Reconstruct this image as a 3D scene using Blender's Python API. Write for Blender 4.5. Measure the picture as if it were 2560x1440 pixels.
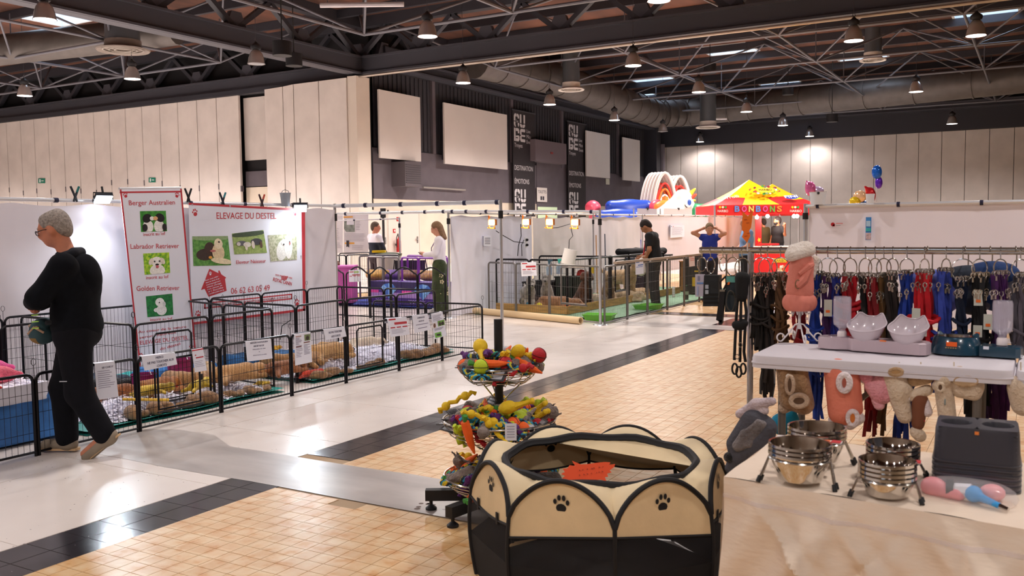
import bpy, math, random
import numpy as np
from mathutils import Vector, Matrix

for o in list(bpy.data.objects): bpy.data.objects.remove(o)
SC = bpy.context.scene
COL = SC.collection
RND = random.Random(11)

# ---------------------------------------------------------------- camera
F_PX, Y_HOR, ROLL, CAM_H, U_X = 2260.0, 567.0, 0.012, 1.58, 2600.0
_pitch = math.atan((720 - Y_HOR) / F_PX)
_yaw = math.atan((U_X - 1280) / math.hypot(F_PX, 720 - Y_HOR))
FW = np.array([-math.sin(_yaw) * math.cos(_pitch), math.cos(_yaw) * math.cos(_pitch), -math.sin(_pitch)])
_r0 = np.array([math.cos(_yaw), math.sin(_yaw), 0.0])
_u0 = np.cross(_r0, FW)
RT = math.cos(ROLL) * _r0 - math.sin(ROLL) * _u0
UP = math.sin(ROLL) * _r0 + math.cos(ROLL) * _u0
EYE = np.array([0, 0, CAM_H])
RG = np.array([math.cos(_yaw), math.sin(_yaw), 0.0])      # picture-right on the ground
FG = np.array([-math.sin(_yaw), math.cos(_yaw), 0.0])     # away from the viewer on the ground
cam_d = bpy.data.cameras.new('camera'); cam = bpy.data.objects.new('camera', cam_d); COL.objects.link(cam)
cam_d.sensor_width = 36; cam_d.lens = 36 * F_PX / 2560; cam_d.clip_end = 300; cam_d.clip_start = .05
cam.matrix_world = Matrix(((RT[0], UP[0], -FW[0], 0), (RT[1], UP[1], -FW[1], 0), (RT[2], UP[2], -FW[2], CAM_H), (0, 0, 0, 1)))
cam_d.dof.use_dof = True; cam_d.dof.focus_distance = 8.5; cam_d.dof.aperture_fstop = 5.0
SC.camera = cam

# ---------------------------------------------------------------- light and exposure
VS = SC.view_settings
VS.view_transform = 'Standard'; VS.look = 'None'; VS.gamma = 1; VS.use_curve_mapping = False
VS.exposure = 0.0
LAMP_W = 1900; LAMP_N = 660; LAMP_L = 4200
WORLD = bpy.data.worlds.new('hall_air'); SC.world = WORLD; WORLD.use_nodes = True
_bg = WORLD.node_tree.nodes['Background']; _bg.inputs[0].default_value = (.75, .85, 1, 1); _bg.inputs[1].default_value = 7.0   # overcast daylight, seen through the roof lights


def ray(x, y): return FW + RT * (x - 1280) / F_PX - UP * (y - 720) / F_PX
def G(x, y, z=0.0):
    d = ray(x, y); return EYE + d * ((z - CAM_H) / d[2])
def AX(x, y, X):
    d = ray(x, y); return EYE + d * (X / d[0])
def AY(x, y, Y):
    d = ray(x, y); return EYE + d * (Y / d[1])
def AD(x, y, D): return EYE + ray(x, y) * D

# ---------------------------------------------------------------- materials
def lin(c):
    if isinstance(c, str):
        c = c.lstrip('#'); c = [int(c[i:i + 2], 16) / 255 for i in (0, 2, 4)]
        return tuple(v / 12.92 if v <= .04045 else ((v + .055) / 1.055) ** 2.4 for v in c)
    return tuple(c)
_M = {}
def M(col, rough=.6, metal=0.0, var=0.0, vs=8.0, col2=None, bump=0.0, bs=40.0, trans=0.0, alpha=1.0, emit=0.0, coat=0.0, spec=.5, sheen=0.0, sub=0.0, ior=1.45, stretch=None, name=None):
    key = (str(col), rough, metal, var, vs, str(col2), bump, bs, trans, alpha, emit, coat, spec, sheen, sub, ior, str(stretch))
    if key in _M: return _M[key]
    m = bpy.data.materials.new(name or 'mat_%s' % str(col).strip('#()').replace(', ', '_')[:20]); m.use_nodes = True
    nt = m.node_tree; N, L = nt.nodes, nt.links; b = N['Principled BSDF']
    c = lin(col); b.inputs['Base Color'].default_value = (*c, 1)
    b.inputs['Roughness'].default_value = rough; b.inputs['Metallic'].default_value = metal
    b.inputs['IOR'].default_value = ior; b.inputs['Specular IOR Level'].default_value = spec
    b.inputs['Transmission Weight'].default_value = trans; b.inputs['Alpha'].default_value = alpha
    b.inputs['Coat Weight'].default_value = coat; b.inputs['Sheen Weight'].default_value = sheen
    if emit: b.inputs['Emission Color'].default_value = (*c, 1); b.inputs['Emission Strength'].default_value = emit
    if var or bump:
        tc = N.new('ShaderNodeTexCoord'); src = tc.outputs['Object']
        if stretch:
            mp = N.new('ShaderNodeMapping'); mp.inputs['Scale'].default_value = stretch; L.new(src, mp.inputs[0]); src = mp.outputs[0]
    if var:
        n = N.new('ShaderNodeTexNoise'); n.inputs['Scale'].default_value = vs; n.inputs['Detail'].default_value = 4; L.new(src, n.inputs['Vector'])
        rp = N.new('ShaderNodeValToRGB'); rp.color_ramp.elements[0].position = .35; rp.color_ramp.elements[1].position = .65
        c2 = lin(col2) if col2 else tuple(v * (1 - var) for v in c)
        rp.color_ramp.elements[0].color = (*c2, 1)
        rp.color_ramp.elements[1].color = (*[min(1, v * (1 + (0 if col2 else var * .6))) for v in c], 1)
        L.new(n.outputs['Fac'], rp.inputs[0]); L.new(rp.outputs[0], b.inputs['Base Color'])
    if bump:
        n = N.new('ShaderNodeTexNoise'); n.inputs['Scale'].default_value = bs; n.inputs['Detail'].default_value = 3; L.new(src, n.inputs['Vector'])
        bp = N.new('ShaderNodeBump'); bp.inputs['Strength'].default_value = bump; bp.inputs['Distance'].default_value = .02
        L.new(n.outputs['Fac'], bp.inputs['Height']); L.new(bp.outputs[0], b.inputs['Normal'])
    _M[key] = m
    return m

# ---------------------------------------------------------------- objects
def tag(o, label=None, cat=None, group=None, kind=None):
    if label: o['label'] = label
    if cat: o['category'] = cat
    if group: o['group'] = group
    if kind: o['kind'] = kind
    return o
def thing(name, label, cat, loc=(0, 0, 0), rz=0.0, group=None, kind=None):
    o = bpy.data.objects.new(name, None); o.empty_display_size = .1; COL.objects.link(o)
    o.location = [float(v) for v in loc]; o.rotation_euler = (0, 0, rz)
    return tag(o, label, cat, group, kind)
def obj(name, me, parent=None):
    o = bpy.data.objects.new(name, me); COL.objects.link(o)
    if parent is not None: o.parent = parent
    return o
def copy_tree(o, parent=None):
    c = o.copy(); COL.objects.link(c); c.parent = parent
    for ch in o.children:
        if ch.type != 'LIGHT': copy_tree(ch, c)
    return c
V3 = lambda p: np.array([float(p[0]), float(p[1]), float(p[2])])
def unit(v): v = V3(v); return v / (np.linalg.norm(v) + 1e-12)
def frame_of(d):
    d = unit(d); a = np.array([0, 0, 1.]) if abs(d[2]) < .9 else np.array([1., 0, 0])
    x = unit(np.cross(a, d)); return x, np.cross(d, x), d

class MB:
    """collects shapes and links them as ONE mesh object"""
    def __init__(s, org=(0, 0, 0)): s.v = []; s.f = []; s.m = []; s.org = V3(org)
    def add(s, vs, fs, m=0):
        n = len(s.v); s.v.extend([tuple(float(q) for q in p) for p in vs]); s.f.extend([tuple(i + n for i in f) for f in fs]); s.m.extend([m] * len(fs)); return s
    def box(s, c, size, rz=0.0, m=0, ax=None):
        c = V3(c); h = [v / 2 for v in size]
        if ax is None: ca, sa = math.cos(rz), math.sin(rz); ax = ((ca, sa, 0), (-sa, ca, 0), (0, 0, 1))
        ax = [V3(a) for a in ax]
        vs = [c + ax[0] * h[0] * i + ax[1] * h[1] * j + ax[2] * h[2] * k for i in (-1, 1) for j in (-1, 1) for k in (-1, 1)]
        return s.add(vs, [(0, 1, 3, 2), (4, 6, 7, 5), (0, 4, 5, 1), (2, 3, 7, 6), (0, 2, 6, 4), (1, 5, 7, 3)], m)
    def bb(s, a, b, m=0):
        a, b = V3(a), V3(b); return s.box((a + b) / 2, abs(b - a), m=m)
    def tube(s, a, b, r, r2=None, n=8, m=0, caps=True):
        a, b = V3(a), V3(b); r2 = r if r2 is None else r2; x, y, _ = frame_of(b - a)
        vs = [p + (x * math.cos(t) + y * math.sin(t)) * q for p, q in ((a, r), (b, r2)) for t in [2 * math.pi * i / n for i in range(n)]]
        fs = [(i, (i + 1) % n, n + (i + 1) % n, n + i) for i in range(n)]
        if caps: fs += [tuple(range(n))[::-1], tuple(range(n, 2 * n))]
        return s.add(vs, fs, m)
    def path(s, pts, r, n=6, closed=False, m=0, caps=True):
        P = [V3(p) for p in pts]; k = len(P); rs = r if hasattr(r, '__len__') else [r] * k
        vs = []; px = None
        for i, p in enumerate(P):
            d = (P[(i + 1) % k] - P[i - 1]) if closed else (P[min(i + 1, k - 1)] - P[max(i - 1, 0)])
            d = unit(d)
            if px is None: x, y, _ = frame_of(d)
            else: x = unit(px - d * np.dot(px, d)); y = np.cross(d, x)
            px = x
            vs += [p + (x * math.cos(t) + y * math.sin(t)) * rs[i] for t in [2 * math.pi * j / n for j in range(n)]]
        fs = []
        for i in range(k if closed else k - 1):
            a, b = i * n, ((i + 1) % k) * n
            fs += [(a + j, a + (j + 1) % n, b + (j + 1) % n, b + j) for j in range(n)]
        if not closed and caps: fs += [tuple(range(n))[::-1], tuple(range((k - 1) * n, k * n))]
        return s.add(vs, fs, m)
    def lathe(s, prof, n=16, c=(0, 0, 0), ax=None, m=0, sx=1.0, sy=1.0):
        c = V3(c); x, y, z = [V3(a) for a in (ax or ((1, 0, 0), (0, 1, 0), (0, 0, 1)))]
        vs = [c + x * r * math.cos(t) * sx + y * r * math.sin(t) * sy + z * h for r, h in prof for t in [2 * math.pi * i / n for i in range(n)]]
        fs = [(k * n + i, k * n + (i + 1) % n, (k + 1) * n + (i + 1) % n, (k + 1) * n + i) for k in range(len(prof) - 1) for i in range(n)]
        return s.add(vs, fs, m)
    def ell(s, c, r, nu=12, nv=8, ax=None, m=0):
        r = r if hasattr(r, '__len__') else (r, r, r)
        c = V3(c); x, y, z = [V3(a) for a in (ax or ((1, 0, 0), (0, 1, 0), (0, 0, 1)))]
        vs = [c + z * r[2], c - z * r[2]]
        for j in range(1, nv):
            p = math.pi * j / nv
            vs += [c + x * r[0] * math.sin(p) * math.cos(t) + y * r[1] * math.sin(p) * math.sin(t) + z * r[2] * math.cos(p) for t in [2 * math.pi * i / nu for i in range(nu)]]
        q = lambda j, i: 2 + (j - 1) * nu + i % nu
        fs = [(0, q(1, i), q(1, i + 1)) for i in range(nu)] + [(1, q(nv - 1, i + 1), q(nv - 1, i)) for i in range(nu)]
        fs += [(q(j, i), q(j + 1, i), q(j + 1, i + 1), q(j, i + 1)) for j in range(1, nv - 1) for i in range(nu)]
        return s.add(vs, fs, m)
    def prism(s, poly, o, x, y, t, m=0):
        """polygon (2-D, in axes x, y at o) extruded by t along x cross y"""
        o, x, y = V3(o), V3(x), V3(y); z = np.cross(x, y); k = len(poly)
        vs = [o + x * a + y * b for a, b in poly] + [o + x * a + y * b + z * t for a, b in poly]
        return s.add(vs, [tuple(range(k))[::-1], tuple(range(k, 2 * k))] + [(i, (i + 1) % k, k + (i + 1) % k, k + i) for i in range(k)], m)
    def grid(s, fn, nu, nv, m=0, cu=False):
        vs = [fn(i / nu, j / nv) for j in range(nv + 1) for i in range(nu + 1)]
        w = nu + 1
        return s.add(vs, [(j * w + i, j * w + i + 1, (j + 1) * w + i + 1, (j + 1) * w + i) for j in range(nv) for i in range(nu)], m)
    def mesh(s, name, mats, smooth=True, ang=.6):
        me = bpy.data.meshes.new(name); o = s.org
        me.from_pydata([(p[0] - o[0], p[1] - o[1], p[2] - o[2]) for p in s.v], [], s.f)
        for mt in (mats if isinstance(mats, (list, tuple)) else [mats]): me.materials.append(mt)
        if any(s.m): me.polygons.foreach_set('material_index', s.m)
        if smooth:
            me.polygons.foreach_set('use_smooth', [True] * len(s.f)); me.set_sharp_from_angle(angle=ang)
        me.update(); return me
    def build(s, name, mats, parent=None, smooth=True, ang=.6): return obj(name, s.mesh(name, mats, smooth, ang), parent)

# ---------------------------------------------------------------- soft bodies: smooth union of capsules and ellipsoids, surface nets
def blob(prims, res=.02, k=.03):
    lo = np.full(3, 1e9); hi = -lo; bbs = []
    for p in prims:
        if p[0] == 'c': a, b, r = V3(p[1]), V3(p[2]), max(p[3], p[4]); l, h = np.minimum(a, b) - r, np.maximum(a, b) + r
        else: c = V3(p[1]); r = max(p[2]); l, h = c - r, c + r
        bbs.append((l, h))
        if p[0] != '-': lo = np.minimum(lo, l); hi = np.maximum(hi, h)
    lo = lo - 3 * res; n = np.ceil((hi + 3 * res - lo) / res).astype(int) + 1
    f = np.full(n, .2, np.float32); ax = [lo[i] + res * np.arange(n[i]) for i in range(3)]
    for p, (l, h) in zip(prims, bbs):
        i0 = np.clip(((l - k - 3 * res - lo) / res).astype(int), 0, n); i1 = np.clip(((h + k + 3 * res - lo) / res).astype(int) + 2, 0, n)
        if (i1 <= i0).any(): continue
        sl = tuple(slice(a, b) for a, b in zip(i0, i1))
        X, Y, Z = [a[q] for a, q in zip(ax, sl)]
        X = X[:, None, None]; Y = Y[None, :, None]; Z = Z[None, None, :]
        if p[0] == 'c':
            a, b = V3(p[1]), V3(p[2]); ba = b - a; L2 = ba @ ba + 1e-12
            t = np.clip(((X - a[0]) * ba[0] + (Y - a[1]) * ba[1] + (Z - a[2]) * ba[2]) / L2, 0, 1)
            d = np.sqrt((X - a[0] - t * ba[0]) ** 2 + (Y - a[1] - t * ba[1]) ** 2 + (Z - a[2] - t * ba[2]) ** 2) - (p[3] + (p[4] - p[3]) * t)
        else:
            c = V3(p[1]); r = p[2]; q = [X - c[0], Y - c[1], Z - c[2]]
            if len(p) > 3 and p[3] is not None:
                A = np.array(p[3], float); q = [A[i][0] * q[0] + A[i][1] * q[1] + A[i][2] * q[2] for i in range(3)]
            k0 = np.sqrt((q[0] / r[0]) ** 2 + (q[1] / r[1]) ** 2 + (q[2] / r[2]) ** 2); k1 = np.sqrt((q[0] / r[0] ** 2) ** 2 + (q[1] / r[1] ** 2) ** 2 + (q[2] / r[2] ** 2) ** 2) + 1e-9
            d = k0 * (k0 - 1) / k1
        g = f[sl]
        if p[0] == '-':
            d = -d; hh = np.maximum(k - np.abs(g - d), 0) / k; f[sl] = np.maximum(g, d) + hh * hh * k * .25
        else:
            hh = np.maximum(k - np.abs(g - d), 0) / k; f[sl] = np.minimum(g, d) - hh * hh * k * .25
    ins = f < 0
    def cor(a, dx, dy, dz): return a[dx:a.shape[0] - 1 + dx, dy:a.shape[1] - 1 + dy, dz:a.shape[2] - 1 + dz]
    cs = sum(cor(ins, i, j, l).astype(np.int8) for i in (0, 1) for j in (0, 1) for l in (0, 1))
    act = np.argwhere((cs > 0) & (cs < 8)); idx = np.full(cs.shape, -1, np.int64); idx[tuple(act.T)] = np.arange(len(act))
    P = np.zeros((len(act), 3)); C = np.zeros(len(act))
    for i in (0, 1):
        for j in (0, 1):
            for d in range(3):
                o0 = [0, 0, 0]; od = [q for q in range(3) if q != d]; o0[od[0]] = i; o0[od[1]] = j; o1 = list(o0); o1[d] = 1
                A = act + o0; B = act + o1; va = f[tuple(A.T)]; vb = f[tuple(B.T)]; msk = (va < 0) != (vb < 0)
                t = np.where(msk, va / (va - vb + 1e-12), 0)
                pt = A.astype(float); pt[:, d] += t; P[msk] += pt[msk]; C[msk] += 1
    P = P / C[:, None] * res + lo
    quads = []
    for d in range(3):
        a0 = [slice(None)] * 3; a1 = [slice(None)] * 3; a0[d] = slice(0, -1); a1[d] = slice(1, None)
        s0, s1 = ins[tuple(a0)], ins[tuple(a1)]; e = np.argwhere(s0 != s1)
        if not len(e): continue
        od = [(d + 1) % 3, (d + 2) % 3]; e = e[(e[:, od[0]] > 0) & (e[:, od[1]] > 0)]
        fl = s0[tuple(e.T)]
        def cell(u, v): c = e.copy(); c[:, od[0]] -= u; c[:, od[1]] -= v; return idx[tuple(c.T)]
        q = np.stack([cell(1, 1), cell(0, 1), cell(0, 0), cell(1, 0)], 1)
        q[~fl] = q[~fl][:, ::-1]; quads.append(q)
    return P, np.concatenate(quads)
def soft(name, prims, mats, parent=None, res=.02, k=.03, pick=None, extra=None, org=(0, 0, 0)):
    P, Q = blob(prims, res, k); P = P - V3(org)
    me = bpy.data.meshes.new(name); nv, nf = len(P), len(Q)
    if extra is not None:
        ev = np.array(extra.v).reshape(-1, 3) - V3(org); P2 = np.vstack([P, ev]); fs = [tuple(q) for q in Q.tolist()] + [tuple(i + nv for i in q) for q in extra.f]
        me.from_pydata(P2.tolist(), [], fs)
    else: me.from_pydata(P.tolist(), [], Q.tolist())
    for mt in (mats if isinstance(mats, (list, tuple)) else [mats]): me.materials.append(mt)
    if pick is not None:
        c = P[Q].mean(1) + V3(org); mi = pick(c).astype(int).tolist() + ([0] * len(extra.f) if extra else [])
        me.polygons.foreach_set('material_index', mi)
    me.polygons.foreach_set('use_smooth', [True] * len(me.polygons)); me.update()
    return obj(name, me, parent)

# ---------------------------------------------------------------- lettering (flat print, raised a hair)
_T = {}
def text(s, o, x, y, mat, parent=None, h=None, w=None, al='C', t=.002, name='lettering', org=(0, 0, 0), shear=0.0, bold=0.0, maxw=None):
    """text with cap height h and/or total width w, at o in axes x (reading) and y (up)"""
    key = (s, bold)
    if key not in _T:
        cu = bpy.data.curves.new('t', 'FONT'); cu.body = s; cu.size = 1; cu.resolution_u = 3; cu.extrude = .5; cu.offset = bold
        ob = bpy.data.objects.new('t', cu); me = bpy.data.meshes.new_from_object(ob)
        n = len(me.vertices); co = np.empty(n * 3); me.vertices.foreach_get('co', co)
        _T[key] = (co.reshape(-1, 3), [tuple(p.vertices) for p in me.polygons]); bpy.data.meshes.remove(me); bpy.data.objects.remove(ob); bpy.data.curves.remove(cu)
    co, fs = _T[key]; co = co.copy()
    lo, hi = co.min(0), co.max(0); W = hi[0] - lo[0]
    co[:, 0] -= lo[0] + (W / 2 if al == 'C' else 0 if al == 'L' else W)
    sy = (h / .69) if h else w / W
    sx = (w / W) if w else sy
    if maxw and W * sx > maxw: sx = maxw / W
    o, x, y = V3(o), V3(x), V3(y); z = np.cross(x, y)
    P = o + np.outer(co[:, 0] * sx + shear * co[:, 1] * sy, x) + np.outer(co[:, 1] * sy, y) + np.outer((co[:, 2] + .5) * t, z) - V3(org)
    me = bpy.data.meshes.new(name); me.from_pydata(P.tolist(), [], fs); me.materials.append(mat); me.update()
    return obj(name, me, parent)

ORD = ['first', 'second', 'third', 'fourth', 'fifth', 'sixth', 'seventh', 'eighth', 'ninth', 'tenth', 'eleventh', 'twelfth', 'thirteenth', 'fourteenth', 'fifteenth', 'sixteenth', 'seventeenth', 'eighteenth', 'nineteenth', 'twentieth']
EX, EY, EZ = np.eye(3)
def struct(name, mb, m, parent=None, smooth=False):
    o = mb.build(name, m, parent, smooth)
    if parent is None: o['kind'] = 'structure'
    return o
# ================================================================ THE HALL
XW, YP, YB = -23.0, 27.74, 59.45        # dark side wall, partition line, back wall
ROOF = 9.7
c_beam = M('#3b3b42', .5, .3); c_beam2 = M('#4a4a52', .5, .3); c_tube = M('#66666e', .45, .3)
c_panel = M('#d9cfc8', .55, var=.07, vs=1.2, bump=.03, bs=60); c_panel2 = M('#d6cabd', .5, var=.05, vs=.8)
c_dark = M('#37363c', .7, var=.15, vs=2, stretch=(1, 6, .4)); c_grey = M('#625a60', .75, var=.1, vs=1.5); c_beige = M('#d8c9b6', .6, var=.06, vs=1.4)
c_gap = M('#1a191c', .8)

# ---- floor: one concrete base, laid with terrazzo slabs, black tiles and small beige tiles
def floor_mat(kind):
    m = bpy.data.materials.new('floor_' + kind); m.use_nodes = True; nt = m.node_tree; N, L = nt.nodes, nt.links; b = N['Principled BSDF']
    ge = N.new('ShaderNodeNewGeometry'); pos = ge.outputs['Position']
    def noise(sc, det=4, st=None):
        src = pos
        if st: mp = N.new('ShaderNodeMapping'); mp.inputs['Scale'].default_value = st; L.new(pos, mp.inputs[0]); src = mp.outputs[0]
        n = N.new('ShaderNodeTexNoise'); n.inputs['Scale'].default_value = sc; n.inputs['Detail'].default_value = det; L.new(src, n.inputs['Vector']); return n.outputs['Fac']
    def ramp(fac, *st):
        r = N.new('ShaderNodeValToRGB'); el = r.color_ramp.elements
        while len(el) < len(st): el.new(.5)
        for e, (p, c) in zip(el, st): e.position = p; e.color = (*lin(c), 1)
        L.new(fac, r.inputs[0]); return r.outputs[0]
    def mix(f, a, c, mode='MIX'):
        x = N.new('ShaderNodeMix'); x.data_type = 'RGBA'; x.blend_type = mode
        if isinstance(f, float): x.inputs[0].default_value = f
        else: L.new(f, x.inputs[0])
        L.new(a, x.inputs[6]); L.new(c, x.inputs[7]); return x.outputs[2]
    if kind == 'terrazzo':
        base = ramp(noise(.9), (.3, '#d6ccc5'), (.7, '#e8e0d9'))
        vo = N.new('ShaderNodeTexVoronoi'); vo.inputs['Scale'].default_value = 22; L.new(pos, vo.inputs['Vector'])
        sp = ramp(vo.outputs['Distance'], (.0, '#ffffff'), (.085, '#ffffff'), (.12, '#000000'))
        wn = ramp(noise(9, 0), (.53, '#000000'), (.6, '#ffffff'))
        msk = mix(1.0, sp, wn, 'MULTIPLY'); dk = ramp(noise(60), (.4, '#6d6868'), (.6, '#9b938d'))
        L.new(mix(msk, base, dk), b.inputs['Base Color']); rough = (.16, .3)
    elif kind == 'black':
        base = ramp(noise(2.5), (.3, '#2b292d'), (.7, '#3d3a3e'))
        vo = N.new('ShaderNodeTexVoronoi'); vo.inputs['Scale'].default_value = 26; L.new(pos, vo.inputs['Vector'])
        sp = ramp(vo.outputs['Distance'], (.0, '#ffffff'), (.05, '#ffffff'), (.09, '#000000'))
        wn = ramp(noise(7, 0), (.55, '#000000'), (.62, '#ffffff'))
        w = N.new('ShaderNodeRGB'); w.outputs[0].default_value = (*lin('#a9a6a6'), 1)
        L.new(mix(mix(1.0, sp, wn, 'MULTIPLY'), base, w.outputs[0]), b.inputs['Base Color']); rough = (.1, .22)
    elif kind == 'beige':
        sn = N.new('ShaderNodeVectorMath'); sn.operation = 'SNAP'; sn.inputs[1].default_value = (.1025, .1025, 1); L.new(pos, sn.inputs[0])
        wn = N.new('ShaderNodeTexWhiteNoise'); L.new(sn.outputs[0], wn.inputs['Vector'])
        a = ramp(noise(11, 5), (.34, '#cf9c60'), (.46, '#d9b584'), (.66, '#dec49c'))
        t = ramp(wn.outputs['Value'], (0, '#f0e2cf'), (1, '#ffffff'))
        L.new(mix(1.0, a, t, 'MULTIPLY'), b.inputs['Base Color']); rough = (.28, .42)
    else:
        base = ramp(noise(1.6, 6, (.6, 2, 1)), (.3, '#8e8682'), (.5, '#a59d98'), (.7, '#b9b1ab')); L.new(base, b.inputs['Base Color']); rough = (.2, .45)
    mr = N.new('ShaderNodeMapRange'); mr.inputs[3].default_value, mr.inputs[4].default_value = rough; L.new(noise(3, 3), mr.inputs[0]); L.new(mr.outputs[0], b.inputs['Roughness'])
    return m
f_ter, f_blk, f_bei, f_con = [floor_mat(k) for k in ('terrazzo', 'black', 'beige', 'concrete')]
grout = M('#a58d70', .8); 
FL = struct('floor', MB().bb((-60, -16, -.2), (24, 62, -.006)), f_ter)
# grout bed under the beige tiles and black strips, concrete repair strips
struct('grout_bed', MB().bb((-4.02, -16, -.0059), (24, 15.1, -.0035)).bb((-4.42, -16, -.0059), (-4.02, 62, -.0035)).bb((-6.0, 15.1, -.0059), (24, 62, -.0033)), grout, FL)
SL = 1.23
slab = MB().box((0, 0, -.003), (SL - .006, SL - .006, .006)).mesh('terrazzo_slab', f_ter, False)
for i in range(5):
    for j in range(-2, 12):
        x, y = -4.423 - SL * (i + .5), 1.37 + SL * (j + .5)
        if y > 14.9: continue
        o = obj('terrazzo_slab', slab, FL); o.location = (x, y, 0)
T2 = .205
btile = MB().box((0, 0, -.002), (T2 - .006, T2 - .004, .0045)).mesh('black_tile', f_blk, False)
def in_strip(y): return 4.02 < y < 4.6 or 13.24 < y < 13.8
n = 0
for j in range(-6, 60):
    for i in (0, 1):
        y = 2.64 + T2 * (j + .5)
        if in_strip(y) or y > 15.1: continue
        o = obj('black_tile', btile, FL); o.location = (-4.42 + T2 * (i + .5), y, 0); n += 1
for i in range(9):                                   # cross band
    for j in (0, 1):
        o = obj('black_tile', btile, FL); o.location = (-5.9 + T2 * (i + .5), 15.15 + T2 * (j + .5), 0.0003)
for i in range(24):
    for j in (0, 1):
        o = obj('black_tile', btile, FL); o.location = (-4.05 + T2 * (i + .5), 15.15 + T2 * (j + .5), 0.0003)
far = MB()
for j in range(84):
    far.box((-4.2175, 15.7 + j * .41, -.002), (.4, .404, .0045))
struct('far_black_tiles', far, f_blk, FL)['kind'] = 'stuff'
TS = .1025
ptile = MB().box((0, 0, -.0015), (TS - .0035, TS - .0035, .0035)).mesh('beige_tile', f_bei, False)
cand = []; rest = MB(); x0, y0 = -3.197 - .0, 3.051
for i in range(-8, 40):
    for j in range(-18, 118):
        x, y = x0 + TS * (i + .5), y0 + TS * (j + .5)
        if x < -4.03 or 3.96 < y < 4.62 or 13.2 < y < 13.83 or y > 15.1: continue
        if 3.84 < y < 3.97 and -3.55 < x < -3.35: continue
        v = np.array([x, y, 0]) - EYE; dp = v @ FW
        if dp < 1: continue
        px, py = 1280 + F_PX * (v @ RT) / dp, 720 - F_PX * (v @ UP) / dp
        seen = -20 < px < 1195 and 1100 < py < 1460 and dp < 5.3
        cand.append((dp if seen else 99 + dp, x, y))
cand.sort()
for q, (d, x, y) in enumerate(cand):
    if q < 300 and d < 90: o = obj('beige_tile', ptile, FL); o.location = (x, y, 0)
    else: rest.box((x, y, -.0015), (TS - .0035, TS - .0035, .0035))
struct('beige_tiles', rest, f_bei, FL)['kind'] = 'stuff'
fb = MB()
for i in range(-28, 60):
    for j in range(0, 30): fb.box((x0 + .41 * (i + .5) + .2, 15.6 + .41 * (j + .5), -.0018), (.403, .403, .003))
struct('far_beige_tiles', fb, f_bei, FL)['kind'] = 'stuff'
def repair(y0_, y1_, xa, xb, jit, seed):
    r = random.Random(seed); n = 40; e0 = [(xa + (xb - xa) * i / n, y0_ + r.uniform(-jit, jit) - (.1 if r.random() < .06 else 0)) for i in range(n + 1)]; e1 = [(x, y1_ + r.uniform(-jit, jit) + (.2 if x < -5.0 and r.random() < .3 else 0)) for x, _ in e0]
    vs = []; 
    for (a, b), (c, d) in zip(e0, e1): vs += [(a, b, .0012), (c, d, .0012)]
    return MB().add(vs, [(2 * i, 2 * i + 2, 2 * i + 3, 2 * i + 1) for i in range(n)])
struct('concrete_repair', repair(3.99, 4.6, -6.3, 10, .012, 3), f_con, FL)
struct('concrete_repair', repair(13.23, 13.8, -6.2, 10, .015, 5), f_con, FL)
for i in range(7):
    g = G(1040 + RND.uniform(0, 70), 1245 + RND.uniform(0, 28)); struct('floor_chip', MB().lathe([(0.0, .0016), (RND.uniform(.008, .02), .0016)], 7, (g[0], g[1], 0)), M('#6e5f58', .8), FL)

# ---- walls
def wallbox(name, a, b, m): return struct(name, MB().bb(a, b), m)
wl = wallbox('wall_left', (-60, YP + .7, 0), (XW, YP + .9, ROOF), c_gap)                 # folding partition in front of it
jx = [-60] + [AY(x, 280, YP)[0] for x in (-330, -280, -232, -186, -142, -100, -59, -21, 14, 49, 83, 118.6, 156, 194, 233, 272, 312.6, 354, 399, 444, 492, 541, 597)]
for a, b in zip(jx[:-1], jx[1:]):
    o = MB().bb((a + .02, YP, .02), (b - .02, YP + .11, 7.28)).build('partition_panel', c_panel, wl, False)
    MB().box((b, YP + .05, 3.6 + RND.uniform(-.3, .3)), (.05, .14, .25)).build('hinge', c_grey, wl, False)
rec = wallbox('wall_recess', (AY(598, 300, YP + .1)[0], YP + .5, 0), (XW - .1, YP + .69, 7.4), c_gap)
a, b = AY(612, 300, YP + .4)[0], AY(666, 300, YP + .4)[0]
MB().bb((a, YP + .35, AY(640, 400, YP + .4)[2]), (b, YP + .45, 7.2)).build('partition_panel', c_panel, rec, False)
MB().bb((a, YP + .35, AY(640, 466, YP + .4)[2]), (b, YP + .45, AY(640, 428, YP + .4)[2])).build('grey_board', c_grey, rec, False)
MB().bb((a, YP + .35, 0), (b, YP + .45, AY(640, 468, YP + .4)[2])).build('beige_board', c_beige, rec, False)
yy = YP - .35
for (p, q, d0, d1) in ((661, 707, .25, .1), (707, 734, .1, -.1), (734, 797, -.1, -.12), (797, 867, -.12, -.15)):
    a, b = AY(p, 250, yy + d0), AY(q, 250, yy + d1)
    MB().prism([(a[0] + .02, a[1]), (b[0] - .02, b[1]), (b[0] - .02, b[1] + .1), (a[0] + .02, a[1] + .1)], (0, 0, .02), EX, EY, 7.35).build('partition_panel', c_panel, rec, False)
MB().bb((AY(869, 250, yy - .1)[0], yy - .1, 0), (AY(891, 250, yy - .1)[0], yy + .7, 7.42)).build('end_post', c_panel2, rec, False)

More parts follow.
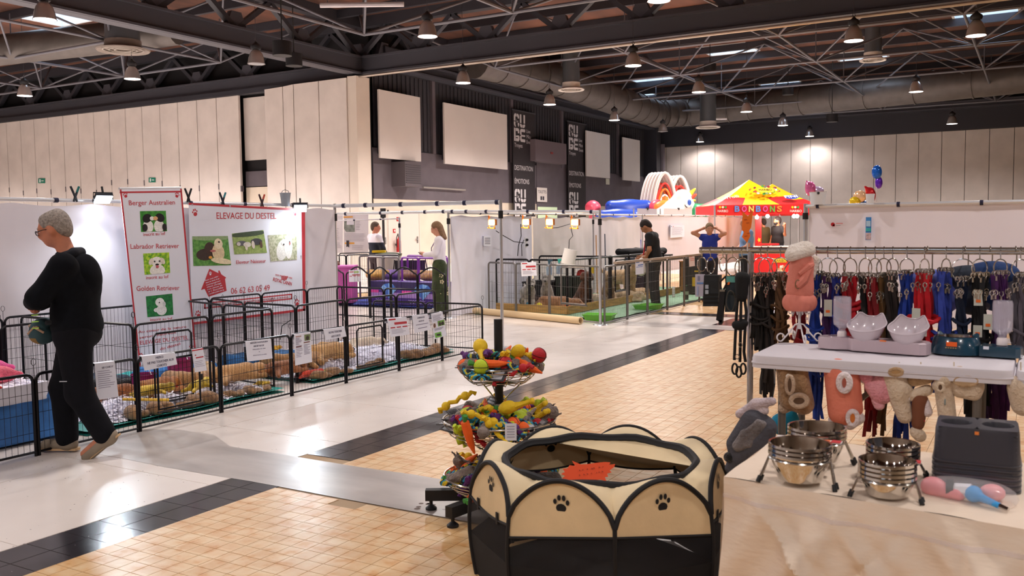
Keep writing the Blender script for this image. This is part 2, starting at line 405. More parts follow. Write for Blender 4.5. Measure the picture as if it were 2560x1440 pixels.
wr = wallbox('wall_dark', (XW - .4, YP + .8, 4.8), (XW, YB, ROOF), c_dark)
struct('cladding_rib', (lambda m: [m.bb((XW, y, 4.85), (XW + .04, y + .12, ROOF - 1.8)) for y in np.arange(YP + 1, YB - 1, .3)] and m)(MB()), c_dark, wr)
MB().bb((XW - .3, YP + .8, 2.77), (XW + .05, YB, 4.8)).build('grey_band', c_grey, wr, False)
MB().bb((XW - .3, YP + .8, 0), (XW + .03, YB, 2.77)).build('beige_base', c_beige, wr, False)
for y in (32.6, 39.4, 44.9, 52.6): MB().bb((XW, y, 4.8), (XW + .12, y + .22, 8)).build('wall_post', c_grey, wr, False)
MB().bb((XW, YP + .9, 8.0), (XW + .7, YB, 8.7)).build('wall_beam', c_beam, wr, False)
MB().tube((XW + .25, YP + 1, 4.75), (XW + .25, YP + 2.2, 4.75), .06).build('rail', c_tube, wr)
MB().bb((XW + .05, AX(1338, 350, XW)[1], 0), (XW + .08, AX(1416, 350, XW)[1], 5)).build('grey_bay', c_grey, wr, False)
for (nm, p, q, lab) in (('white_panel_board', (947, 223), (1053, 404), 'tall off-white acoustic board on dark wall nearest the folding partition'), ('white_panel_board', (1110, 256), (1269, 424), 'widest off-white board high on the dark side wall'), ('white_panel_board', (1466, 326), (1525, 446), 'off-white board right of the second black hanging banner'), ('white_panel_board', (1558, 343), (1600, 454), 'narrow off-white board nearest the far corner of the dark wall')):
    a, b = AX(*p, XW + .5), AX(*q, XW + .5)
    r = thing(nm, lab, 'wall board', (XW + .3, (a[1] + b[1]) / 2, b[2]), group='off-white boards on the dark wall')
    MB((XW + .3, (a[1] + b[1]) / 2, b[2])).bb((XW + .42, a[1], min(a[2], b[2] + 0)), (XW + .5, b[1], a[2])).build('board', M('#d4ccc6', .6, var=.04, vs=.6), r, False)
    for e0 in (a[1] + .3, b[1] - .45): MB((XW + .3, (a[1] + b[1]) / 2, b[2])).bb((XW + .13, e0, b[2] + .2), (XW + .42, e0 + .15, a[2] - .2)).build('bracket', c_beam, r, False)
wb = wallbox('wall_back', (XW, YB, 0), (24, YB + .4, ROOF), c_gap)
bj = [XW + .2] + [AY(1500 + z / 3.43, 420, YB)[0] for z in (573, 697, 838, 990, 1150, 1310, 1475, 1640, 1805, 1990, 2165, 2350)]
while bj[-1] < 22: bj.append(bj[-1] + 1.25)
for a, b in zip(bj[:-1], bj[1:]): MB().bb((a + .015, YB - .1, 0.02), (b - .015, YB + .02, 6.88)).build('partition_panel', c_panel, wb, False)
MB().bb((XW, YB - .35, 6.9), (24, YB - .02, 8.3)).build('fascia_beam', c_beam, wb, False)
MB().bb((XW - .1, YB - 2.2, 0), (XW + .9, YB - 1.5, ROOF)).bb((XW - .1, YB - .9, 0), (XW + .5, YB - .2, ROOF)).build('corner_column', c_beam, wb, False)
MB().tube((XW + .9, YB - 1.2, 0), (XW + .9, YB - 1.2, 7), .2).build('down_pipe', c_grey, wb)
wallbox('wall_right', (24, -16, 0), (24.3, 60, ROOF), c_panel2); wallbox('wall_rear', (-60, -16.3, 0), (24, -16, ROOF), c_panel2); wallbox('wall_far_left', (-60.3, -16, 0), (-60, 28, ROOF), c_panel2)

# ---- roof: brown deck, purlins, main trusses, tube space frame, skylights
c_deck = M('#6d4636', .8, var=.35, vs=.5, col2='#4d3229', stretch=(2, .5, 1))
SKY = [G(x, y, ROOF) for x, y in ((1820, 123), (1645, 203), (1960, 213), (2150, 138), (1598, 240), (132, 42))] + [np.array(p) for p in ((-2., 40, 0), (6., 46, 0), (-8., 12, 0), (4., 12, 0), (-14., -3, 0), (-2., -3, 0), (-34., 12., 0))]
sw = 1.15
CE = thing('ceiling', None, None, (0, 0, ROOF), kind='structure')
dm = MB((0, 0, ROOF)); xs = sorted({-60., 24.} | {s[0] + d for s in SKY for d in (-sw, sw)}); ys = sorted({-16., 60.} | {s[1] + d for s in SKY for d in (-sw, sw)})
for xa, xb in zip(xs[:-1], xs[1:]):
    for ya, yb in zip(ys[:-1], ys[1:]):
        cx, cy = (xa + xb) / 2, (ya + yb) / 2
        if any(abs(cx - s[0]) < sw and abs(cy - s[1]) < sw for s in SKY): continue
        dm.add([(xa, ya, ROOF), (xa, yb, ROOF), (xb, yb, ROOF), (xb, ya, ROOF)], [(0, 1, 2, 3)])
dm.build('roof_deck', c_deck, CE, False)
glass = M('#dfe9f2', .25, trans=1.0, ior=1.1); white_f = M('#d8dde0', .5)
for i, s in enumerate(SKY):
    w = struct('window_%d' % (i + 1), (lambda m: [m.bb((s[0] + a * sw - .05, s[1] - sw, ROOF - .02), (s[0] + a * sw + .05, s[1] + sw, ROOF + .7)) for a in (-1, 1)] and [m.bb((s[0] - sw, s[1] + a * sw - .05, ROOF - .02), (s[0] + sw, s[1] + a * sw + .05, ROOF + .7)) for a in (-1, 1)] and m)(MB()), white_f)
    MB().bb((s[0] - sw, s[1] - sw, ROOF + .66), (s[0] + sw, s[1] + sw, ROOF + .68)).build('skylight_pane', glass, w, False)
pur = MB().box((0, 0, 0), (1, .16, .3)).mesh('purlin', c_beam, False)
for y in np.arange(30.5, 59, 2.6): o = obj('purlin', pur, CE); o.location = (0.5, y, -.16); o.scale = (47, 1, 1)
for y in np.arange(-12, 27, 3.2): o = obj('purlin', pur, CE); o.location = (-18, y, -.16); o.scale = (84, 1, 1)
def truss(a, b, z0, z1, n, dep=.35, ch=.65):
    """deep roof truss from a to b (x, y): box bottom chord, top chord, plate webs"""
    a, b = np.array([*a, 0.]), np.array([*b, 0.]); d = unit(b - a); L = np.linalg.norm(b - a); s = np.array([-d[1], d[0], 0]); mid = (a + b) / 2
    t = MB((0, 0, ROOF)).box(mid + EZ * (z0 + ch / 2), (L, dep, ch), ax=(d, s, EZ)).build('truss', c_beam2, CE, False)
    MB((0, 0, ROOF)).box(mid + EZ * (z0 + .04), (L, dep + .25, .07), ax=(d, s, EZ)).box(mid + EZ * (z0 + ch), (L, dep + .25, .07), ax=(d, s, EZ)).build('flange', c_beam2, t, False)
    MB((0, 0, ROOF)).box(mid + EZ * (z1 - .2), (L, dep, .4), ax=(d, s, EZ)).build('top_chord', c_beam, t, False)
    for i in range(n):
        p0, p1, p2 = a + d * L * i / n, a + d * L * (i + .5) / n, a + d * L * (i + 1) / n
        for q0, q1 in ((p0 + EZ * (z0 + ch), p1 + EZ * (z1 - .4)), (p1 + EZ * (z1 - .4), p2 + EZ * (z0 + ch))):
            dd = unit(q1 - q0); MB((0, 0, ROOF)).box((q0 + q1) / 2, (np.linalg.norm(q1 - q0), dep * .6, .16), ax=(dd, s, np.cross(dd, s))).build('web_bar', c_beam, t, False)
        MB((0, 0, ROOF)).prism([(-.45, 0), (.45, 0), (.2, .55), (-.2, .55)], p0 + EZ * (z0 + ch) - s * .1, d, EZ, -.2).build('gusset_plate', c_beam2, t, False)
truss((-60, YP + .3), (XW, YP + .3), 7.5, ROOF, 12, ch=.5)
truss((XW, YP + .1), (24, YP + .1), 7.5, ROOF, 16)
truss((XW + .1, -16), (XW + .1, YP), 7.5, ROOF, 14)
truss((XW + .5, YP + 1), (XW + .5, YB), 7.9, ROOF, 14, ch=.4)
truss((XW, YB - .6), (24, YB - .6), 8.1, ROOF, 16, ch=.4)
MB((0, 0, ROOF)).tube((XW, YP - .25, 7.4), (24, YP - .25, 7.4), .05).build('track_pipe', M('#a79b90', .4, .6), CE)
MB((0, 0, ROOF)).bb((-60, YP - .1, 7.3), (XW + .1, YP + .3, 7.5)).build('partition_track', c_beam, CE, False)
tubes = MB().tube((0, 0, 0), (0, 0, 1), 1, n=8).mesh('tube', c_tube)
def rod(a, b, r, nm='tube'):
    a, b = V3(a), V3(b); d = b - a; o = obj(nm, tubes, CE); o.rotation_mode = 'QUATERNION'
    o.location = (a[0], a[1], a[2] - ROOF); o.rotation_quaternion = Vector(d).to_track_quat('Z', 'Y'); o.scale = (r, r, np.linalg.norm(d))
def space_frame(x0_, x1_, y0_, y1_, nx, ny, zb, zt, r=.048):
    sx, sy = (x1_ - x0_) / nx, (y1_ - y0_) / ny; B = {(i, j): np.array([x0_ + sx * (i + .5), y0_ + sy * (j + .5), zb]) for i in range(nx) for j in range(ny)}
    for (i, j), p in B.items():
        for q in ((i + 1, j), (i, j + 1)):
            if q in B: rod(p, B[q], r)
        for a in (-1, 1):
            for b_ in (-1, 1): rod(p, p + np.array([a * sx / 2, b_ * sy / 2, zt - zb]), r * .75, 'strut')
        rod(p, p + EZ * (zt - zb), r * .5, 'strut')
space_frame(XW + 1, 12, YP + 1, YB - 1, 6, 5, 8.0, 9.5)
space_frame(-52, XW - 1, 8, YP - 1, 5, 4, 7.9, 9.5)
space_frame(XW + 1, 6, 14, YP - 1, 5, 2, 7.9, 9.5, .055)

# ---- air ducts and diffusers
duct = M('#5c5653', .5, .35, var=.12, vs=3)
dp = [AD(1190, 150, 38), AD(1380, 195, 42), AD(1560, 258, 47), AD(1640, 285, 51), AD(1720, 282, 52), AD(1900, 262, 50), AD(2190, 232, 46), AD(2760, 170, 40)]
dd = MB(dp[0]).path(dp, .75, 16)
o = tag(dd.build('air_duct', duct), 'big round metal air duct bending below the far roof', 'duct'); o.location = dp[0]
for i in range(26):
    t = i / 26 * 7; k = min(int(t), 6); p = dp[k] + (dp[k + 1] - dp[k]) * (t - k); d = unit(dp[k + 1] - dp[k]); MB(dp[0]).tube(p - d * .04, p + d * .04, .79, n=16).build('seam_ring', duct, o)
dp = [AD(-250, 155, 33), AD(60, 118, 33), AD(300, 92, 32), AD(440, 72, 31.5)]
o = tag(MB(dp[0]).path(dp, .55, 14).build('air_duct', duct), 'brownish round air duct under the roof at upper left', 'duct'); o.location = dp[0]
def diffuser(x, y, r, L, D, lab, white=True):
    p = AD(x, y, D); t = thing('air_diffuser', lab, 'air vent', p, group='ceiling air diffusers')
    MB().tube((0, 0, .25), (0, 0, L), r, n=16).build('pipe', M('#5f6368', .4, .5), t)
    MB().lathe([(r * .9, .3), (r * 1.05, .3), (r * 1.05, .1), (r * 1.55, .0), (r * 1.5, -.04), (r * 1.2, .03), (r * .3, .03), (0, .03)], 20).build('collar', M('#cfc8c0' if white else '#7b7068', .5), t)
    for q in (.5, .8, 1.15): MB().path([(r * q * math.cos(a), r * q * math.sin(a), .0) for a in np.linspace(0, 6.2832, 20)[:-1]], .03, 5, True).build('ring', M('#8f877e', .5), t)
diffuser(1428, 224, .38, 2.2, 40, 'grey air diffuser pipe with white collar left of the nearest right lamp'); diffuser(1770, 318, .42, 2.2, 48, 'grey air diffuser pipe hanging at the middle of the far bay'); diffuser(308, 125, .55, 1.6, 30, 'brown round air diffuser with rings at upper left', False)
diffuser(2182, 150, .35, 1.8, 38, 'grey air diffuser pipe beside the upper right lamp')

# ---- pendant lamps
def make_lamp(on):
    t = thing('pendant_lamp', None, 'lamp', (0, 0, 0))
    refl = M('#b9b4b2', .25, .6, coat=.5)
    MB().lathe([(.27, 0), (.25, .05), (.235, .16), (.19, .30), (.12, .40), (.07, .44)], 20).lathe([(.255, .005), (.23, .16), (.18, .29), (.1, .38)], 20).build('reflector', refl, t)
    MB().lathe([(.06, .42), (.14, .44), (.16, .5), (.15, .55), (.06, .62), (.03, .66), (0, .66)], 14).build('housing', M('#2c2c30', .5, .3), t)
    MB().path([(0, 0, .64), (.04, 0, .7), (0, 0, .78), (-.04, 0, .72), (0, 0, .66)], .012, 5).tube((0, 0, .76), (0, 0, 3.09), .008, n=5).build('hook', M('#55555a', .4, .6), t)
    MB().lathe([(.0, .02), (.22, .02), (.245, .008)], 20).build('glass_face', M('#ffe9df', .3, emit=14.0) if on else M('#c9cdd4', .2, trans=.6), t)
    return t
lampd = bpy.data.lights.new('lamp_light', 'SPOT'); lampd.energy = LAMP_W; lampd.color = (1, .91, .87); lampd.spot_size = 2.75; lampd.spot_blend = .55; lampd.shadow_soft_size = .22
lampn = lampd.copy(); lampn.energy = LAMP_N; lampl = lampd.copy(); lampl.energy = LAMP_L; lampp = lampd.copy(); lampp.energy = LAMP_W * .22
L_on, L_off = make_lamp(True), make_lamp(False)
used = set(); LZ = 6.6
seen_l = [(112, 50, 1, 'largest lit pendant lamp at the upper left corner of the hall'), (62, 240, 1, 'lit pendant lamp low at the far left above the partition'), (331, 198, 1, 'lit pendant lamp above the left folding partition'), (641, 160, 0, 'unlit pendant lamp left of centre under the truss'), (1069, 92, 1, 'lit pendant lamp with bright dome at top centre'), (1158, 208, 1, 'lit pendant lamp above the tall off-white board'), (1583, 165, 1, 'lit pendant lamp right of centre below the long beam'), (1374, 262, 1, 'lit pendant lamp just above the first black banner'), (1536, 301, 1, 'lit pendant lamp above the narrow far off-white boards'), (1657, 329, 0, 'unlit pendant lamp near the far corner'), (1747, 231, 1, 'lit pendant lamp below the left skylight'), (1866, 280, 1, 'lit pendant lamp with dark dome left of the right skylight'), (1750, 355, 1, 'small lit pendant lamp lowest above the back wall'), (1957, 314, 1, 'lit pendant lamp second from right above the back wall'), (2024, 341, 1, 'lit pendant lamp hanging just above the back wall at right'), (2134, 103, 1, 'large lit pendant lamp at upper right'), (1647, 3, 1, 'lit pendant lamp cut by the top edge right of centre')]
def place_lamp(p, on, lab, grp):
    src = L_on if on else L_off
    t = src if on not in used else copy_tree(src); used.add(on)
    t.location = [float(v) for v in p]; tag(t, lab, 'lamp', grp)
    if on:
        l = bpy.data.objects.new('lamp_light', lampn if 'near' in grp else lampl if 'left' in lab else lampp if p[1] > YB - 2 else lampd); COL.objects.link(l); l.parent = t; l.location = (0, 0, -.03)
for x, y, on, lab in seen_l: place_lamp(AY(x, y, YB - 1.3) if (x, y) in ((1750, 355), (2024, 341)) else G(x, y, LZ), on, lab, 'pendant lamps under the roof')
for x, y in ((2290, 230), (2440, 90), (2380, 310), (2240, 352)): place_lamp(G(x, y, LZ), 1, 'lit pendant lamp further right above the back of the hall', 'pendant lamps under the roof at right')
for X in (-21., -13.5, -6., 1.5, 9., 16.5):
    for Y in (-9., -2, 5, 12, 19):
        if -12 < -.5035 * X + .864 * Y < 18.5: place_lamp((X, Y, LZ), 1, 'lit pendant lamp over the near aisle, above the picture', 'pendant lamps over the near aisle')
for i, (X, Y) in enumerate(((-30., 3.), (-37., 8.), (-30., 10.), (-38., 15.), (-46., 20.), (-47., 10.))): place_lamp((X, Y, LZ), 1, 'unseen pendant lamp added far left to brighten the folding partition', 'added unseen lamps far left')  # unseen lamps, added to brighten the left partition
for q, (x, y, w, lab) in enumerate(((905, 12, 6, 'bare white strip light at the top centre'), (1800, 297, 2.2, 'short white strip light far under the roof'))):
    p = AD(x, y, 22 if q == 0 else 50); o = tag(MB(p).tube(p - RG * w * .17, p + RG * w * .17, .06).build('strip_light', M('#d9d6da', .4)), lab, 'strip light'); o.location = p
    for e in (-.14, .14): MB(p).tube(p + RG * w * e, p + RG * w * e + EZ * (ROOF - p[2]), .01, n=5).build('hanging_wire', c_tube, o)
for i, (x, y, d) in enumerate(((1775, 172, 40), (1970, 227, 45), (735, 150, 30), (2080, 295, 45), (705, 122, 26))):
    p = AD(x, y, d); t = thing('speaker_can', 'small black round can hanging under the roof, %s of five from the left' % ORD[[2, 3, 1, 4, 0][i]], 'ceiling speaker', p, group='black cans under the roof'); MB().tube((0, 0, -.2), (0, 0, .2), .28, n=12).build('can', M('#17161a', .6), t); MB().tube((0, 0, .2), (0, 0, ROOF - p[2]), .02, n=5).build('cable', M('#222222', .6), t)
# ================================================================ PEOPLE AND ANIMALS
SKIN = M('#c98f72', .55, sub=.1, var=.06, vs=20); SKIN2 = M('#a8704f', .55, var=.06, vs=20); SKIN_R = M('#c07a5c', .55, var=.1, vs=16)
BASE = dict(head=(0, .03, 1.62), neck=(0, -.005, 1.45), chest=(0, 0, 1.25), belly=(0, .01, 1.05), pelvis=(0, 0, .93),
            sR=(.175, -.01, 1.39), eR=(.235, -.03, 1.11), wR=(.24, .07, .87), hR=(.24, .11, .78), sL=(-.175, -.01, 1.39), eL=(-.235, -.03, 1.11), wL=(-.24, .07, .87), hL=(-.24, .11, .78),
            pR=(.09, 0, .92), kR=(.1, .015, .5), aR=(.1, -.03, .09), tR=(.115, .15, .03), pL=(-.09, 0, .92), kL=(-.1, .015, .5), aL=(-.1, -.03, .09), tL=(-.115, .15, .03))
def hand_mesh(mb, w, h, thumb_side, curl=.5):
    """five separate fingers rooted in the palm; w wrist, h knuckle line"""
    w, h = V3(w), V3(h); d = unit(h - w); s = unit(np.cross(d, unit(thumb_side))) ; t = unit(np.cross(s, d))
    for i, (off, L) in enumerate(((-.028, .062), (-.01, .072), (.009, .068), (.027, .052))):
        b = h - d * .015 + t * (-off); dd = unit(d - s * curl * .4); e = b + dd * L * .5; e2 = e + unit(dd - s * curl) * L * .5
        mb.path([b - d * .02, b, e, e2], [.0095, .0095, .0085, .006], 6)
    b = w + d * .025 + t * .03; e = b + unit(d + t * .9) * .035; mb.path([w + d * .01 + t * .012, b, e, e + unit(d * 1.3 + t * .2) * .03], [.012, .0115, .010, .007], 6)
def person(label, loc, rz, pose=None, scale=1.0, top=None, bottom=None, shoe='#2a2a2c', hair=None, skin=None, sleeve='long', res=.017, bulk=1.0, look=0.0, nod=0.0, hairkind='short', legw=1.0, extra=None, beard=None, bald=False, flare=0.0):
    J = {k: V3(v) for k, v in BASE.items()}
    for k, v in (pose or {}).items(): J[k] = V3(v)
    t = thing('person', label, 'person', loc, rz); t.scale = (scale,) * 3
    skin = skin or SKIN; hd = J['head']
    cy, sy = math.cos(look), math.sin(look); cn, sn = math.cos(nod), math.sin(nod)
    hx = np.array([cy, sy, 0]); hy0 = np.array([-sy, cy, 0]); hy = hy0 * cn - EZ * sn; hz = np.cross(hx, hy); A = [hx, hy, hz]
    H = lambda x, y, z: hd + hx * x + hy * y + hz * z
    head = [('e', H(0, -.012, .025), (.078, .098, .098), A), ('e', H(0, .02, -.045), (.06, .075, .075), A), ('e', H(0, .035, -.085), (.035, .04, .03), A), ('e', H(0, .098, -.02), (.014, .022, .026), A), ('e', H(.078, -.005, -.015), (.012, .02, .032), A), ('e', H(-.078, -.005, -.015), (.012, .02, .032), A), ('e', H(0, .075, .02), (.05, .018, .014), A)]
    neck = [('c', J['neck'] - EZ * .03, H(0, -.025, -.05), .06, .054)]
    arms = []; slv = []; legs = []; trs = []
    for q in 'RL':
        s_, e_, w_, h_ = J['s' + q], J['e' + q], J['w' + q], J['h' + q]
        arms += [('c', s_, e_, .05, .041), ('c', e_, w_, .041, .028), ('c', w_, w_ + (h_ - w_) * .85, .03, .036)]
        if sleeve == 'long': slv += [('c', s_, e_, .072 * bulk, .058 * bulk), ('c', e_, w_, .058 * bulk, .046 * bulk)]
        elif sleeve == 'short': slv += [('c', s_, s_ + (e_ - s_) * .62, .068, .06)]
        else: slv += [('c', s_ * .9 + J['neck'] * .1, s_, .05, .055)]
        p_, k_, a_, to = J['p' + q], J['k' + q], J['a' + q], J['t' + q]
        legs += [('c', p_, k_, .082, .052), ('c', k_, a_, .052, .036), ('c', a_, to, .036, .028)]
        trs += [('c', p_, k_, .098 * legw, .072 * legw + flare * .5), ('c', k_, a_ + (k_ - a_) * .06, .072 * legw + flare * .5, .062 * legw + flare)]
    torso = [('e', J['chest'], (.16, .1, .19)), ('e', J['belly'], (.145, .1, .17)), ('e', J['pelvis'], (.16, .108, .13)), ('c', J['chest'] + EZ * .05, J['neck'] - EZ * .02, .09, .06), ('c', J['sR'], J['sL'], .055, .055)]
    hm = MB()
    for q, sg in (('R', -1), ('L', 1)): hand_mesh(hm, J['w' + q], J['h' + q], np.array([sg * .6, .8, 0.1]))
    soft('body', head + neck + arms + torso + legs, skin, t, res, .03, extra=hm)
    b = bulk
    shirt = [('e', J['chest'], (.182 * b, .122 * b, .2)), ('e', J['belly'], (.168 * b, .125 * b, .18)), ('c', J['sR'], J['sL'], .074, .074), ('c', J['chest'] + EZ * .05, J['neck'] - EZ * .025, .1 * b, .068)] + slv
    if top: shirt += [('e', J['pelvis'] + EZ * .02, (.176 * b, .13 * b, .12))]
    if isinstance(top, (list, tuple)): soft('shirt', shirt, top[0], t, res, .045, pick=top[1])
    else: soft('shirt', shirt, top, t, res, .045)
    soft('trousers', [('e', J['pelvis'] - EZ * .03, (.168 * b, .122 * b, .13))] + trs, bottom, t, res, .04)
    for q in 'RL':
        a_, to = J['a' + q], J['t' + q]; d = unit((to - a_) * [1, 1, 0]) if abs(to[2] - a_[2]) < .12 else unit(to - a_); sd = np.cross(d, EZ); u = np.cross(sd, d); ln = np.linalg.norm(to - a_)
        base = a_ - u * .055
        sh = soft('shoe', [('c', base - d * .03 + u * .03, base + d * (ln + .0) + u * .018, .045, .04), ('c', a_ - d * .01, a_ - d * .01 - u * .03, .045, .05)], M(shoe, .7, var=.1), t, .012, .03)
        MB().prism([(-.075, -.036), (.05, -.042), (.16, -.046), (.21, -.03), (.22, 0), (.21, .03), (.16, .042), (.05, .036), (-.075, .034), (-.09, 0)], base - u * .018, d, sd * -1, -.016 if False else .016).build('sole', M('#c2a179', .7), sh)
    if hair:
        hc = M(hair, .8, var=.35, vs=60, bump=.5, bs=150)
        hp = [('e', H(0, -.022, .04), (.088, .104, .1), A), ('e', H(0, -.07, -.01), (.076, .055, .08), A), ('-', H(0, .1, -.05), (.085, .085, .115), A)]
        if hairkind == 'long': hp += [('c', H(.05, -.06, 0), H(.055, -.07, -.2), .045, .03), ('c', H(-.05, -.06, 0), H(-.055, -.07, -.2), .045, .03), ('c', H(0, -.08, 0), H(0, -.09, -.22), .055, .04)]
        if hairkind == 'bun': hp += [('e', H(0, -.11, .05), (.045, .045, .045), A)]
        if bald: hp += [('-', H(0, .0, .15), (.05, .06, .05), A)]
        soft('hair', hp, hc, t, .011, .025)
    if beard: soft('beard', [('e', H(0, .055, -.085), (.058, .05, .05), A), ('e', H(.05, .02, -.06), (.02, .035, .045), A), ('e', H(-.05, .02, -.06), (.02, .035, .045), A), ('-', H(0, .11, -.035), (.03, .04, .03), A)], M(beard, .9, bump=.4, bs=150), t, .011, .02)
    for sx in (-1, 1):
        e = MB().ell(H(sx * .03, .078, .002), (.013, .01, .009), 8, 6, A).build('eye', M('#e9e4df', .3), t); MB().ell(H(sx * .03, .086, .002), (.006, .004, .006), 8, 5, A).build('iris', M('#2d221c', .3), e)
        MB().path([H(sx * .012, .094, .022), H(sx * .03, .091, .028), H(sx * .05, .076, .024)], .0045, 5).build('eyebrow', M(hair or '#5a4434', .8), t)
    MB().path([H(-.024, .078, -.058), H(0, .09, -.056), H(.024, .078, -.058)], .006, 5).build('mouth', M('#9a5648', .5), t)
    if extra: extra(t, J, H, A)
    return t

def paper_rect(name, o, x, y, w, h, m, parent, t=.002, org=(0, 0, 0)): return MB(org).prism([(0, 0), (w, 0), (w, h), (0, h)], o, x, y, t).build(name, m, parent, False)

def fur(c, c2=None, v=.3): return M(c, .9, var=v, vs=18, col2=c2, bump=.7, bs=90, sheen=.3)
def dog(label, loc, rz, s=1.0, pose='lie', coat='#d7a667', coat2=None, belly=None, grp=None, name='puppy', cat='puppy', mask=None, res=.013, ears='drop'):
    t = thing(name, label, cat, loc, rz, grp); t.scale = (s,) * 3
    m = [fur(coat, coat2), fur(belly or coat, None)]
    hd = {'lie': (.31, .02, .075), 'flat': (.33, .06, .06), 'curl': (.2, .16, .07), 'stand': (.30, 0, .40), 'sit': (.13, 0, .44)}[pose]; hd = V3(hd)
    P = []
    if pose in ('lie', 'flat'):
        P += [('c', (-.17, 0, .085), (.14, 0, .085), .095, .088), ('c', (.12, 0, .09), hd, .075, .06)]
        P += [('c', (.12, .07, .04), (.3, .12, .025), .035, .025), ('c', (.12, -.08, .04), (.3, -.1, .025), .035, .025), ('c', (-.17, .08, .06), (-.1, .19, .03), .055, .028), ('c', (-.18, -.07, .06), (-.26, -.2, .03), .055, .028), ('c', (-.24, 0, .08), (-.43, .06, .03), .03, .014)]
    elif pose == 'curl':
        P += [('c', (-.15, -.02, .08), (.02, -.1, .085), .09, .085), ('c', (.02, -.1, .085), (.17, 0, .08), .085, .07), ('c', (.17, 0, .08), hd, .065, .06), ('c', (-.15, .02, .06), (.05, .13, .04), .055, .03), ('c', (-.2, 0, .05), (-.08, .18, .03), .03, .016)]
    elif pose == 'stand':
        P += [('c', (-.17, 0, .27), (.14, 0, .28), .085, .095), ('c', (.13, 0, .3), hd, .075, .06), ('c', (-.24, 0, .3), (-.38, 0, .36), .03, .018)]
        for sy in (-1, 1): P += [('c', (.15, .05 * sy, .24), (.16, .055 * sy, .1), .045, .028), ('c', (.16, .055 * sy, .1), (.17, .055 * sy, .02), .028, .024), ('c', (-.18, .05 * sy, .24), (-.13, .06 * sy, .14), .06, .036), ('c', (-.13, .06 * sy, .14), (-.2, .06 * sy, .09), .034, .026), ('c', (-.2, .06 * sy, .09), (-.18, .06 * sy, .02), .025, .024)]
    else:
        P += [('c', (-.1, 0, .12), (.05, 0, .28), .115, .09), ('c', (.05, 0, .28), hd, .075, .06), ('c', (-.18, 0, .06), (-.32, .05, .03), .03, .018)]
        for sy in (-1, 1): P += [('c', (.07, .055 * sy, .24), (.1, .06 * sy, .03), .042, .028), ('c', (.1, .06 * sy, .025), (.15, .06 * sy, .02), .026, .022), ('c', (-.08, .1 * sy, .09), (.06, .11 * sy, .04), .06, .035), ('c', (.06, .11 * sy, .03), (.13, .11 * sy, .02), .028, .022)]
    hp = [('e', hd + (.0, 0, .015), (.075, .068, .062)), ('c', hd + (.04, 0, -.005), hd + (.1, 0, -.02), .04, .028)]
    ax = .045
    if ears == 'up': hp += [('c', hd + (-.02, ax, .05), hd + (-.02, ax + .015, .115), .026, .006), ('c', hd + (-.02, -ax, .05), hd + (-.02, -ax - .015, .115), .026, .006)]
    else: hp += [('c', hd + (-.015, ax + .015, .04), hd + (0, ax + .04, -.03), .022, .02), ('c', hd + (-.015, -ax - .015, .04), hd + (0, -ax - .04, -.03), .022, .02)]
    bz = .0
    soft('body', P + hp, m, t, res, .035, pick=(lambda c: ((c[:, 2] < .16) & (c[:, 0] > -.1)) if pose in ('stand', 'sit') else (c[:, 2] < .045)))
    MB().ell(hd + (.128, 0, -.012), (.014, .017, .013), 8, 6).build('nose', M('#1f1a1a', .35), t)
    for sy in (-1, 1): MB().ell(hd + (.062, .032 * sy, .028), .011, 8, 6).build('eye', M('#17110e', .15), t)
    if mask: soft('face_mask', [('e', hd + (.005, 0, .042), (.074, .058, .04))], fur(mask), t, .011, .02)
    return t
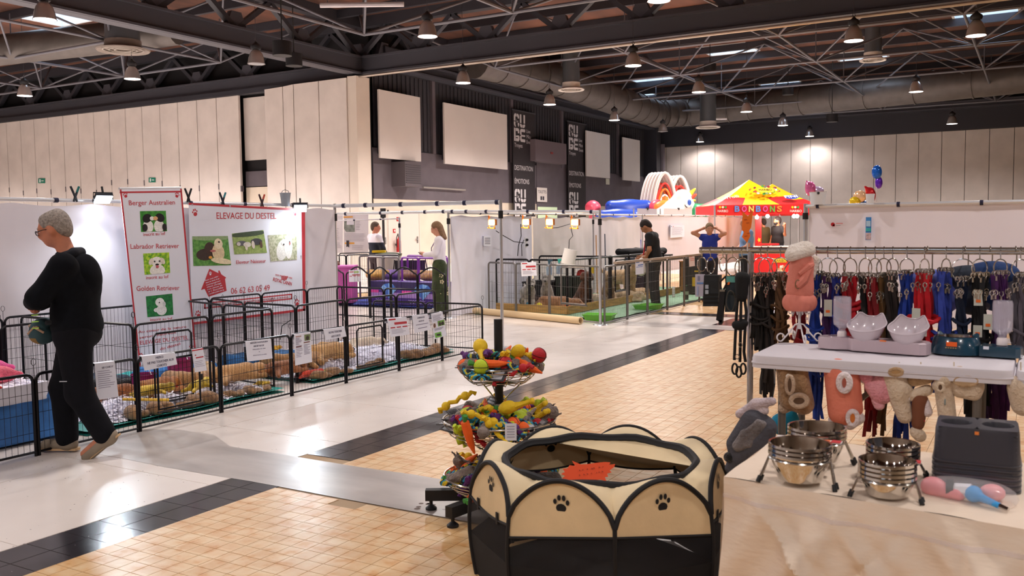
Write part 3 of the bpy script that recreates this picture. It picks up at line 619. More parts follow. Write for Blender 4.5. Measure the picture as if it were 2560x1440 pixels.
# ================================================================ LEFT STALL
class Plane:
    """a flat printed surface in the hall; p(x, y) is the point of it behind a photo pixel"""
    def __init__(s, o, n): s.o, s.n = V3(o), unit(n); s.x = unit(np.cross(EZ, s.n)); s.y = np.cross(s.n, s.x)
    def p(s, x, y, off=0.0):
        d = ray(x, y); return EYE + d * (((s.o - EYE) @ s.n) / (d @ s.n)) + s.n * off
    def text(s, t, x0, x1, y, hpx, mat, parent, org, y1=None, off=.004, bold=0.0, shear=0.0):
        a, b = s.p(x0, y, off), s.p(x1, y if y1 is None else y1, off); ax = unit(b - a); ay = np.cross(s.n, ax)
        h = abs((s.p(x0, y - hpx, 0) - s.p(x0, y, 0)) @ ay)
        return text(t, a, ax, ay, mat, parent, h=h, w=np.linalg.norm(b - a), al='L', org=org, bold=bold, shear=shear, t=.0015)
    def quad(s, q, mat, parent, org, name='print', off=.003, t=.0012):
        P = [s.p(x, y, off) for x, y in q]; n = s.n
        return MB(org).add(P + [p + n * t for p in P], [(0, 1, 2, 3)[::-1], (4, 5, 6, 7), (0, 1, 5, 4), (1, 2, 6, 5), (2, 3, 7, 6), (3, 0, 4, 7)]).build(name, mat, parent, False)
    def poly(s, pts, mat, parent, org, name='print', off=.003, t=.0012):
        P = [s.p(x, y, off) for x, y in pts]; k = len(P)
        return MB(org).add(P + [p + s.n * t for p in P], [tuple(range(k, 2 * k))] + [(i, (i + 1) % k, k + (i + 1) % k, k + i) for i in range(k)]).build(name, mat, parent, False)
    def paw(s, x, y, r, mat, parent, org, rot=0.0, name='paw_print', off=.004):
        c = s.p(x, y, off); k = np.linalg.norm(s.p(x, y + 1, 0) - s.p(x, y, 0)) * r; mb = MB(org); cr, sr = math.cos(rot), math.sin(rot)
        for (u, v, a, b) in ((0, -.28, .5, .42), (-.55, .25, .16, .22), (-.2, .6, .17, .25), (.22, .6, .17, .25), (.56, .22, .16, .22)):
            uu, vv = u * cr - v * sr, u * sr + v * cr; o = c + s.x * uu * k + s.y * vv * k
            ax, ay = s.x * cr + s.y * sr, -s.x * sr + s.y * cr
            mb.add([o + ax * a * k * math.cos(t) + ay * b * k * math.sin(t) for t in np.linspace(0, 6.2832, 13)[:-1]], [tuple(range(12))])
        return mb.build(name, mat, parent, False)
    def photo(s, q, bg, shapes, parent, org, name='photo_print'):
        """flat picture: background and flat colour shapes (u, v, ru, rv, rot, colour)"""
        Q = [s.p(x, y, .0048) for x, y in q]; mats = [M(bg[0], .4, var=.3, vs=30, col2=bg[1])]; mb = MB(org).add(Q, [(3, 2, 1, 0)]); cols = {}
        for i, (u, v, a, b, r, c) in enumerate(shapes):
            if c not in cols: cols[c] = len(mats); mats.append(M(c, .45, var=.15, vs=60))
            vs = []
            for t in np.linspace(0, 6.2832, 17)[:-1]:
                du, dv = a * math.cos(t) * math.cos(r) - b * math.sin(t) * math.sin(r), a * math.cos(t) * math.sin(r) + b * math.sin(t) * math.cos(r)
                U, W = min(1, max(0, u + du)), min(1, max(0, v + dv)); vs.append((Q[0] * (1 - U) + Q[1] * U) * (1 - W) + (Q[3] * (1 - U) + Q[2] * U) * W + s.n * (.0006 * (i + 1)))
            mb.add(vs, [tuple(range(16))[::-1]], cols[c])
        return mb.build(name, mats, parent, False)
BACK = np.array([-1., 0, 0]); FRONT = np.array([1., 0, 0])
red = M('#b8333c', .5); redl = M('#c24b55', .5); ink = M('#3b3a44', .6); vinyl = M('#dfe0ea', .45, var=.04, vs=1.5, bump=.02, bs=6); paper = M('#e4e6f2', .6)
alu = M('#c9ccd2', .3, .8); alu2 = M('#dcdde0', .35, .5); blackp = M('#17171b', .5); black_m = M('#151319', .35, .4)
sheet_m = M('#dcd6dc', .65, var=.05, vs=2, bump=.12, bs=5)

def rail(frame, a, b, r=.024, rings=(), nm='rail'):
    o = MB(frame.location).tube(a, b, r, n=12).build(nm, alu2, frame)
    a, b = V3(a), V3(b); d = unit(b - a)
    for t in rings: p = a + (b - a) * t; MB(frame.location).tube(p - d * .022, p + d * .022, r * 1.25, n=12).build('ring_clip', M('#1b1d3c', .5), o)
def pole(frame, p, h, r=.021, joint=True):
    p = V3(p); o = MB(frame.location).tube(p, p + EZ * h, r, n=12).lathe([(0, .012), (.11, .012), (.12, 0)], 16, p).build('pole', alu, frame)
    if joint: MB(frame.location).tube(p + EZ * (h - .24), p + EZ * (h - .14), r * 1.5, n=12).build('joint_clamp', blackp, o)
def sheet(name, label, a, b, z0, z1, mat, seed=0, folds=.012, cat='fabric wall', wr=1.0):
    a, b = V3(a), V3(b); d = b - a; L = np.linalg.norm(d); d = d / L; nrm = np.array([d[1], -d[0], 0]); r = random.Random(seed); ph = [r.uniform(0, 6.28) for _ in range(9)]
    def fn(u, v):
        x = u * L; z = z0 + (z1 - z0) * v
        w = folds * (1.1 - v) * (math.sin(x * 7 + ph[0]) + .6 * math.sin(x * 13 + ph[1] + v * 2) + .4 * math.sin(x * 23 + ph[2])) + .006 * wr * math.sin(z * 6 + x * 2 + ph[3]) * math.sin(x * 5 + ph[4])
        sag = -.03 * abs(math.sin(x * math.pi / .85 + ph[5])) * (v > .98)
        return a + d * x + nrm * w + EZ * (z - a[2] + sag)
    o = MB(a).grid(fn, max(20, int(L * 14)), 26).build(name, mat); o.location = a
    return tag(o, label, cat)

sheet('fabric_wall', 'long white sheet hung behind the left breeder stall', (-8.47, 1.6, 0), (-8.47, 9.66, 0), .02, 1.87, sheet_m, 1)
fr = thing('tube_stall', 'silver tube frame of the left breeder stall with a crossbar over the aisle side', 'stall frame', (-8.5, 9.7, 0))
rail(fr, (-8.5, 1.4, 1.9), (-8.5, 9.7, 1.9), .02, [.1 * i for i in range(1, 10)])
rail(fr, (-8.5, 9.7, 1.9), (-6.03, 10.06, 1.9), .026, (.06, .2, .42, .64, .8, .985))
pole(fr, (-8.5, 9.7, 0), 1.93); pole(fr, (-6.03, 10.08, 0), 1.93)

def clamp(p, c1, c2, lab, s=1.0):
    t = thing('spring_clamp', lab, 'clamp', p, group='spring clamps on the stall rails'); m1, m2 = M(c1, .5), M(c2, .5)
    for sg, mm in ((-1, m1), (1, m2)):
        MB().path([(0, sg * -.02 * s, -.05 * s), (0, 0, 0), (0, sg * .045 * s, .1 * s)], [.010 * s, .014 * s, .010 * s], 6).build('jaw', m1, t)
        MB().path([(0, sg * .02 * s, .045 * s), (0, sg * .047 * s, .105 * s)], [.013 * s, .012 * s], 6).build('grip', mm, t)
for x, y, a, b, lab in ((188, 492, '#20242c', '#1d6a68', 'black and teal spring clamp left of the roll-up banner'), (471, 494, '#16161a', '#16161a', 'all black spring clamp right of the roll-up banner'), (557, 503, '#1b2230', '#277a86', 'black and teal spring clamp above the wide vinyl banner'), (655, 507, '#3a1a1c', '#b9452c', 'dark spring clamp with an orange-red grip on the stall rail')):
    clamp(AX(x, y, -8.48), a, b, lab)
p = AX(714, 516, -8.45); t = thing('bucket', 'small grey plastic bucket hung on the stall rail', 'bucket', p)
MB().lathe([(0, 0), (.05, 0), (.068, .17), (.075, .175), (.07, .165), (.048, .01)], 16).build('body', M('#9ba3ad', .5), t); MB().path([(.07, 0, .165), (.05, 0, .2), (0, 0, .215), (-.05, 0, .2), (-.07, 0, .165)], .004, 5).build('handle', M('#6d7078', .5), t)

def flood(p, aim, lab, power=75, s=1.0):
    """small LED flood light clamped to the rail"""
    p, aim = V3(p), unit(aim); x, y, z = frame_of(aim); t = thing('led_floodlight', lab, 'floodlight', p, group='LED floodlights of the left stall')
    MB().box(-aim * .02, (.17 * s, .13 * s, .035), ax=(x, y, z)).build('housing', M('#2c3036', .4, .5), t, False)
    MB().box(aim * .002, (.155 * s, .115 * s, .01), ax=(x, y, z)).build('glass', M('#eaf3ff', .3, emit=60.0), t, False)
    MB().path([x * .095, x * .095 + EZ * .07, -x * .095 + EZ * .07, -x * .095], .007, 6).path([EZ * .07, EZ * .1 - aim * .04], .012, 6).build('bracket', blackp, t)
    ld = bpy.data.lights.new('flood_light', 'SPOT'); ld.energy = power; ld.color = (.82, .92, 1); ld.spot_size = 2.5; ld.spot_blend = .6; ld.shadow_soft_size = .06
    l = bpy.data.objects.new('flood_light', ld); COL.objects.link(l); l.parent = t; l.location = aim * .03; l.rotation_mode = 'QUATERNION'; l.rotation_quaternion = Vector(-aim).to_track_quat('Z', 'Y')
flood(AX(258, 499, -8.33), (.55, -.15, -.8), 'dazzling white LED floodlight above the walking man'); flood(AX(751, 521, -8.33), (.5, -.45, -.75), 'white LED floodlight at the corner of the wide vinyl banner')

# ---- roll-up banner
pl = Plane(AX(376, 470, -8.22), unit((1, -.06, .055))); TL, TR = pl.p(299, 474), pl.p(454, 472); BR, BL = pl.p(492, 905), pl.p(352, 950)
o = (TL + TR) / 2 * [1, 1, 0]; t = thing('rollup_banner', 'white roll-up banner with red border naming three dog breeds', 'banner', o); O = t.location
pl.quad([(352, 950), (492, 905), (454, 472), (299, 474)], vinyl, t, O, 'banner_sheet', 0, .003)
for a, b in (((299, 474), (352, 950)), ((454, 472), (492, 905)), ((299, 479), (454, 477))):
    dx, dy = (4, 0) if abs(a[1] - b[1]) > 50 else (0, 4); sg = 1 if a[0] < 310 else -1
    pl.quad([(b[0], b[1]), (b[0] + (dx * sg), b[1] + dy), (a[0] + dx * sg, a[1] + dy), (a[0], a[1])] if dx else [(a[0], a[1] + 4), (b[0], b[1] + 4), b, a], red, t, O, 'border', .003)
MB(O).tube(TL + EZ * .01 - pl.n * .01, TR + EZ * .01 - pl.n * .01, .014).build('top_bar', alu2, t)
MB(O).bb((BL[0] - .12, BL[1] - .02, 0), (BR[0] + .12, BR[1] + .02, .07)).build('base', alu, t, False)
for s_, x0, x1, y, h in (('Berger Australien', 322, 437, 513, 12), ('Labrador Retriever', 326, 447, 622, 12), ('Golden Retriever', 341, 448, 727, 12)): pl.text(s_, x0, x1, y, h, redl, t, O, y1=y - 2)
for x0, x1, y in ((358, 413, 590), (365, 421, 698), (375, 430, 803)): pl.text('inscrit au lof', x0, x1, y, 8, redl, t, O, y1=y - 3)
for s_, x0, x1, y, h in (('ELEVAGE DU DESTEL', 350, 470, 862, 10), ('Au coeur de la nature', 345, 465, 833, 6), ('seront heureux', 348, 440, 847, 6), ('du destel', 400, 450, 876, 7)): pl.text(s_, x0, x1, y, h, redl, t, O, y1=y - 14)
for x, y in ((313, 488), (442, 488)): pl.paw(x, y, 9, red, t, O, .3 if x < 400 else -.3)
for x, y in ((352, 890), (478, 868)): pl.paw(x, y, 9, red, t, O)
pl.photo([(349, 528), (414, 527), (417, 578), (352, 580)], ('#4f9a3e', '#2f7a2c'), [(.28, .75, .2, .32, 0, '#e8e6e2'), (.7, .75, .2, .32, 0, '#e8e6e2'), (.25, .35, .17, .22, .3, '#1d1b1e'), (.75, .33, .17, .22, -.3, '#1d1b1e'), (.44, .36, .09, .1, 0, '#e8e6e2'), (.57, .36, .09, .1, 0, '#d9a878'), (.15, .8, .1, .18, 0, '#232026'), (.9, .8, .09, .18, 0, '#232026')], t, O)
pl.photo([(357, 634), (422, 631), (425, 682), (361, 687)], ('#b9d93e', '#4f9a24'), [(.5, .85, .3, .3, 0, '#e9e6dc'), (.5, .42, .22, .24, 0, '#efece3'), (.28, .4, .09, .17, .3, '#dcd3c2'), (.72, .4, .09, .17, -.3, '#dcd3c2'), (.5, .56, .07, .05, 0, '#241f20'), (.5, .66, .06, .07, 0, '#c4606a'), (.41, .4, .03, .04, 0, '#241f20'), (.6, .4, .03, .04, 0, '#241f20')], t, O)
pl.photo([(364, 741), (430, 734), (433, 787), (368, 793)], ('#2c8a45', '#1c5f3a'), [(.55, .72, .2, .25, 0, '#e4e6e2'), (.5, .34, .17, .2, 0, '#eceeea'), (.35, .7, .1, .1, 0, '#e4e6e2'), (.66, .45, .06, .12, 0, '#cfd3d0'), (.48, .36, .03, .03, 0, '#2a2a2a')], t, O)

# ---- wide vinyl banner
pl = Plane((-8.4, 7, 1), FRONT); Q = [(480, 812), (763, 777), (762, 522), (471, 507)]; o = pl.p(480, 812) * [1, 1, 0]
t = thing('vinyl_banner', 'wide white vinyl banner of a dog breeder with red border and red house', 'banner', o); O = t.location
pl.quad(Q, vinyl, t, O, 'banner_sheet', 0, .003)
pl.quad([(471, 512), (762, 528), (762, 522), (471, 507)], red, t, O, 'border'); pl.quad([(480, 812), (763, 777), (763, 771), (480, 806)], red, t, O, 'border'); pl.quad([(757, 777), (763, 777), (762, 522), (753, 522)], red, t, O, 'border')
pl.text('ELEVAGE DU DESTEL', 541, 690, 547, 16, red, t, O, y1=547); pl.text('Eleveur Naisseur', 590, 664, 660, 9, redl, t, O, y1=656); pl.text('06 62 63 05 49', 577, 674, 735, 15, redl, t, O, y1=726)
pl.text('nous nourrissons avec', 688, 730, 688, 5, redl, t, O, y1=697); pl.text('ROYAL CANIN', 682, 728, 702, 9, red, t, O, y1=714, bold=.01)
for i in range(5): pl.quad([(703 + i * 2.6, 699), (705 + i * 2.6, 700), (707 + (i - 2) * .8 + i * 2.6, 690 - (i == 2)), (705 + (i - 2) * .8 + i * 2.6, 690)], red, t, O, 'crown_bar', .004)
pl.poly([(502, 725), (511, 722), (521, 742), (566, 727), (562, 697), (565, 694), (553, 686), (548, 676), (545, 677), (546, 683), (523, 672)][::-1], red, t, O, 'house_print')
for i, s_ in enumerate(('Pour vous aider', 'dans le choix d un', 'compagnon', 'chiens elevage', 'nos chiots et', 'en famille', 'adultes')): pl.text(s_, 512 + i * 1.5, 545 + i * 2.4, 703 + i * 5.6, 3.5, paper, t, O, y1=692 + i * 5.6, off=.006)
pl.paw(525, 684, 6, paper, t, O, off=.006)
for x, y, r in ((487, 532, 12), (737, 533, 9), (495, 786, 12), (742, 757, 12)): pl.paw(x, y, r, red, t, O, .25)
for q in ([(510, 760), (730, 737), (730, 734), (510, 757)], [(510, 772), (730, 748), (730, 745), (510, 769)], [(727, 748), (730, 748), (730, 735), (727, 735)], [(510, 772), (513, 772), (513, 757), (510, 757)]): pl.quad(q, red, t, O, 'address_box')
pl.text('www.elevagedudestel.com', 520, 720, 766, 5, redl, t, O, y1=744)
pl.photo([(480, 591), (569, 590), (577, 663), (483, 665)], ('#6aa04c', '#3f7a33'), [(.5, .05, .6, .1, 0, '#8aa372'), (.32, .62, .24, .2, -.2, '#3a2a24'), (.45, .4, .14, .2, .1, '#3f2a22'), (.68, .55, .17, .3, 0, '#d9c39c'), (.7, .26, .12, .18, 0, '#e6d6b6'), (.72, .2, .03, .03, 0, '#231f1d'), (.53, .5, .08, .04, 0, '#b76a66'), (.45, .72, .05, .05, 0, '#dd9a3a'), (.75, .85, .3, .1, .2, '#e2d2ac')], t, O)
pl.photo([(579, 584), (658, 575), (667, 632), (585, 636)], ('#9fb06a', '#7d9450'), [(.5, .1, .6, .12, 0, '#38492b'), (.25, .5, .16, .12, 0, '#5b5a60'), (.42, .58, .12, .12, 0, '#d8d2c6'), (.72, .48, .18, .15, .1, '#3b3a3f'), (.6, .6, .05, .18, 0, '#d8cdbf'), (.85, .62, .04, .16, 0, '#5a3f31'), (.38, .7, .04, .14, 0, '#d8cdbf'), (.16, .52, .06, .09, 0, '#cfc8c0')], t, O)
pl.photo([(669, 588), (741, 584), (742, 649), (676, 654)], ('#c9c7ae', '#8d9271'), [(.45, .6, .2, .4, .2, '#e5e2da'), (.68, .5, .15, .45, 0, '#edeae2'), (.52, .3, .08, .12, 0, '#f0eee8'), (.72, .22, .09, .13, 0, '#f3f1ec'), (.52, .38, .025, .03, 0, '#2a2424'), (.73, .3, .025, .03, 0, '#2a2424'), (.74, .36, .02, .05, 0, '#c46a6a')], t, O)
for x, y in ((480, 512), (752, 640), (574, 515), (668, 516)): MB(O).path([pl.p(x, y, .006) + pl.x * .008 * math.cos(a) + pl.y * .008 * math.sin(a) for a in np.linspace(0, 6.28, 9)[:-1]], .003, 5, True).build('eyelet', alu, t)
# ---- exit signs on the partition
for x, y, lab in ((105, 452, 'small green exit sign further left on the folding partition'), (381, 450, 'small green exit sign right of the first on the folding partition')):
    pe = Plane((0, YP - .01, 0), (0, -1, 0)); o = pe.p(x, y); t = thing('exit_sign', lab, 'sign', o); O = t.location
    pe.quad([(x - 8, y + 6), (x + 8, y + 6), (x + 8, y - 6), (x - 8, y - 6)], M('#1c7a63', .4), t, O, 'plate', 0, .03)
    pe.quad([(x - 5, y + 4), (x - 2, y + 4), (x - 2, y - 4), (x - 5, y - 4)], M('#dfe9e4', .4), t, O, 'doorway_symbol', .034); pe.quad([(x, y + 1), (x + 6, y + 1), (x + 6, y - 1), (x, y - 1)], M('#dfe9e4', .4), t, O, 'arrow', .034)

# ---- wire pens
def pen_panel(a, b, h, label, grp, mat=black_m, r=.011, gap=.042, nh=3, gate=None, z0=.03, pin=True, rings=True, arch=0.0, feet=False, name='wire_fence'):
    a, b = V3(a), V3(b); d = b - a; L = np.linalg.norm(d); rz = math.atan2(d[1], d[0])
    t = thing(name, label, 'wire fence', a, rz, grp); c = min(.05, L * .2); g = .012
    pts = [(g, 0, 0)] + [(g, 0, h - c)] + [(g + c - c * math.cos(q), 0, h - c + c * math.sin(q)) for q in (.5, 1.05)] + [(g + c, 0, h)] 
    if arch: pts += [(g + c + (L - 2 * g - 2 * c) * u, 0, h + arch * math.sin(math.pi * u)) for u in np.linspace(0, 1, 9)[1:-1]]
    pts += [(L - p[0], 0, p[2]) for p in pts[:5][::-1]]
    MB().path(pts, r, 7).tube((g, 0, z0), (L - g, 0, z0), r * .8, n=6).build('frame', mat, t)
    w = MB(); n = max(2, int(round((L - 2 * g) / gap)))
    for i in range(1, n):
        x = g + (L - 2 * g) * i / n; u = min(1, max(0, (x - g - c) / (L - 2 * g - 2 * c))); w.tube((x, 0, z0), (x, 0, h + arch * math.sin(math.pi * u) - .004), .0017, n=4, caps=False)
    for i in range(1, nh + 1): z = z0 + (h - z0) * i / (nh + 1); w.tube((g, .002, z), (L - g, .002, z), .0017, n=4, caps=False)
    w.build('wire_grid', mat, t)['kind'] = 'stuff'
    if pin:
        MB().path([(0, 0, h * .2), (0, 0, h + .06)] + [(.018 * math.sin(q), 0, h + .085 - .025 * math.cos(q)) for q in np.linspace(.4, 5.9, 8)] + [(0, 0, h + .06)], .0022, 5).build('hinge_pin', M('#3a383d', .4, .6), t)
    if gate:
        x0, x1, g0, g1 = gate; fr_ = MB().path([(x0, .012, g0), (x0, .012, g1 - .03), (x0 + .03, .012, g1), (x1 - .03, .012, g1), (x1, .012, g1 - .03), (x1, .012, g0)], r * .85, 6, True).build('gate_frame', mat, t)
        MB().tube((x0 - .02, 0, g0 - .02), (x1 + .02, 0, g0 - .02), r * .8, n=6).build('gate_sill', mat, t); MB().box((x1 + .02, .02, (g0 + g1) / 2), (.03, .015, .05)).build('latch', M('#2a2a2e', .4, .5), fr_, False)
    return t
Ys = [2.08, 2.92, 3.76, 4.6, 5.43, 6.29, 7.07, 7.96, 8.8, 9.72]
for i, (y0_, y1_) in enumerate(zip(Ys[:-1], Ys[1:])):
    pen_panel((-6.1, y0_, 0), (-6.1, y1_, 0), .585, 'low black wire fence along the aisle, %s from the far end' % ORD[len(Ys) - 2 - i], 'low front pen panels', gate=(.2, .62, .14, .54) if i in (3, 6) else None)
pen_panel((-6.1, 9.72, 0), (-6.95, 9.66, 0), .6, 'black wire fence closing the far end of the puppy pens, aisle half', 'far end pen panels'); pen_panel((-6.95, 9.66, 0), (-7.8, 9.62, 0), .6, 'black wire fence closing the far end of the puppy pens, wall half', 'far end pen panels')
tall = [((-6.52, 4.9), (-6.52, 5.7)), ((-6.5, 5.7), (-6.53, 6.5)), ((-6.55, 6.84), (-6.6, 7.68)), ((-6.6, 7.68), (-6.5, 8.45)), ((-6.5, 8.45), (-6.5, 9.25))]
for i, (a, b) in enumerate(tall): pen_panel((*a, 0), (*b, 0), .8, 'tall black wire fence behind the low front row, %s from the man' % ORD[i], 'tall inner pen panels', gate=(.2, .6, .12, .7) if i == 0 else None)
bk = [4.0, 4.8, 5.6, 6.4, 7.2, 8.0, 8.8, 9.5]
for i, (y0_, y1_) in enumerate(zip(bk[:-1], bk[1:])): pen_panel((-8.22, y0_, 0), (-8.22, y1_, 0), .8, 'tall black wire fence along the white sheet, %s from the man' % ORD[i], 'tall pen panels along the sheet')
for i, (a, b) in enumerate((((-6.52, 4.9), (-7.35, 4.92)), ((-7.35, 4.92), (-8.2, 4.95)), ((-6.53, 6.5), (-7.36, 6.62)), ((-7.36, 6.62), (-8.2, 6.85)), ((-6.55, 6.84), (-7.38, 6.93)), ((-7.38, 6.93), (-8.2, 7.2)), ((-6.5, 9.25), (-7.35, 9.3)), ((-7.35, 9.3), (-8.2, 9.35)))):
    pen_panel((*a, 0), (*b, 0), .8, 'tall black wire divider %s between puppy pens, %s half' % (('beside the walking man', 'of the first pen', 'of the second pen', 'at the far end')[i // 2], ('aisle', 'wall')[i % 2]), 'tall pen dividers', pin=True)
for i, (y0_, y1_) in enumerate(((2.6, 3.45), (3.45, 4.31), (4.31, 4.72))): pen_panel((-7.45, y0_, 0), (-7.45, y1_, 0), .8, 'tall black wire fence left of the man, %s from the picture edge' % ORD[i], 'tall pen panels left of the man')
MB().path([AX(727, 780, -8.3), AX(727, 800, -8.3), AX(705, 815, -8.3), AX(700, 850, -8.3)], .006, 5).build('x', blackp).name = 'power_cable'; tag(bpy.data.objects['power_cable'], 'thin black cable hanging below the wide vinyl banner', 'cable')

# ---- notices hooked over the pens
def notice(label, q, lines, plane, grp='paper notices on the pens', m=paper, name='notice'):
    P = [plane.p(x, y) for x, y in q]; o = P[0]; t = thing(name, label, 'notice', o, group=grp); O = t.location
    plane.quad([q[3], q[2], q[1], q[0]], m, t, O, 'sheet', 0, .002)
    top = P[0], P[1]; MB(O).add([top[0], top[1], top[1] - plane.n * .03 + EZ * .004, top[0] - plane.n * .03 + EZ * .004, top[1] - plane.n * .032 - EZ * .05, top[0] - plane.n * .032 - EZ * .05], [(0, 1, 2, 3), (3, 2, 4, 5)]).build('folded_edge', m, t, False)
    for (s_, u0, u1, v, h, c) in lines:
        L = lambda u, vv: tuple((np.array(q[0]) * (1 - u) + np.array(q[1]) * u) * (1 - vv) + (np.array(q[3]) * (1 - u) + np.array(q[2]) * u) * vv)
        hp = h * (q[3][1] - q[0][1]); mm = M(c, .6)
        if s_: a, b = L(u0, v), L(u1, v); plane.text(s_, a[0], b[0], a[1], hp, mm, t, O, y1=b[1])
        else: plane.quad([L(u0, v), L(u1, v), L(u1, v - h), L(u0, v - h)], mm, t, O, 'printed_bar', .003)
    return t
pf = Plane((-6.08, 5, 0), FRONT); R_, B_, K_ = '#b8323c', '#5f7fc0', '#5c5a70'
txt = lambda n, v0, v1, u0=.1, u1=.9: [(None, u0, u1 - RND.uniform(0, .25), v0 + (v1 - v0) * i / n, .018, '#9c9aac') for i in range(n)]
notice('white typed notice just right of the walking man', [(236, 909), (286, 903), (296, 992), (243, 1000)], [('LE CHIOT', .35, .9, .16, .05, K_)] + txt(9, .24, .75), pf)
notice('white notice reading MERCI NE PAS TOUCHER AUX CHIOTS', [(353, 891), (437, 881), (443, 911), (361, 927)], [('MERCI', .4, .62, .3, .16, K_), ('NE PAS TOUCHER AUX', .12, .92, .62, .17, K_), ('CHIOTS', .38, .68, .92, .17, K_)], pf)
notice('small notice with red header beside the purple bucket', [(479, 875), (507, 870), (517, 926), (487, 931)], [(None, 0, 1, .06, .06, R_), (None, .25, .9, .4, .05, R_), (None, .2, .3, .28, .05, R_)] + txt(4, .55, .85), pf)
notice('white notice reading BERGER AUSTRALIEN INSCRIT AU LOF', [(613, 854), (677, 847), (681, 896), (618, 904)], [('BERGER AUSTRALIEN', .18, .85, .14, .07, K_), ('INSCRIT AU LOF', .3, .7, .32, .08, K_), ('Disponible de suite', .25, .75, .46, .05, '#8a88a0'), ('et', .48, .52, .6, .05, '#8a88a0'), ('Réservation possible', .25, .78, .76, .05, '#8a88a0')], pf)
n_ = notice('tall printed notice with a small dog photo at its top right', [(735, 836), (776, 830), (780, 905), (738, 914)], [(None, .08, .42, .1, .025, '#9a6a5c'), (None, .55, .92, .33, .03, '#7a4a44'), (None, .08, .4, .43, .03, '#7a4a44')] + txt(7, .15, .38, .08, .48) + txt(8, .4, .8, .08, .48) + txt(8, .4, .75, .55, .95), pf)
pf.photo([(760, 837), (775, 835), (775, 850), (761, 852)], ('#8a9a6c', '#5f7048'), [(.5, .6, .3, .35, 0, '#3a332c')], n_, n_.location)
notice('white notice reading NE PAS TOUCHER AUX CHIOTS further right', [(808, 824), (861, 817), (866, 841), (814, 850)], [('NE PAS TOUCHER', .2, .82, .46, .2, K_), ('AUX CHIOTS', .28, .72, .86, .2, K_)], pf)
red_doc = [(None, .08, .42, .1, .08, R_), (None, .32, .96, .36, .13, R_), (None, .08, .32, .54, .06, R_), (None, .4, .62, .54, .06, R_), (None, .7, .95, .54, .06, R_)] + txt(4, .64, .9)
notice('white notice with bold red bars at the far end of the front pens', [(967, 797), (1016, 793), (1024, 836), (977, 843)], red_doc, pf)
notice('white notice reading LABRADOR near the far end of the front pens', [(1030, 790), (1069, 785), (1077, 824), (1036, 833)], [('LABRADOR', .3, .75, .2, .09, K_), ('INSCRIT LOF', .35, .68, .4, .07, K_), (None, .15, .9, .58, .04, '#8a88a0'), (None, .25, .8, .8, .04, '#8a88a0')], pf)
n_ = notice('tall notice with small dog photos at the far end of the front pens', [(1077, 785), (1106, 779), (1116, 839), (1086, 848)], txt(6, .1, .35) + txt(3, .62, .72), pf)
pf.photo([(1093, 803), (1109, 799), (1111, 812), (1095, 816)], ('#7ab04c', '#4f8030'), [(.3, .6, .2, .35, 0, '#3a2c24'), (.7, .6, .2, .35, 0, '#2a2220')], n_, n_.location); pf.photo([(1086, 833), (1102, 829), (1104, 841), (1088, 845)], ('#7ac04c', '#4f9030'), [(.55, .5, .35, .2, .2, '#1d1a1c')], n_, n_.location); pf.photo([(1080, 808), (1090, 806), (1091, 820), (1081, 822)], ('#e0dcdc', '#cfcaca'), [(.5, .5, .3, .4, 0, '#6d4a3a')], n_, n_.location)

# ---- inside the puppy pens: mats, shredded paper, brown tufts, cushions, toys, puppies
teal = M('#1f8a80', .55, var=.15, vs=6); shred_m = M('#f3f0fa', .7); tuft_m = fur('#a87f55', '#6d4d33')
def mat_sheet(lab, x0, x1, y0_, y1_, m=teal):
    def fn(u, v):
        x, y = x0 + (x1 - x0) * u, y0_ + (y1_ - y0_) * v; e = min(u, 1 - u, v * 2, (1 - v) * 2)
        return (x + .02 * math.sin(y * 5), y, .022 + .014 * max(0, .06 - e) / .06 + .004 * math.sin(y * 9 + x * 4))
    b = MB((x0, y0_, .005)).grid(fn, 16, 30); n = len(b.v); b.add([(p[0], p[1], .006) for p in b.v[:n]], [f[::-1] for f in b.f])
    o = b.build('pen_mat', m); o.location = (x0, y0_, .005); return tag(o, lab, 'mat')
mat_sheet('teal plastic mat under the puppies left of centre', -8.0, -6.33, 4.3, 6.42); mat_sheet('teal plastic mat under the far puppies', -8.0, -6.38, 6.9, 9.5)
def shreds(lab, x0, x1, y0_, y1_, n, hz, seed):
    r = random.Random(seed); b = MB()
    for i in range(n):
        x, y = r.uniform(x0, x1), r.uniform(y0_, y1_); e = min((x - x0) / .25, (x1 - x) / .25, (y - y0_) / .3, (y1_ - y) / .3, 1)
        z = .03 + hz * max(0, e) * r.random() ** .6; a = r.uniform(0, 6.28); L = r.uniform(.05, .12); w = r.uniform(.004, .008); dx, dy = math.cos(a) * L / 2, math.sin(a) * L / 2; up = r.uniform(-.004, .018)
        nx, ny = -math.sin(a) * w, math.cos(a) * w; c = [(x - dx, y - dy, z), (x, y, z + up), (x + dx, y + dy, max(.03, z + r.uniform(-.012, .02)))]
        vs = []
        for p in c: vs += [(p[0] - nx, p[1] - ny, p[2]), (p[0] + nx, p[1] + ny, p[2] + w * .25)]
        b.add(vs, [(0, 1, 3, 2), (2, 3, 5, 4)])
    def fn(u, v):
        e = min(u, 1 - u, v, 1 - v) * 4; return (x0 + (x1 - x0) * u, y0_ + (y1_ - y0_) * v, .028 + hz * .85 * min(1, e) + .01 * math.sin(u * 40) * math.sin(v * 37))
    b.grid(fn, 14, 18)
    return tag(b.build('paper_shreds', shred_m, None, False), lab, 'paper shreds', kind='stuff')
shreds('white paper strips heaped in the first puppy pen', -7.9, -6.45, 4.55, 5.6, 3800, .13, 1); shreds('white paper strips in the middle puppy pen', -7.9, -6.42, 5.55, 6.35, 3000, .1, 2); shreds('white paper strips in the far puppy pens', -7.95, -6.5, 6.95, 9.35, 6500, .12, 3)
r = random.Random(4); tuft = None
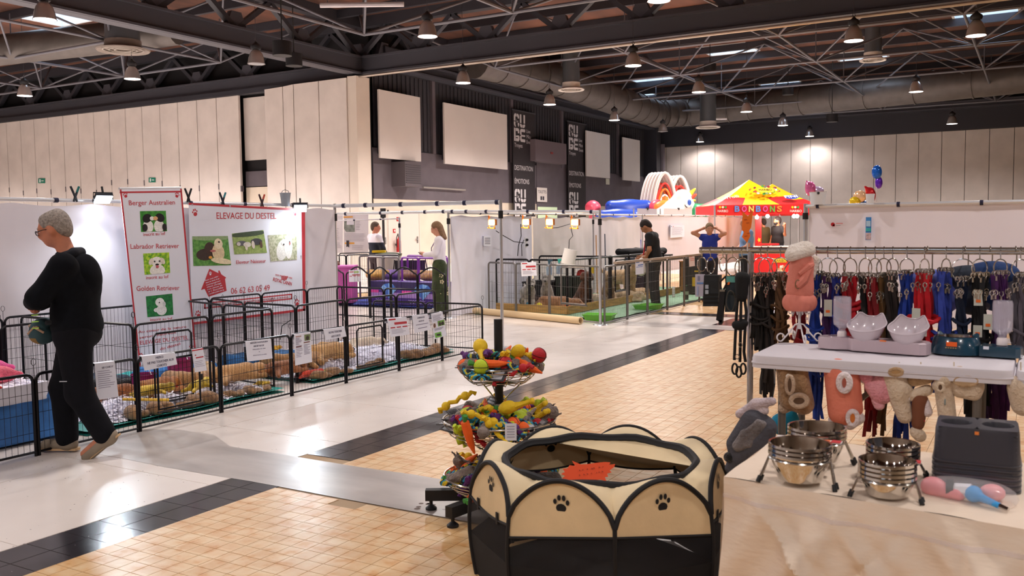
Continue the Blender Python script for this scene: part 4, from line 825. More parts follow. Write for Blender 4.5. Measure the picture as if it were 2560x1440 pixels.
for i in range(46):
    y = 4.6 + i * .105; x = -6.43 + r.uniform(-.03, .03)
    if 6.45 < y < 6.9 or r.random() < .25: continue
    lab = 'small brown fleece tuft lying along the edge of the teal mats'
    s_ = r.uniform(.7, 1.4)
    if tuft is None: tuft = soft('fleece_tuft', [('e', (0, 0, .03), (.05, .06, .035)), ('e', (.02, .05, .03), (.03, .04, .03)), ('e', (-.02, -.04, .025), (.035, .04, .025))], tuft_m, None, .012, .02); o = tuft
    else: o = obj('fleece_tuft', tuft.data)
    o.location = (x, y, .03); o.scale = (s_, s_, s_ * r.uniform(.8, 1.5)); o.rotation_euler = (0, 0, r.uniform(0, 6)); tag(o, lab, 'fleece', 'brown fleece tufts by the mats')
def cushion(lab, c, r3, m, rz=0, name='cushion', cat='cushion', res=.02):
    c = V3(c); o = soft(name, [('c', (-r3[0], -r3[1], 0), (r3[0], -r3[1], 0), r3[2], r3[2]), ('c', (-r3[0], r3[1], 0), (r3[0], r3[1], 0), r3[2], r3[2]), ('c', (-r3[0], -r3[1], 0), (-r3[0], r3[1], 0), r3[2], r3[2]), ('c', (r3[0], -r3[1], 0), (r3[0], r3[1], 0), r3[2], r3[2]), ('e', (0, 0, 0), (r3[0] * 1.2, r3[1] * 1.2, r3[2] * 1.1))], m, None, res, .05)
    o.location = c; o.rotation_euler = (0, 0, rz); return tag(o, lab, cat)
pup = lambda lab, x, y, rz, s=1, **k: dog(lab, (x, y, .11), rz, s * .76, grp='puppies in the left stall', **k)
pup('light golden puppy asleep stretched flat on the middle mat', -6.75, 6.2, 1.45, s=1.25, pose='lie', coat='#cf9d63', coat2='#b98550')
pup('brown golden puppy curled at the left behind the notice', -6.95, 5.75, .4, s=1.2, pose='curl', coat='#b88a5b', coat2='#9a6e42')
pup('pale cream puppy lying behind the long golden one', -7.2, 6.2, 2.2, s=1.1, pose='lie', coat='#dcbb8c', coat2='#c9a06c')
pup('reddish brown puppy sleeping against the middle pen post', -6.62, 6.72, 1.5, s=1.05, pose='lie', coat='#a8683a', coat2='#8c5029')
pup('long golden puppy stretched out on the paper in the far pen', -6.85, 7.6, 1.55, s=1.5, pose='lie', coat='#d3a468', coat2='#bd8a50')
pup('small sandy puppy curled in the paper of the far pen', -7.15, 7.15, .6, s=1.0, pose='curl', coat='#c99a66', coat2='#a87844')
pup('black puppy lying by the dark cushion in the first pen', -7.35, 5.15, 1.0, s=1.05, pose='lie', coat='#1f1d21', coat2='#141315')
pup('chestnut puppy with dark nose lying on the first paper heap', -6.95, 5.0, 1.3, s=1.0, pose='lie', coat='#a5622f', coat2='#86491f')
pup('pale puppy lying deep in the farthest pen', -7.2, 8.7, 1.0, s=.95, pose='lie', coat='#ead9c4', coat2='#d8c2a6'); pup('amber puppy sprawled at the front of the far pen', -6.75, 7.25, 1.9, s=1.1, pose='lie', coat='#c08a4c', coat2='#a06c34'); pup('butter yellow puppy beside the long golden one', -7.1, 7.75, 1.2, s=1.1, pose='lie', coat='#e0bd86', coat2='#c9a066'); pup('ginger puppy lying by the first notice', -6.85, 5.35, 1.7, s=1.1, pose='lie', coat='#b5712f', coat2='#935520'); pup('tan puppy curled in the farthest pen', -7.3, 8.2, .2, s=.95, pose='curl', coat='#d5a35c', coat2='#b98544')
cushion('dark navy dog cushion against the sheet in the first pen', (-7.75, 5.2, .12), (.18, .35, .08), M('#252c3c', .8)); cushion('blue dog cushion behind the pale puppy', (-7.55, 6.15, .14), (.15, .3, .08), M('#1d5f9c', .8)); cushion('blue dog cushion in the far puppy pen', (-7.55, 7.3, .12), (.2, .3, .08), M('#235a8c', .8)); cushion('teal dog cushion in the first pen', (-7.7, 5.65, .1), (.15, .18, .07), M('#1e8a88', .8))
def pot(lab, p, r, h, m): t = thing('bucket', lab, 'bucket', p); MB().lathe([(0, 0), (r * .78, 0), (r, h), (r * 1.06, h), (r * 1.04, h - .01), (r * .95, h - .012), (r * .74, .012), (0, .012)], 18).build('body', m, t); MB().path([(r, 0, h), (r * .7, 0, h + r * .5), (0, 0, h + r * .7), (-r * .7, 0, h + r * .5), (-r, 0, h)], .005, 5).build('handle', M('#c9c9cf', .4, .5), t)
pot('magenta plastic bucket standing in the first pen', (-7.1, 5.42, .03), .11, .24, M('#8c1f62', .45)); pot('second magenta bucket beside the brown puppy', (-7.25, 5.95, .03), .12, .3, M('#8c1f5c', .45))
def plush(lab, p, rz, c, s=1.0, acc='#c23a2a'):
    t = thing('plush_toy', lab, 'plush toy', p, rz, 'plush toys in the puppy pens'); t.scale = (s,) * 3
    soft('body', [('c', (-.08, 0, .04), (.07, 0, .045), .042, .04), ('e', (.13, 0, .05), (.042, .04, .038)), ('c', (.03, .03, .04), (.06, .09, .02), .018, .014), ('c', (.03, -.03, .04), (.06, -.09, .02), .018, .014), ('c', (-.08, .02, .03), (-.16, .05, .015), .018, .015), ('c', (-.08, -.02, .03), (-.16, -.05, .015), .018, .015)], fur(c), t, .01, .015)
    MB().path([(.165, 0, .05), (.19, .0, .045)], [.016, .006], 6).build('beak', M(acc, .6), t)
plush('yellow plush duck on the first paper heap', (-6.62, 5.15, .16), 1.2, '#e6c14c', 1.1); plush('yellow plush toy on the paper right of the first notice', (-6.6, 5.62, .13), 1.9, '#ecc83a', 1.1); plush('orange plush fish beside the pale puppy', (-6.85, 6.6, .16), .3, '#e86f2a', .6, '#ffffff'); plush('yellow plush ball toy by the middle post', (-6.55, 6.35, .06), .3, '#e8c038', .5); plush('red and green cloth toy lying on the teal mat edge', (-6.5, 6.98, .05), 1.2, '#d8452c', .9, '#8cc63a'); plush('yellow cloth toy hanging behind the tall notice', (-7.0, 6.95, .3), 1.2, '#f0b52a', .6)
st = tag(MB().tube((-6.5, 4.75, .2), (-6.3, 5.05, .16), .012).build('yellow_stick', M('#e0b23a', .5)), 'yellow stick toy poking through the first pen gate', 'toy')
# ---- left pen with blue cloth and crimson blanket
def drape(lab, a, b, z0, z1, m, seed, amp=.03, name='draped_cloth'): return sheet(name, lab, (*a, 0), (*b, 0), z0, z1, m, seed, amp, 'cloth', 3)
bx = thing('cushioned_bench', 'low bench covered in blue cloth behind the walking man', 'bench', (-6.85, 3.4, 0))
MB((-6.85, 3.4, 0)).bb((-7.3, 2.2, .02), (-6.5, 4.25, .4)).build('base', M('#3b6fae', .7), bx, False)
r = random.Random(8)
def fnb(u, v): y = 2.1 + 2.2 * u; return (-6.46 + .03 * math.sin(y * 11) * (1 - v) + .02 * math.sin(y * 23 + v * 3), y, .05 + .36 * v + .02 * math.sin(y * 6) * (v < .1))
MB((-6.85, 3.4, 0)).grid(fnb, 40, 12).build('blue_skirt', M('#3a74b8', .6, var=.2, vs=5), bx); MB((-6.85, 3.4, 0)).grid(lambda u, v: (-6.44 + .008 * math.sin(u * 60), 2.1 + 2.2 * u, .33 + .13 * v), 40, 4).build('white_trim', M('#dcd9e2', .7), bx)
shreds('white paper strips with toys on the blue bench', -7.3, -6.55, 2.3, 4.2, 1500, .06, 9).location = (0, 0, .38)
sheet('blanket', 'crumpled crimson blanket hung on the pen behind the walking man', (-7.5, 2.4, 0), (-7.5, 4.0, 0), .5, .78, M('#b80f38', .85, var=.25, vs=8), 5, .04, 'blanket', 4)
for i, (lab, p, c, s_) in enumerate((('bright orange plush ball on the blue bench', (-6.75, 3.55, .44), '#f4571f', .9), ('hot pink plush ball on the blue bench', (-7.1, 4.02, .46), '#f0559c', 1.2), ('coral pink star shaped plush on the blue bench', (-6.85, 3.95, .44), '#f0607a', 1.1), ('magenta plush pillow at the back of the blue bench', (-7.2, 3.7, .45), '#ea3aa0', 1.2), ('small red orange plush on the front of the blue bench', (-6.6, 3.72, .42), '#f04a3a', .6))):
    o = soft('plush_toy', [('e', (0, 0, .05), (.09, .09, .065)), ('c', (.05, .05, .05), (.1, .09, .05), .035, .02), ('c', (-.05, .05, .05), (-.1, .09, .05), .035, .02), ('c', (.05, -.05, .05), (.1, -.09, .04), .035, .02), ('c', (-.05, -.05, .05), (-.1, -.09, .04), .035, .02)], fur(c), None, .012, .03); o.location = p; o.scale = (s_,) * 3; tag(o, lab, 'plush toy', 'plush toys on the blue bench')
t = thing('cardboard_box', 'small open white box on the blue bench', 'box', (-7.2, 3.92, .44)); MB().bb((-.09, -.09, 0), (.09, .09, .01)).bb((-.09, -.09, 0), (-.08, .09, .12)).bb((.08, -.09, 0), (.09, .09, .12)).bb((-.09, -.09, 0), (.09, -.08, .12)).bb((-.09, .08, 0), (.09, .09, .12)).build('body', M('#e0d8cc', .7), t, False); MB().prism([(-.09, 0), (.09, 0), (.09, .09), (-.09, .09)], (0, -.09, .12), EX, unit((0, -.5, .6)), .004).build('flap', M('#e5ddd0', .7), t, False)

# ---- the man walking past
def man_extra(t, J, H, A):
    soft('jacket_hem', [('e', (0, -.04, .9), (.2, .155, .1)), ('e', (0, -.1, 1.25), (.15, .11, .18))], M('#0a0c12', .95, var=.2, vs=30, spec=.2), t, .015, .04)
    g = M('#1c1c20', .3, .3)
    gl = thing('glasses', None, None, (0, 0, 0)); gl.parent = t
    for s_ in (-1, 1):
        MB().path([H(s_ * .032 + .024 * math.cos(a), .104, -.002 + .017 * math.sin(a)) for a in np.linspace(0, 6.28, 13)[:-1]], .0025, 5, True).build('lens_frame', g, gl); MB().add([H(s_ * .032 + .023 * math.cos(a), .104, -.002 + .016 * math.sin(a)) for a in np.linspace(0, 6.28, 13)[:-1]], [tuple(range(12))]).build('lens', M('#dfe6ee', .1, trans=.7), gl, False); MB().path([H(s_ * .055, .104, .004), H(s_ * .082, .04, .004), H(s_ * .082, -.02, -.008)], .0028, 5).build('temple', g, gl)
    soft('collar', [('c', J['neck'] + V3((.05, -.05, .0)), J['neck'] + V3((.03, .05, .0)), .035, .03), ('c', J['neck'] + V3((-.05, -.05, .0)), J['neck'] + V3((-.03, .05, .0)), .035, .03), ('c', J['neck'] + V3((.05, -.06, .02)), J['neck'] + V3((-.05, -.06, .02)), .035, .035)], M('#12151f', .85), t, .012, .02)
    bag = soft('waist_bag', [('e', (-.02, .19, .9), (.125, .08, .085)), ('e', (-.02, .2, .86), (.1, .075, .06))], [M('#2b464c', .8), M('#8a6a34', .8)], t, .012, .04, pick=lambda c: (c[:, 2] < .85) & (c[:, 1] > .19))
    MB().path([(-.14, .17, .925), (-.06, .265, .93), (.08, .262, .93)], .012, 6).build('bag_zip', M('#9a7a62', .7), bag); MB().path([(-.155, .1, .96), (-.17, -.05, .97), (0, -.15, .98), (.16, -.03, .97), (.13, .18, .95)], .018, 6).build('strap', M('#15161a', .8), bag)
    MB().path([(-.135, .13, .89), (-.15, .19, .93), (-.115, .25, .88)], .008, 6).build('bag_loop', M('#a8866c', .7), bag)
    for i, z in enumerate((1.02, .975, .93)): MB().path([(-.2, .13, z), (-.17, .19, z - .006)], .004, 5).build('lime_stripe', M('#9fd04a', .6), t)
    MB().box((-.2, -.02, .56), (.004, .05, .006)).build('pocket_zip', M('#b9bcc4', .4), t, False)
mp = dict(head=(0, .1, 1.605), neck=(0, .0, 1.42), chest=(0, -.045, 1.2), belly=(0, -.03, 1.02), pelvis=(0, -.04, .9), sL=(-.19, -.05, 1.35), eL=(-.27, .09, 1.14), wL=(-.1, .22, 1.1), hL=(-.01, .21, 1.13), sR=(.17, .03, 1.33), eR=(.25, .15, 1.16), wR=(.06, .25, 1.08), hR=(-.04, .24, 1.04),
          pR=(.09, .0, .88), kR=(.1, .13, .47), aR=(.1, .12, .085), tR=(.11, .27, .03), pL=(-.09, -.05, .88), kL=(-.1, -.08, .46), aL=(-.1, -.25, .155), tL=(-.11, -.1, .035))
mo = AD(193, 1100, 6.42) * [1, 1, 0]
person('grey-haired man in dark fleece and trousers walking past the pens, arms crossed', mo, math.radians(120.2), mp, 1.0, M('#0a0c12', .95, var=.2, vs=30, spec=.2), M('#0f0f15', .9, var=.15, vs=25, spec=.2), '#8a7c6a', '#9a9088', SKIN_R, 'long', .013, 1.22, 0.12, .3, extra=man_extra, legw=1.25, bald=True)
# ================================================================ STALLS IN THE MIDDLE
XB = -8.9
yb = lambda px: AX(px, 560, XB)[1]
sheet('fabric_wall', 'creased white plastic sheet behind the husky kennel', (XB, 13.15, 0), (XB, yb(1328), 0), .02, 1.8, M('#e2e2f0', .45, var=.05, vs=2, bump=.3, bs=4), 21, .03)
sheet('fabric_wall', 'ribbed white sheet behind the orange work lamps', (XB + .02, yb(1330), 0), (XB + .02, yb(1478), 0), .02, 1.78, M('#ddd5d4', .6, var=.05, vs=2, bump=.1, bs=8), 22, .012)
sheet('fabric_wall', 'white sheet behind the broom handles', (XB, yb(1480), 0), (XB, yb(1600), 0), .02, 1.8, M('#d8cfd2', .6, var=.05, vs=2, bump=.1, bs=4), 23, .02)
sheet('fabric_wall', 'long smooth white sheet behind the woman in blue', (XB, yb(1603), 0), (XB, yb(1893), 0), .3, 1.84, M('#dcd4da', .5, var=.03, vs=1), 24, .004, wr=.3)
fr = thing('tube_stall', 'silver tube frame around the grey kennel stall', 'stall frame', (XB, 13.1, 0))
pole(fr, (XB, 13.1, 0), 1.88); pole(fr, (-6.02, 13.12, 0), 1.83); rail(fr, (XB, 13.1, 1.86), (-6.02, 13.12, 1.8), .026, (.03, .13, .27, .55, .78, .95)); rail(fr, (-12.2, 13.1, 1.86), (XB, 13.1, 1.86), .026, (.1, .3, .55, .7, .85, .97))
rail(fr, (XB + .02, 13.1, 1.83), (XB + .02, yb(1893), 1.86), .018, [.05 * i for i in range(1, 20)])
for x in (1480, 1603): pole(fr, (XB + .03, yb(x), 0), 1.86, .018)
pole(fr, (XB + .03, yb(1889), 0), 1.9, .03)
p = AD(1000, 620, 21) * [1, 1, 0]; fr2 = thing('tube_stall', 'thin silver tube frame behind the man in the two-tone jacket', 'stall frame', p)
pole(fr2, p, 1.83, .02); rail(fr2, V3(p) + EZ * 1.8, V3(p) - RG * 1.75 + EZ * 1.76, .014, (.25, .6, .95))
# electrical bits on the sheet
t = thing('wall_socket', 'white double socket with black plugs hung on the sheet', 'socket', AX(1314, 606, XB + .1)); MB().box((0, 0, 0), (.03, .09, .2)).build('plate', M('#e9e9ec', .4), t, False)
for z in (-.05, .05): MB().tube((.015, 0, z), (.06, -.03, z), .025, n=8).build('plug', blackp, t)
for i, pts in enumerate((((1240, 577), (1260, 590), (1285, 604), (1310, 607)), ((1302, 560), (1303, 590), (1296, 615), (1294, 640)), ((1310, 600), (1304, 612), (1305, 640)), ((1381, 570), (1395, 569), (1425, 560)), ((1427, 570), (1432, 590), (1423, 600), (1421, 640)))):
    P = [AX(x, y, XB + .16) for x, y in pts]; tag(MB(P[0]).path(P, .008, 5).build('power_cable', blackp), 'black lamp cable on the white sheet, %s from the left' % ORD[i], 'cable', 'lamp cables on the sheet').location = P[0]
pk = Plane((XB + .06, 0, 0), FRONT)
notice('small typed notice pinned to the creased plastic sheet', [(1209, 590), (1228, 590), (1228, 615), (1209, 615)], [(None, .15, .85, .25 + .18 * i, .06, '#6d6a78') for i in range(4)], pk, 'notices on the sheets')
notice('printed notice with small tricolour marks on the smooth sheet', [(1676, 563), (1711, 563), (1711, 592), (1676, 595)], [(None, .05, .1, .13, .06, '#3b5fae'), (None, .17, .22, .13, .06, '#c24a50')] + txt(8, .2, .85), pk, 'notices on the sheets')
# orange work lamps
def worklamp(x, y, lab):
    p = AY(x, y, 13.12); p[2] = min(p[2], 1.74); t = thing('work_lamp', lab, 'work lamp', p, group='orange halogen work lamps'); org = M('#f08a1c', .4)
    MB().path([(-.03, 0, .1), (-.06, 0, .06), (-.055, 0, -.04), (-.03, 0, -.1), (.05, 0, -.1), (.06, 0, -.06)], .011, 6).path([(-.09, .02, -.09), (.06, .02, -.1)], .011, 6).path([(-.06, .0, .05), (-.055, 0, .12)], .009, 6).build('stand', org, t)
    MB().box((0.02, 0, 0), (.13, .07, .1)).build('housing', M('#c9732a', .5), t, False)
    MB().box((.025, -.04, 0), (.11, .012, .08)).build('glass', M('#ffd9b0', .3, emit=45.0), t, False)
    ld = bpy.data.lights.new('work_light', 'SPOT'); ld.energy = 18; ld.color = (1, .78, .55); ld.spot_size = 2.4; ld.shadow_soft_size = .06; l = bpy.data.objects.new('work_light', ld); COL.objects.link(l); l.parent = t; l.location = (.02, -.06, 0); l.rotation_euler = (math.radians(50), 0, 0)
for x, y, o_ in ((1229, 556, 'first'), (1314, 555, 'second'), (1373, 555, 'third'), (1436, 556, 'fourth')): worklamp(x, y, 'lit orange halogen work lamp on the kennel rail, %s from the left' % o_)
# kennel floor and planks
mat_sheet('pale green carpet under the kennel', -8.8, -6.08, 13.75, 21.5, M('#7fa184', .9, var=.12, vs=14))
wood = M('#c8985a', .6, var=.25, vs=4, stretch=(1, 1, 8))
KB = [-7.15, 14.2]
for i, (a, b) in enumerate((((-7.15, 14.2), (-8.7, 14.35)), ((-7.15, 14.2), (-7.12, 15.9)), ((-7.12, 15.9), (-7.1, 17.6)), ((-7.1, 17.6), (-7.05, 19.7)))):
    a, b = np.array([*a, .1]), np.array([*b, .1]); d = unit(b - a); tag(MB(a).box((a + b) / 2, (np.linalg.norm(b - a), .03, .14), ax=(d, np.cross(EZ, d), EZ)).build('timber_plank', wood, None, False), 'timber plank on edge round the kennel bedding, %s' % ('husky side', 'nearest on the aisle side', 'middle of the aisle side', 'far end of the aisle side')[i], 'plank', 'planks round the kennel bedding').location = a
cushion('cream bedding slab inside the kennel planks', (-7.95, 14.88, .045), (.58, .36, .02), M('#e2c79c', .9, var=.2, vs=12), 0, 'bedding', 'bedding', .04)
tube_a, tube_b = G(1120, 778) + EZ * .06, G(1452, 811) + EZ * .06
tag(MB(tube_a).lathe([(.045, 0), (.06, 0), (.06, np.linalg.norm(tube_b - tube_a)), (.045, np.linalg.norm(tube_b - tube_a)), (.045, 0)], 16, tube_a, frame_of(tube_b - tube_a)).build('cardboard_tube', M('#dcc39a', .7)), 'long beige cardboard tube lying before the kennel', 'tube').location = tube_a
gm = M('#7b7877', .4, .6)
gfr = [((-6.02, 13.16), (-7.2, 13.62)), ((-7.2, 13.62), (-8.05, 13.95)), ((-8.05, 13.95), (-8.78, 14.2))]
for i, (a, b) in enumerate(gfr): pen_panel((*a, 0), (*b, 0), .93, 'grey wire kennel fence facing the camera, %s from the corner pole' % ORD[i], 'grey kennel fences facing the camera', gm, .017, .055, 4, gate=(.35, .95, .3, .9) if i == 0 else None, pin=False)
ks = [13.16, 14.1, 15.01, 16.0, 16.93, 17.84, 18.8, 19.7, 20.7]
for i, (a, b) in enumerate(zip(ks[:-1], ks[1:])): pen_panel((-5.97, a, 0), (-5.97, b, 0), .93, 'grey wire kennel fence along the aisle, %s from the corner pole' % ORD[i], 'grey kennel fences along the aisle', gm, .017, .05, 4, pin=False)
for i, (a, b) in enumerate((((-7.2, 14.3), (-8.0, 14.36)), ((-8.0, 14.36), (-8.75, 14.42)), ((-7.2, 14.3), (-7.18, 15.2)), ((-7.18, 15.2), (-7.16, 16.1)), ((-7.16, 16.1), (-7.16, 17.0)), ((-7.16, 17.0), (-7.14, 17.9)), ((-7.14, 17.9), (-7.1, 18.8)), ((-7.18, 16.1), (-8.0, 16.15)), ((-8.0, 16.15), (-8.8, 16.2)))):
    pen_panel((*a, 0), (*b, 0), .98, 'black wire fence inside the kennel planks, %s' % ('front right', 'front left', 'aisle side first', 'aisle side second', 'aisle side third', 'aisle side fourth', 'aisle side fifth', 'cross fence right', 'cross fence left')[i], 'black fences inside the kennel', black_m, .018, .055, 3, gate=(.25, .75, .3, .9) if i == 4 else None, pin=False)
for i, (y0_, y1_, z) in enumerate(((13.6, 15.1, .97), (15.2, 17.0, .97), (17.1, 19.4, .97))): tag(MB().bb((-6.0, y0_, z - .02), (-5.94, y1_, z + .02)).build('top_rail', M('#a89684', .6), None, False), 'beige tube cover on top of the aisle kennel fence, %s from the corner' % ORD[i], 'rail cover', 'rail covers')
kd = lambda lab, x, y, rz, **k: dog(lab, (x, y, .062 if y < 15.2 else .03), rz, grp='dogs in the kennel', **k)
kd('grey and white husky puppy standing at the left of the kennel', -8.25, 14.75, -.9, s=1.15, pose='stand', coat='#cfc8c0', coat2='#9a948d', belly='#efe8de', mask='#9a948d', ears='up')
kd('grey and white husky puppy sitting with pricked ears', -7.95, 14.95, -1.2, s=1.2, pose='sit', coat='#bdb6ae', coat2='#8d877f', belly='#efe8de', mask='#857f78', ears='up')
kd('tan puppy lying in the middle of the kennel bedding', -7.7, 14.8, .15, s=1.3, pose='lie', coat='#b98a63', coat2='#9a6d48')
kd('dark brown curly dog sitting near the kennel corner', -7.45, 15.5, -.8, s=1.35, pose='sit', coat='#6d3f1f', coat2='#4f2a12')
kd('fawn dog sitting behind the corner pole', -7.4, 16.5, -1.0, s=1.2, pose='sit', coat='#b99a70', coat2='#8d7048')
kd('golden shepherd puppy standing in the right kennel', -7.6, 17.6, -.4, s=1.7, pose='stand', coat='#cfae7e', coat2='#a8865a')
kd('cream shepherd puppy lying by the plank in the right kennel', -7.35, 17.0, .6, s=1.3, pose='lie', coat='#d9c3a0', coat2='#bfa47c')
kd('pale puppy curled in the middle kennel', -7.6, 16.3, .6, s=1.2, pose='curl', coat='#e0d2ba', coat2='#c8b494')
kd('small sandy puppy lying deep in the right kennel', -7.5, 18.3, 1.2, s=1.1, pose='lie', coat='#d2b48a', coat2='#b29066')
def tray(lab, c, rz):
    t = thing('litter_tray', lab, 'tray', (*c, .0), rz, 'lime green litter trays'); g = M('#6cc23a', .4)
    a = [(-.2, -.14), (.2, -.14), (.2, .14), (-.2, .14)]; b = [(p[0] * 1.25, p[1] * 1.3) for p in a]; bi = [(p[0] * 1.2, p[1] * 1.24) for p in a]
    vs = [(*p, .004) for p in a] + [(*p, .11) for p in b] + [(*p, .11) for p in bi] + [(p[0] * .98, p[1] * .97, .015) for p in a]
    fs = [(3, 2, 1, 0)] + [(i, (i + 1) % 4, 4 + (i + 1) % 4, 4 + i) for i in range(4)] + [(4 + i, 4 + (i + 1) % 4, 8 + (i + 1) % 4, 8 + i) for i in range(4)] + [(8 + i, 8 + (i + 1) % 4, 12 + (i + 1) % 4, 12 + i) for i in range(4)] + [(12, 13, 14, 15)]
    MB().add(vs, fs).build('tray_body', g, t, False); MB().path([(p[0] * 1.02, p[1] * 1.02, .108) for p in b], .008, 6, True).build('rim', g, t)
tray('lime green tray at the kennel corner pole', (-6.3, 13.7), .2); tray('lime green tray further along the kennel aisle', (-6.25, 15.75), 1.4)
pg = Plane(G(1380, 796), unit((.36, -.93, 0)))
notice('white notice with red bars on the kennel gate side', [(1302, 657), (1340, 656), (1342, 689), (1304, 691)], red_doc, pg, 'notices on the kennel fences')
blue_doc = [(None, .1, .5, .12, .07, B_), (None, .3, .95, .35, .08, B_), (None, .1, .9, .46, .04, B_)]
pa = Plane((-5.95, 15, 0), FRONT)
notice('white notice with blue bars on the aisle kennel fence', [(1588, 654), (1608, 651), (1609, 684), (1589, 687)], blue_doc, pa, 'notices on the kennel fences'); notice('pinkish notice on the aisle kennel fence further right', [(1722, 639), (1736, 637), (1737, 665), (1723, 667)], [(None, .1, .6, .15, .06, '#e0806c'), (None, .2, .9, .35, .06, '#e0806c'), (None, .2, .9, .48, .04, '#e0806c')], pa, 'notices on the kennel fences', M('#ecdcdc', .6)); notice('pinkish notice on the aisle kennel fence by the hanging bags', [(1795, 632), (1806, 630), (1807, 656), (1796, 659)], [(None, .1, .9, .3, .06, '#e0806c'), (None, .2, .8, .5, .05, '#e0806c')], pa, 'notices on the kennel fences', M('#ecdcdc', .6))
p = AY(1423, 642, 13.75); ax = unit(RG * .25 + EZ); x_, y_, z_ = frame_of(ax)
t = thing('paper_roll', 'big white paper towel roll perched on the kennel fence', 'paper roll', p); MB().lathe([(.02, -.13), (.115, -.13), (.115, .13), (.02, .13), (.02, -.13)], 22, (0, 0, 0), (x_, y_, z_)).build('roll', M('#eceae6', .8), t); MB().lathe([(.016, -.131), (.022, -.131), (.022, .132), (.016, .132), (.016, -.131)], 12, (0, 0, 0), (x_, y_, z_)).build('core', M('#6f7aa0', .7), t)
for x, y, c, lab in ((1374, 672, '#2c4a5c', 'clear spray bottle with dark trigger hooked on the kennel fence'), (1399, 670, '#3aa89c', 'clear spray bottle with teal trigger hooked on the kennel fence')):
    t = thing('spray_bottle', lab, 'spray bottle', pg.p(x, y, .06) - EZ * .1, group='spray bottles on the kennel'); MB().lathe([(0, 0), (.05, 0), (.052, .12), (.02, .17), (.02, .19), (0, .19)], 14).build('bottle', M('#b9cfe8', .1, trans=.7), t); MB().tube((0, 0, .19), (0, 0, .23), .018).box((.02, 0, .245), (.09, .02, .03)).tube((.03, 0, .235), (.045, 0, .19), .006).build('trigger', M(c, .4), t)
t = thing('water_bottle', 'dark plastic bottle standing by the aisle kennel fence', 'bottle', (*G(1716, 752)[:2], 0.03)); MB().lathe([(0, 0), (.045, 0), (.048, .05), (.044, .1), (.048, .16), (.03, .23), (.014, .26), (.014, .28)], 14).build('body', M('#3c3f3c', .15, trans=.4), t); MB().tube((0, 0, .275), (0, 0, .3), .017).build('cap', M('#2c6a44', .4), t); MB().lathe([(.0485, .1), (.0485, .17)], 14).build('label_band', M('#8fa08a', .5), t)
t = thing('spray_can', 'white slim canister on the green carpet', 'canister', (*G(1684, 745)[:2], 0.03)); MB().lathe([(0, 0), (.033, 0), (.033, .2), (.02, .22), (0, .22)], 12).build('body', M('#e6e2e0', .4), t)
for i in range(4): MB((0, 0, 0)).lathe([(.0335, .05 + .035 * i), (.0335, .06 + .035 * i)], 12).build('print_band', M('#a89aa0', .5), t)
# clutter deep in the kennel
def crate(lab, p, sz, m, m2=None, rz=0, name='crate'):
    t = thing(name, lab, 'crate', p, rz); w, d, h = sz
    MB().bb((-w / 2, -d / 2, 0), (w / 2, d / 2, .02)).bb((-w / 2, -d / 2, 0), (-w / 2 + .02, d / 2, h)).bb((w / 2 - .02, -d / 2, 0), (w / 2, d / 2, h)).bb((-w / 2, -d / 2, 0), (w / 2, -d / 2 + .02, h)).bb((-w / 2, d / 2 - .02, 0), (w / 2, d / 2, h)).build('body', m, t, False)
    MB().path([(-w / 2, -d / 2, h), (w / 2, -d / 2, h), (w / 2, d / 2, h), (-w / 2, d / 2, h)], .018, 6, True).build('rim', m2 or m, t); return t
crate('black storage tub at the back of the husky kennel', (-8.4, 15.6, .05), (.5, .7, .45), M('#1b1b1f', .6)); crate('dark green storage tub in the middle of the kennel', (-7.9, 15.75, .05), (.4, .4, .55), M('#26312a', .6)); crate('purple storage tub beside the bending man', (-7.7, 18.9, .03), (.5, .6, .75), M('#2c1d33', .6)); crate('brown cardboard box at the far kennel end', (-7.0, 20.3, .03), (.4, .4, .7), M('#a06a36', .8), name='cardboard_box')
t = crate('black tool case with a yellow label at the far kennel end', (-6.6, 19.6, .03), (.5, .4, .85), M('#1a1a1d', .5), name='tool_case'); MB().bb((-.05, -.21, .18), (.2, -.2, .38)).build('yellow_label', M('#e8b81c', .5), t, False); MB().bb((.05, -.212, .24), (.12, -.205, .3)).build('label_symbol', M('#2a2416', .5), t, False); MB().bb((0, -.21, .5), (.14, -.2, .53)).build('yellow_strip', M('#e8b81c', .5), t, False)
cushion('dark dog bed with pale lining behind the huskies', (-8.35, 15.25, .15), (.2, .12, .08), M('#4a3a35', .9)); cushion('black coats heaped on the kennel table', (-7.9, 19.5, .98), (.35, .5, .07), M('#141416', .9), 0, 'coat_heap', 'clothing', .03)
t = thing('folding_table', 'dark folding table at the back of the kennel', 'table', (-7.9, 19.5, 0)); MB().bb((-.5, -.7, .86), (.5, .7, .9)).build('top', M('#3a3a40', .6), t, False)
for sx in (-.45, .45):
    for sy in (-.65, .65): MB().tube((sx, sy, 0), (sx, sy, .87), .015).build('leg', gm, t)
def chair(lab, p, rz, m):
    t = thing('folding_chair', lab, 'chair', p, rz, 'folding chairs'); fm = M('#2a2a2e', .4, .4)
    MB().box((0, 0, .45), (.42, .4, .03)).build('seat', m, t, False); MB().grid(lambda u, v: (-.2 + .4 * u, -.22 - .04 * math.sin(math.pi * u), .62 + .24 * v), 8, 4).grid(lambda u, v: (-.2 + .4 * u, -.235 - .04 * math.sin(math.pi * u), .62 + .24 * v), 8, 4).build('backrest', m, t)
    for sx in (-.21, .21): MB().tube((sx, -.24, .88), (sx, .2, 0), .012).build('leg', fm, t); MB().tube((sx, .15, .45), (sx, -.22, 0), .012).build('leg', fm, t)
chair('dark blue folding chair behind the aisle kennel fence', (-7.9, 18.4, 0), 2.6, M('#2c3a4c', .6))
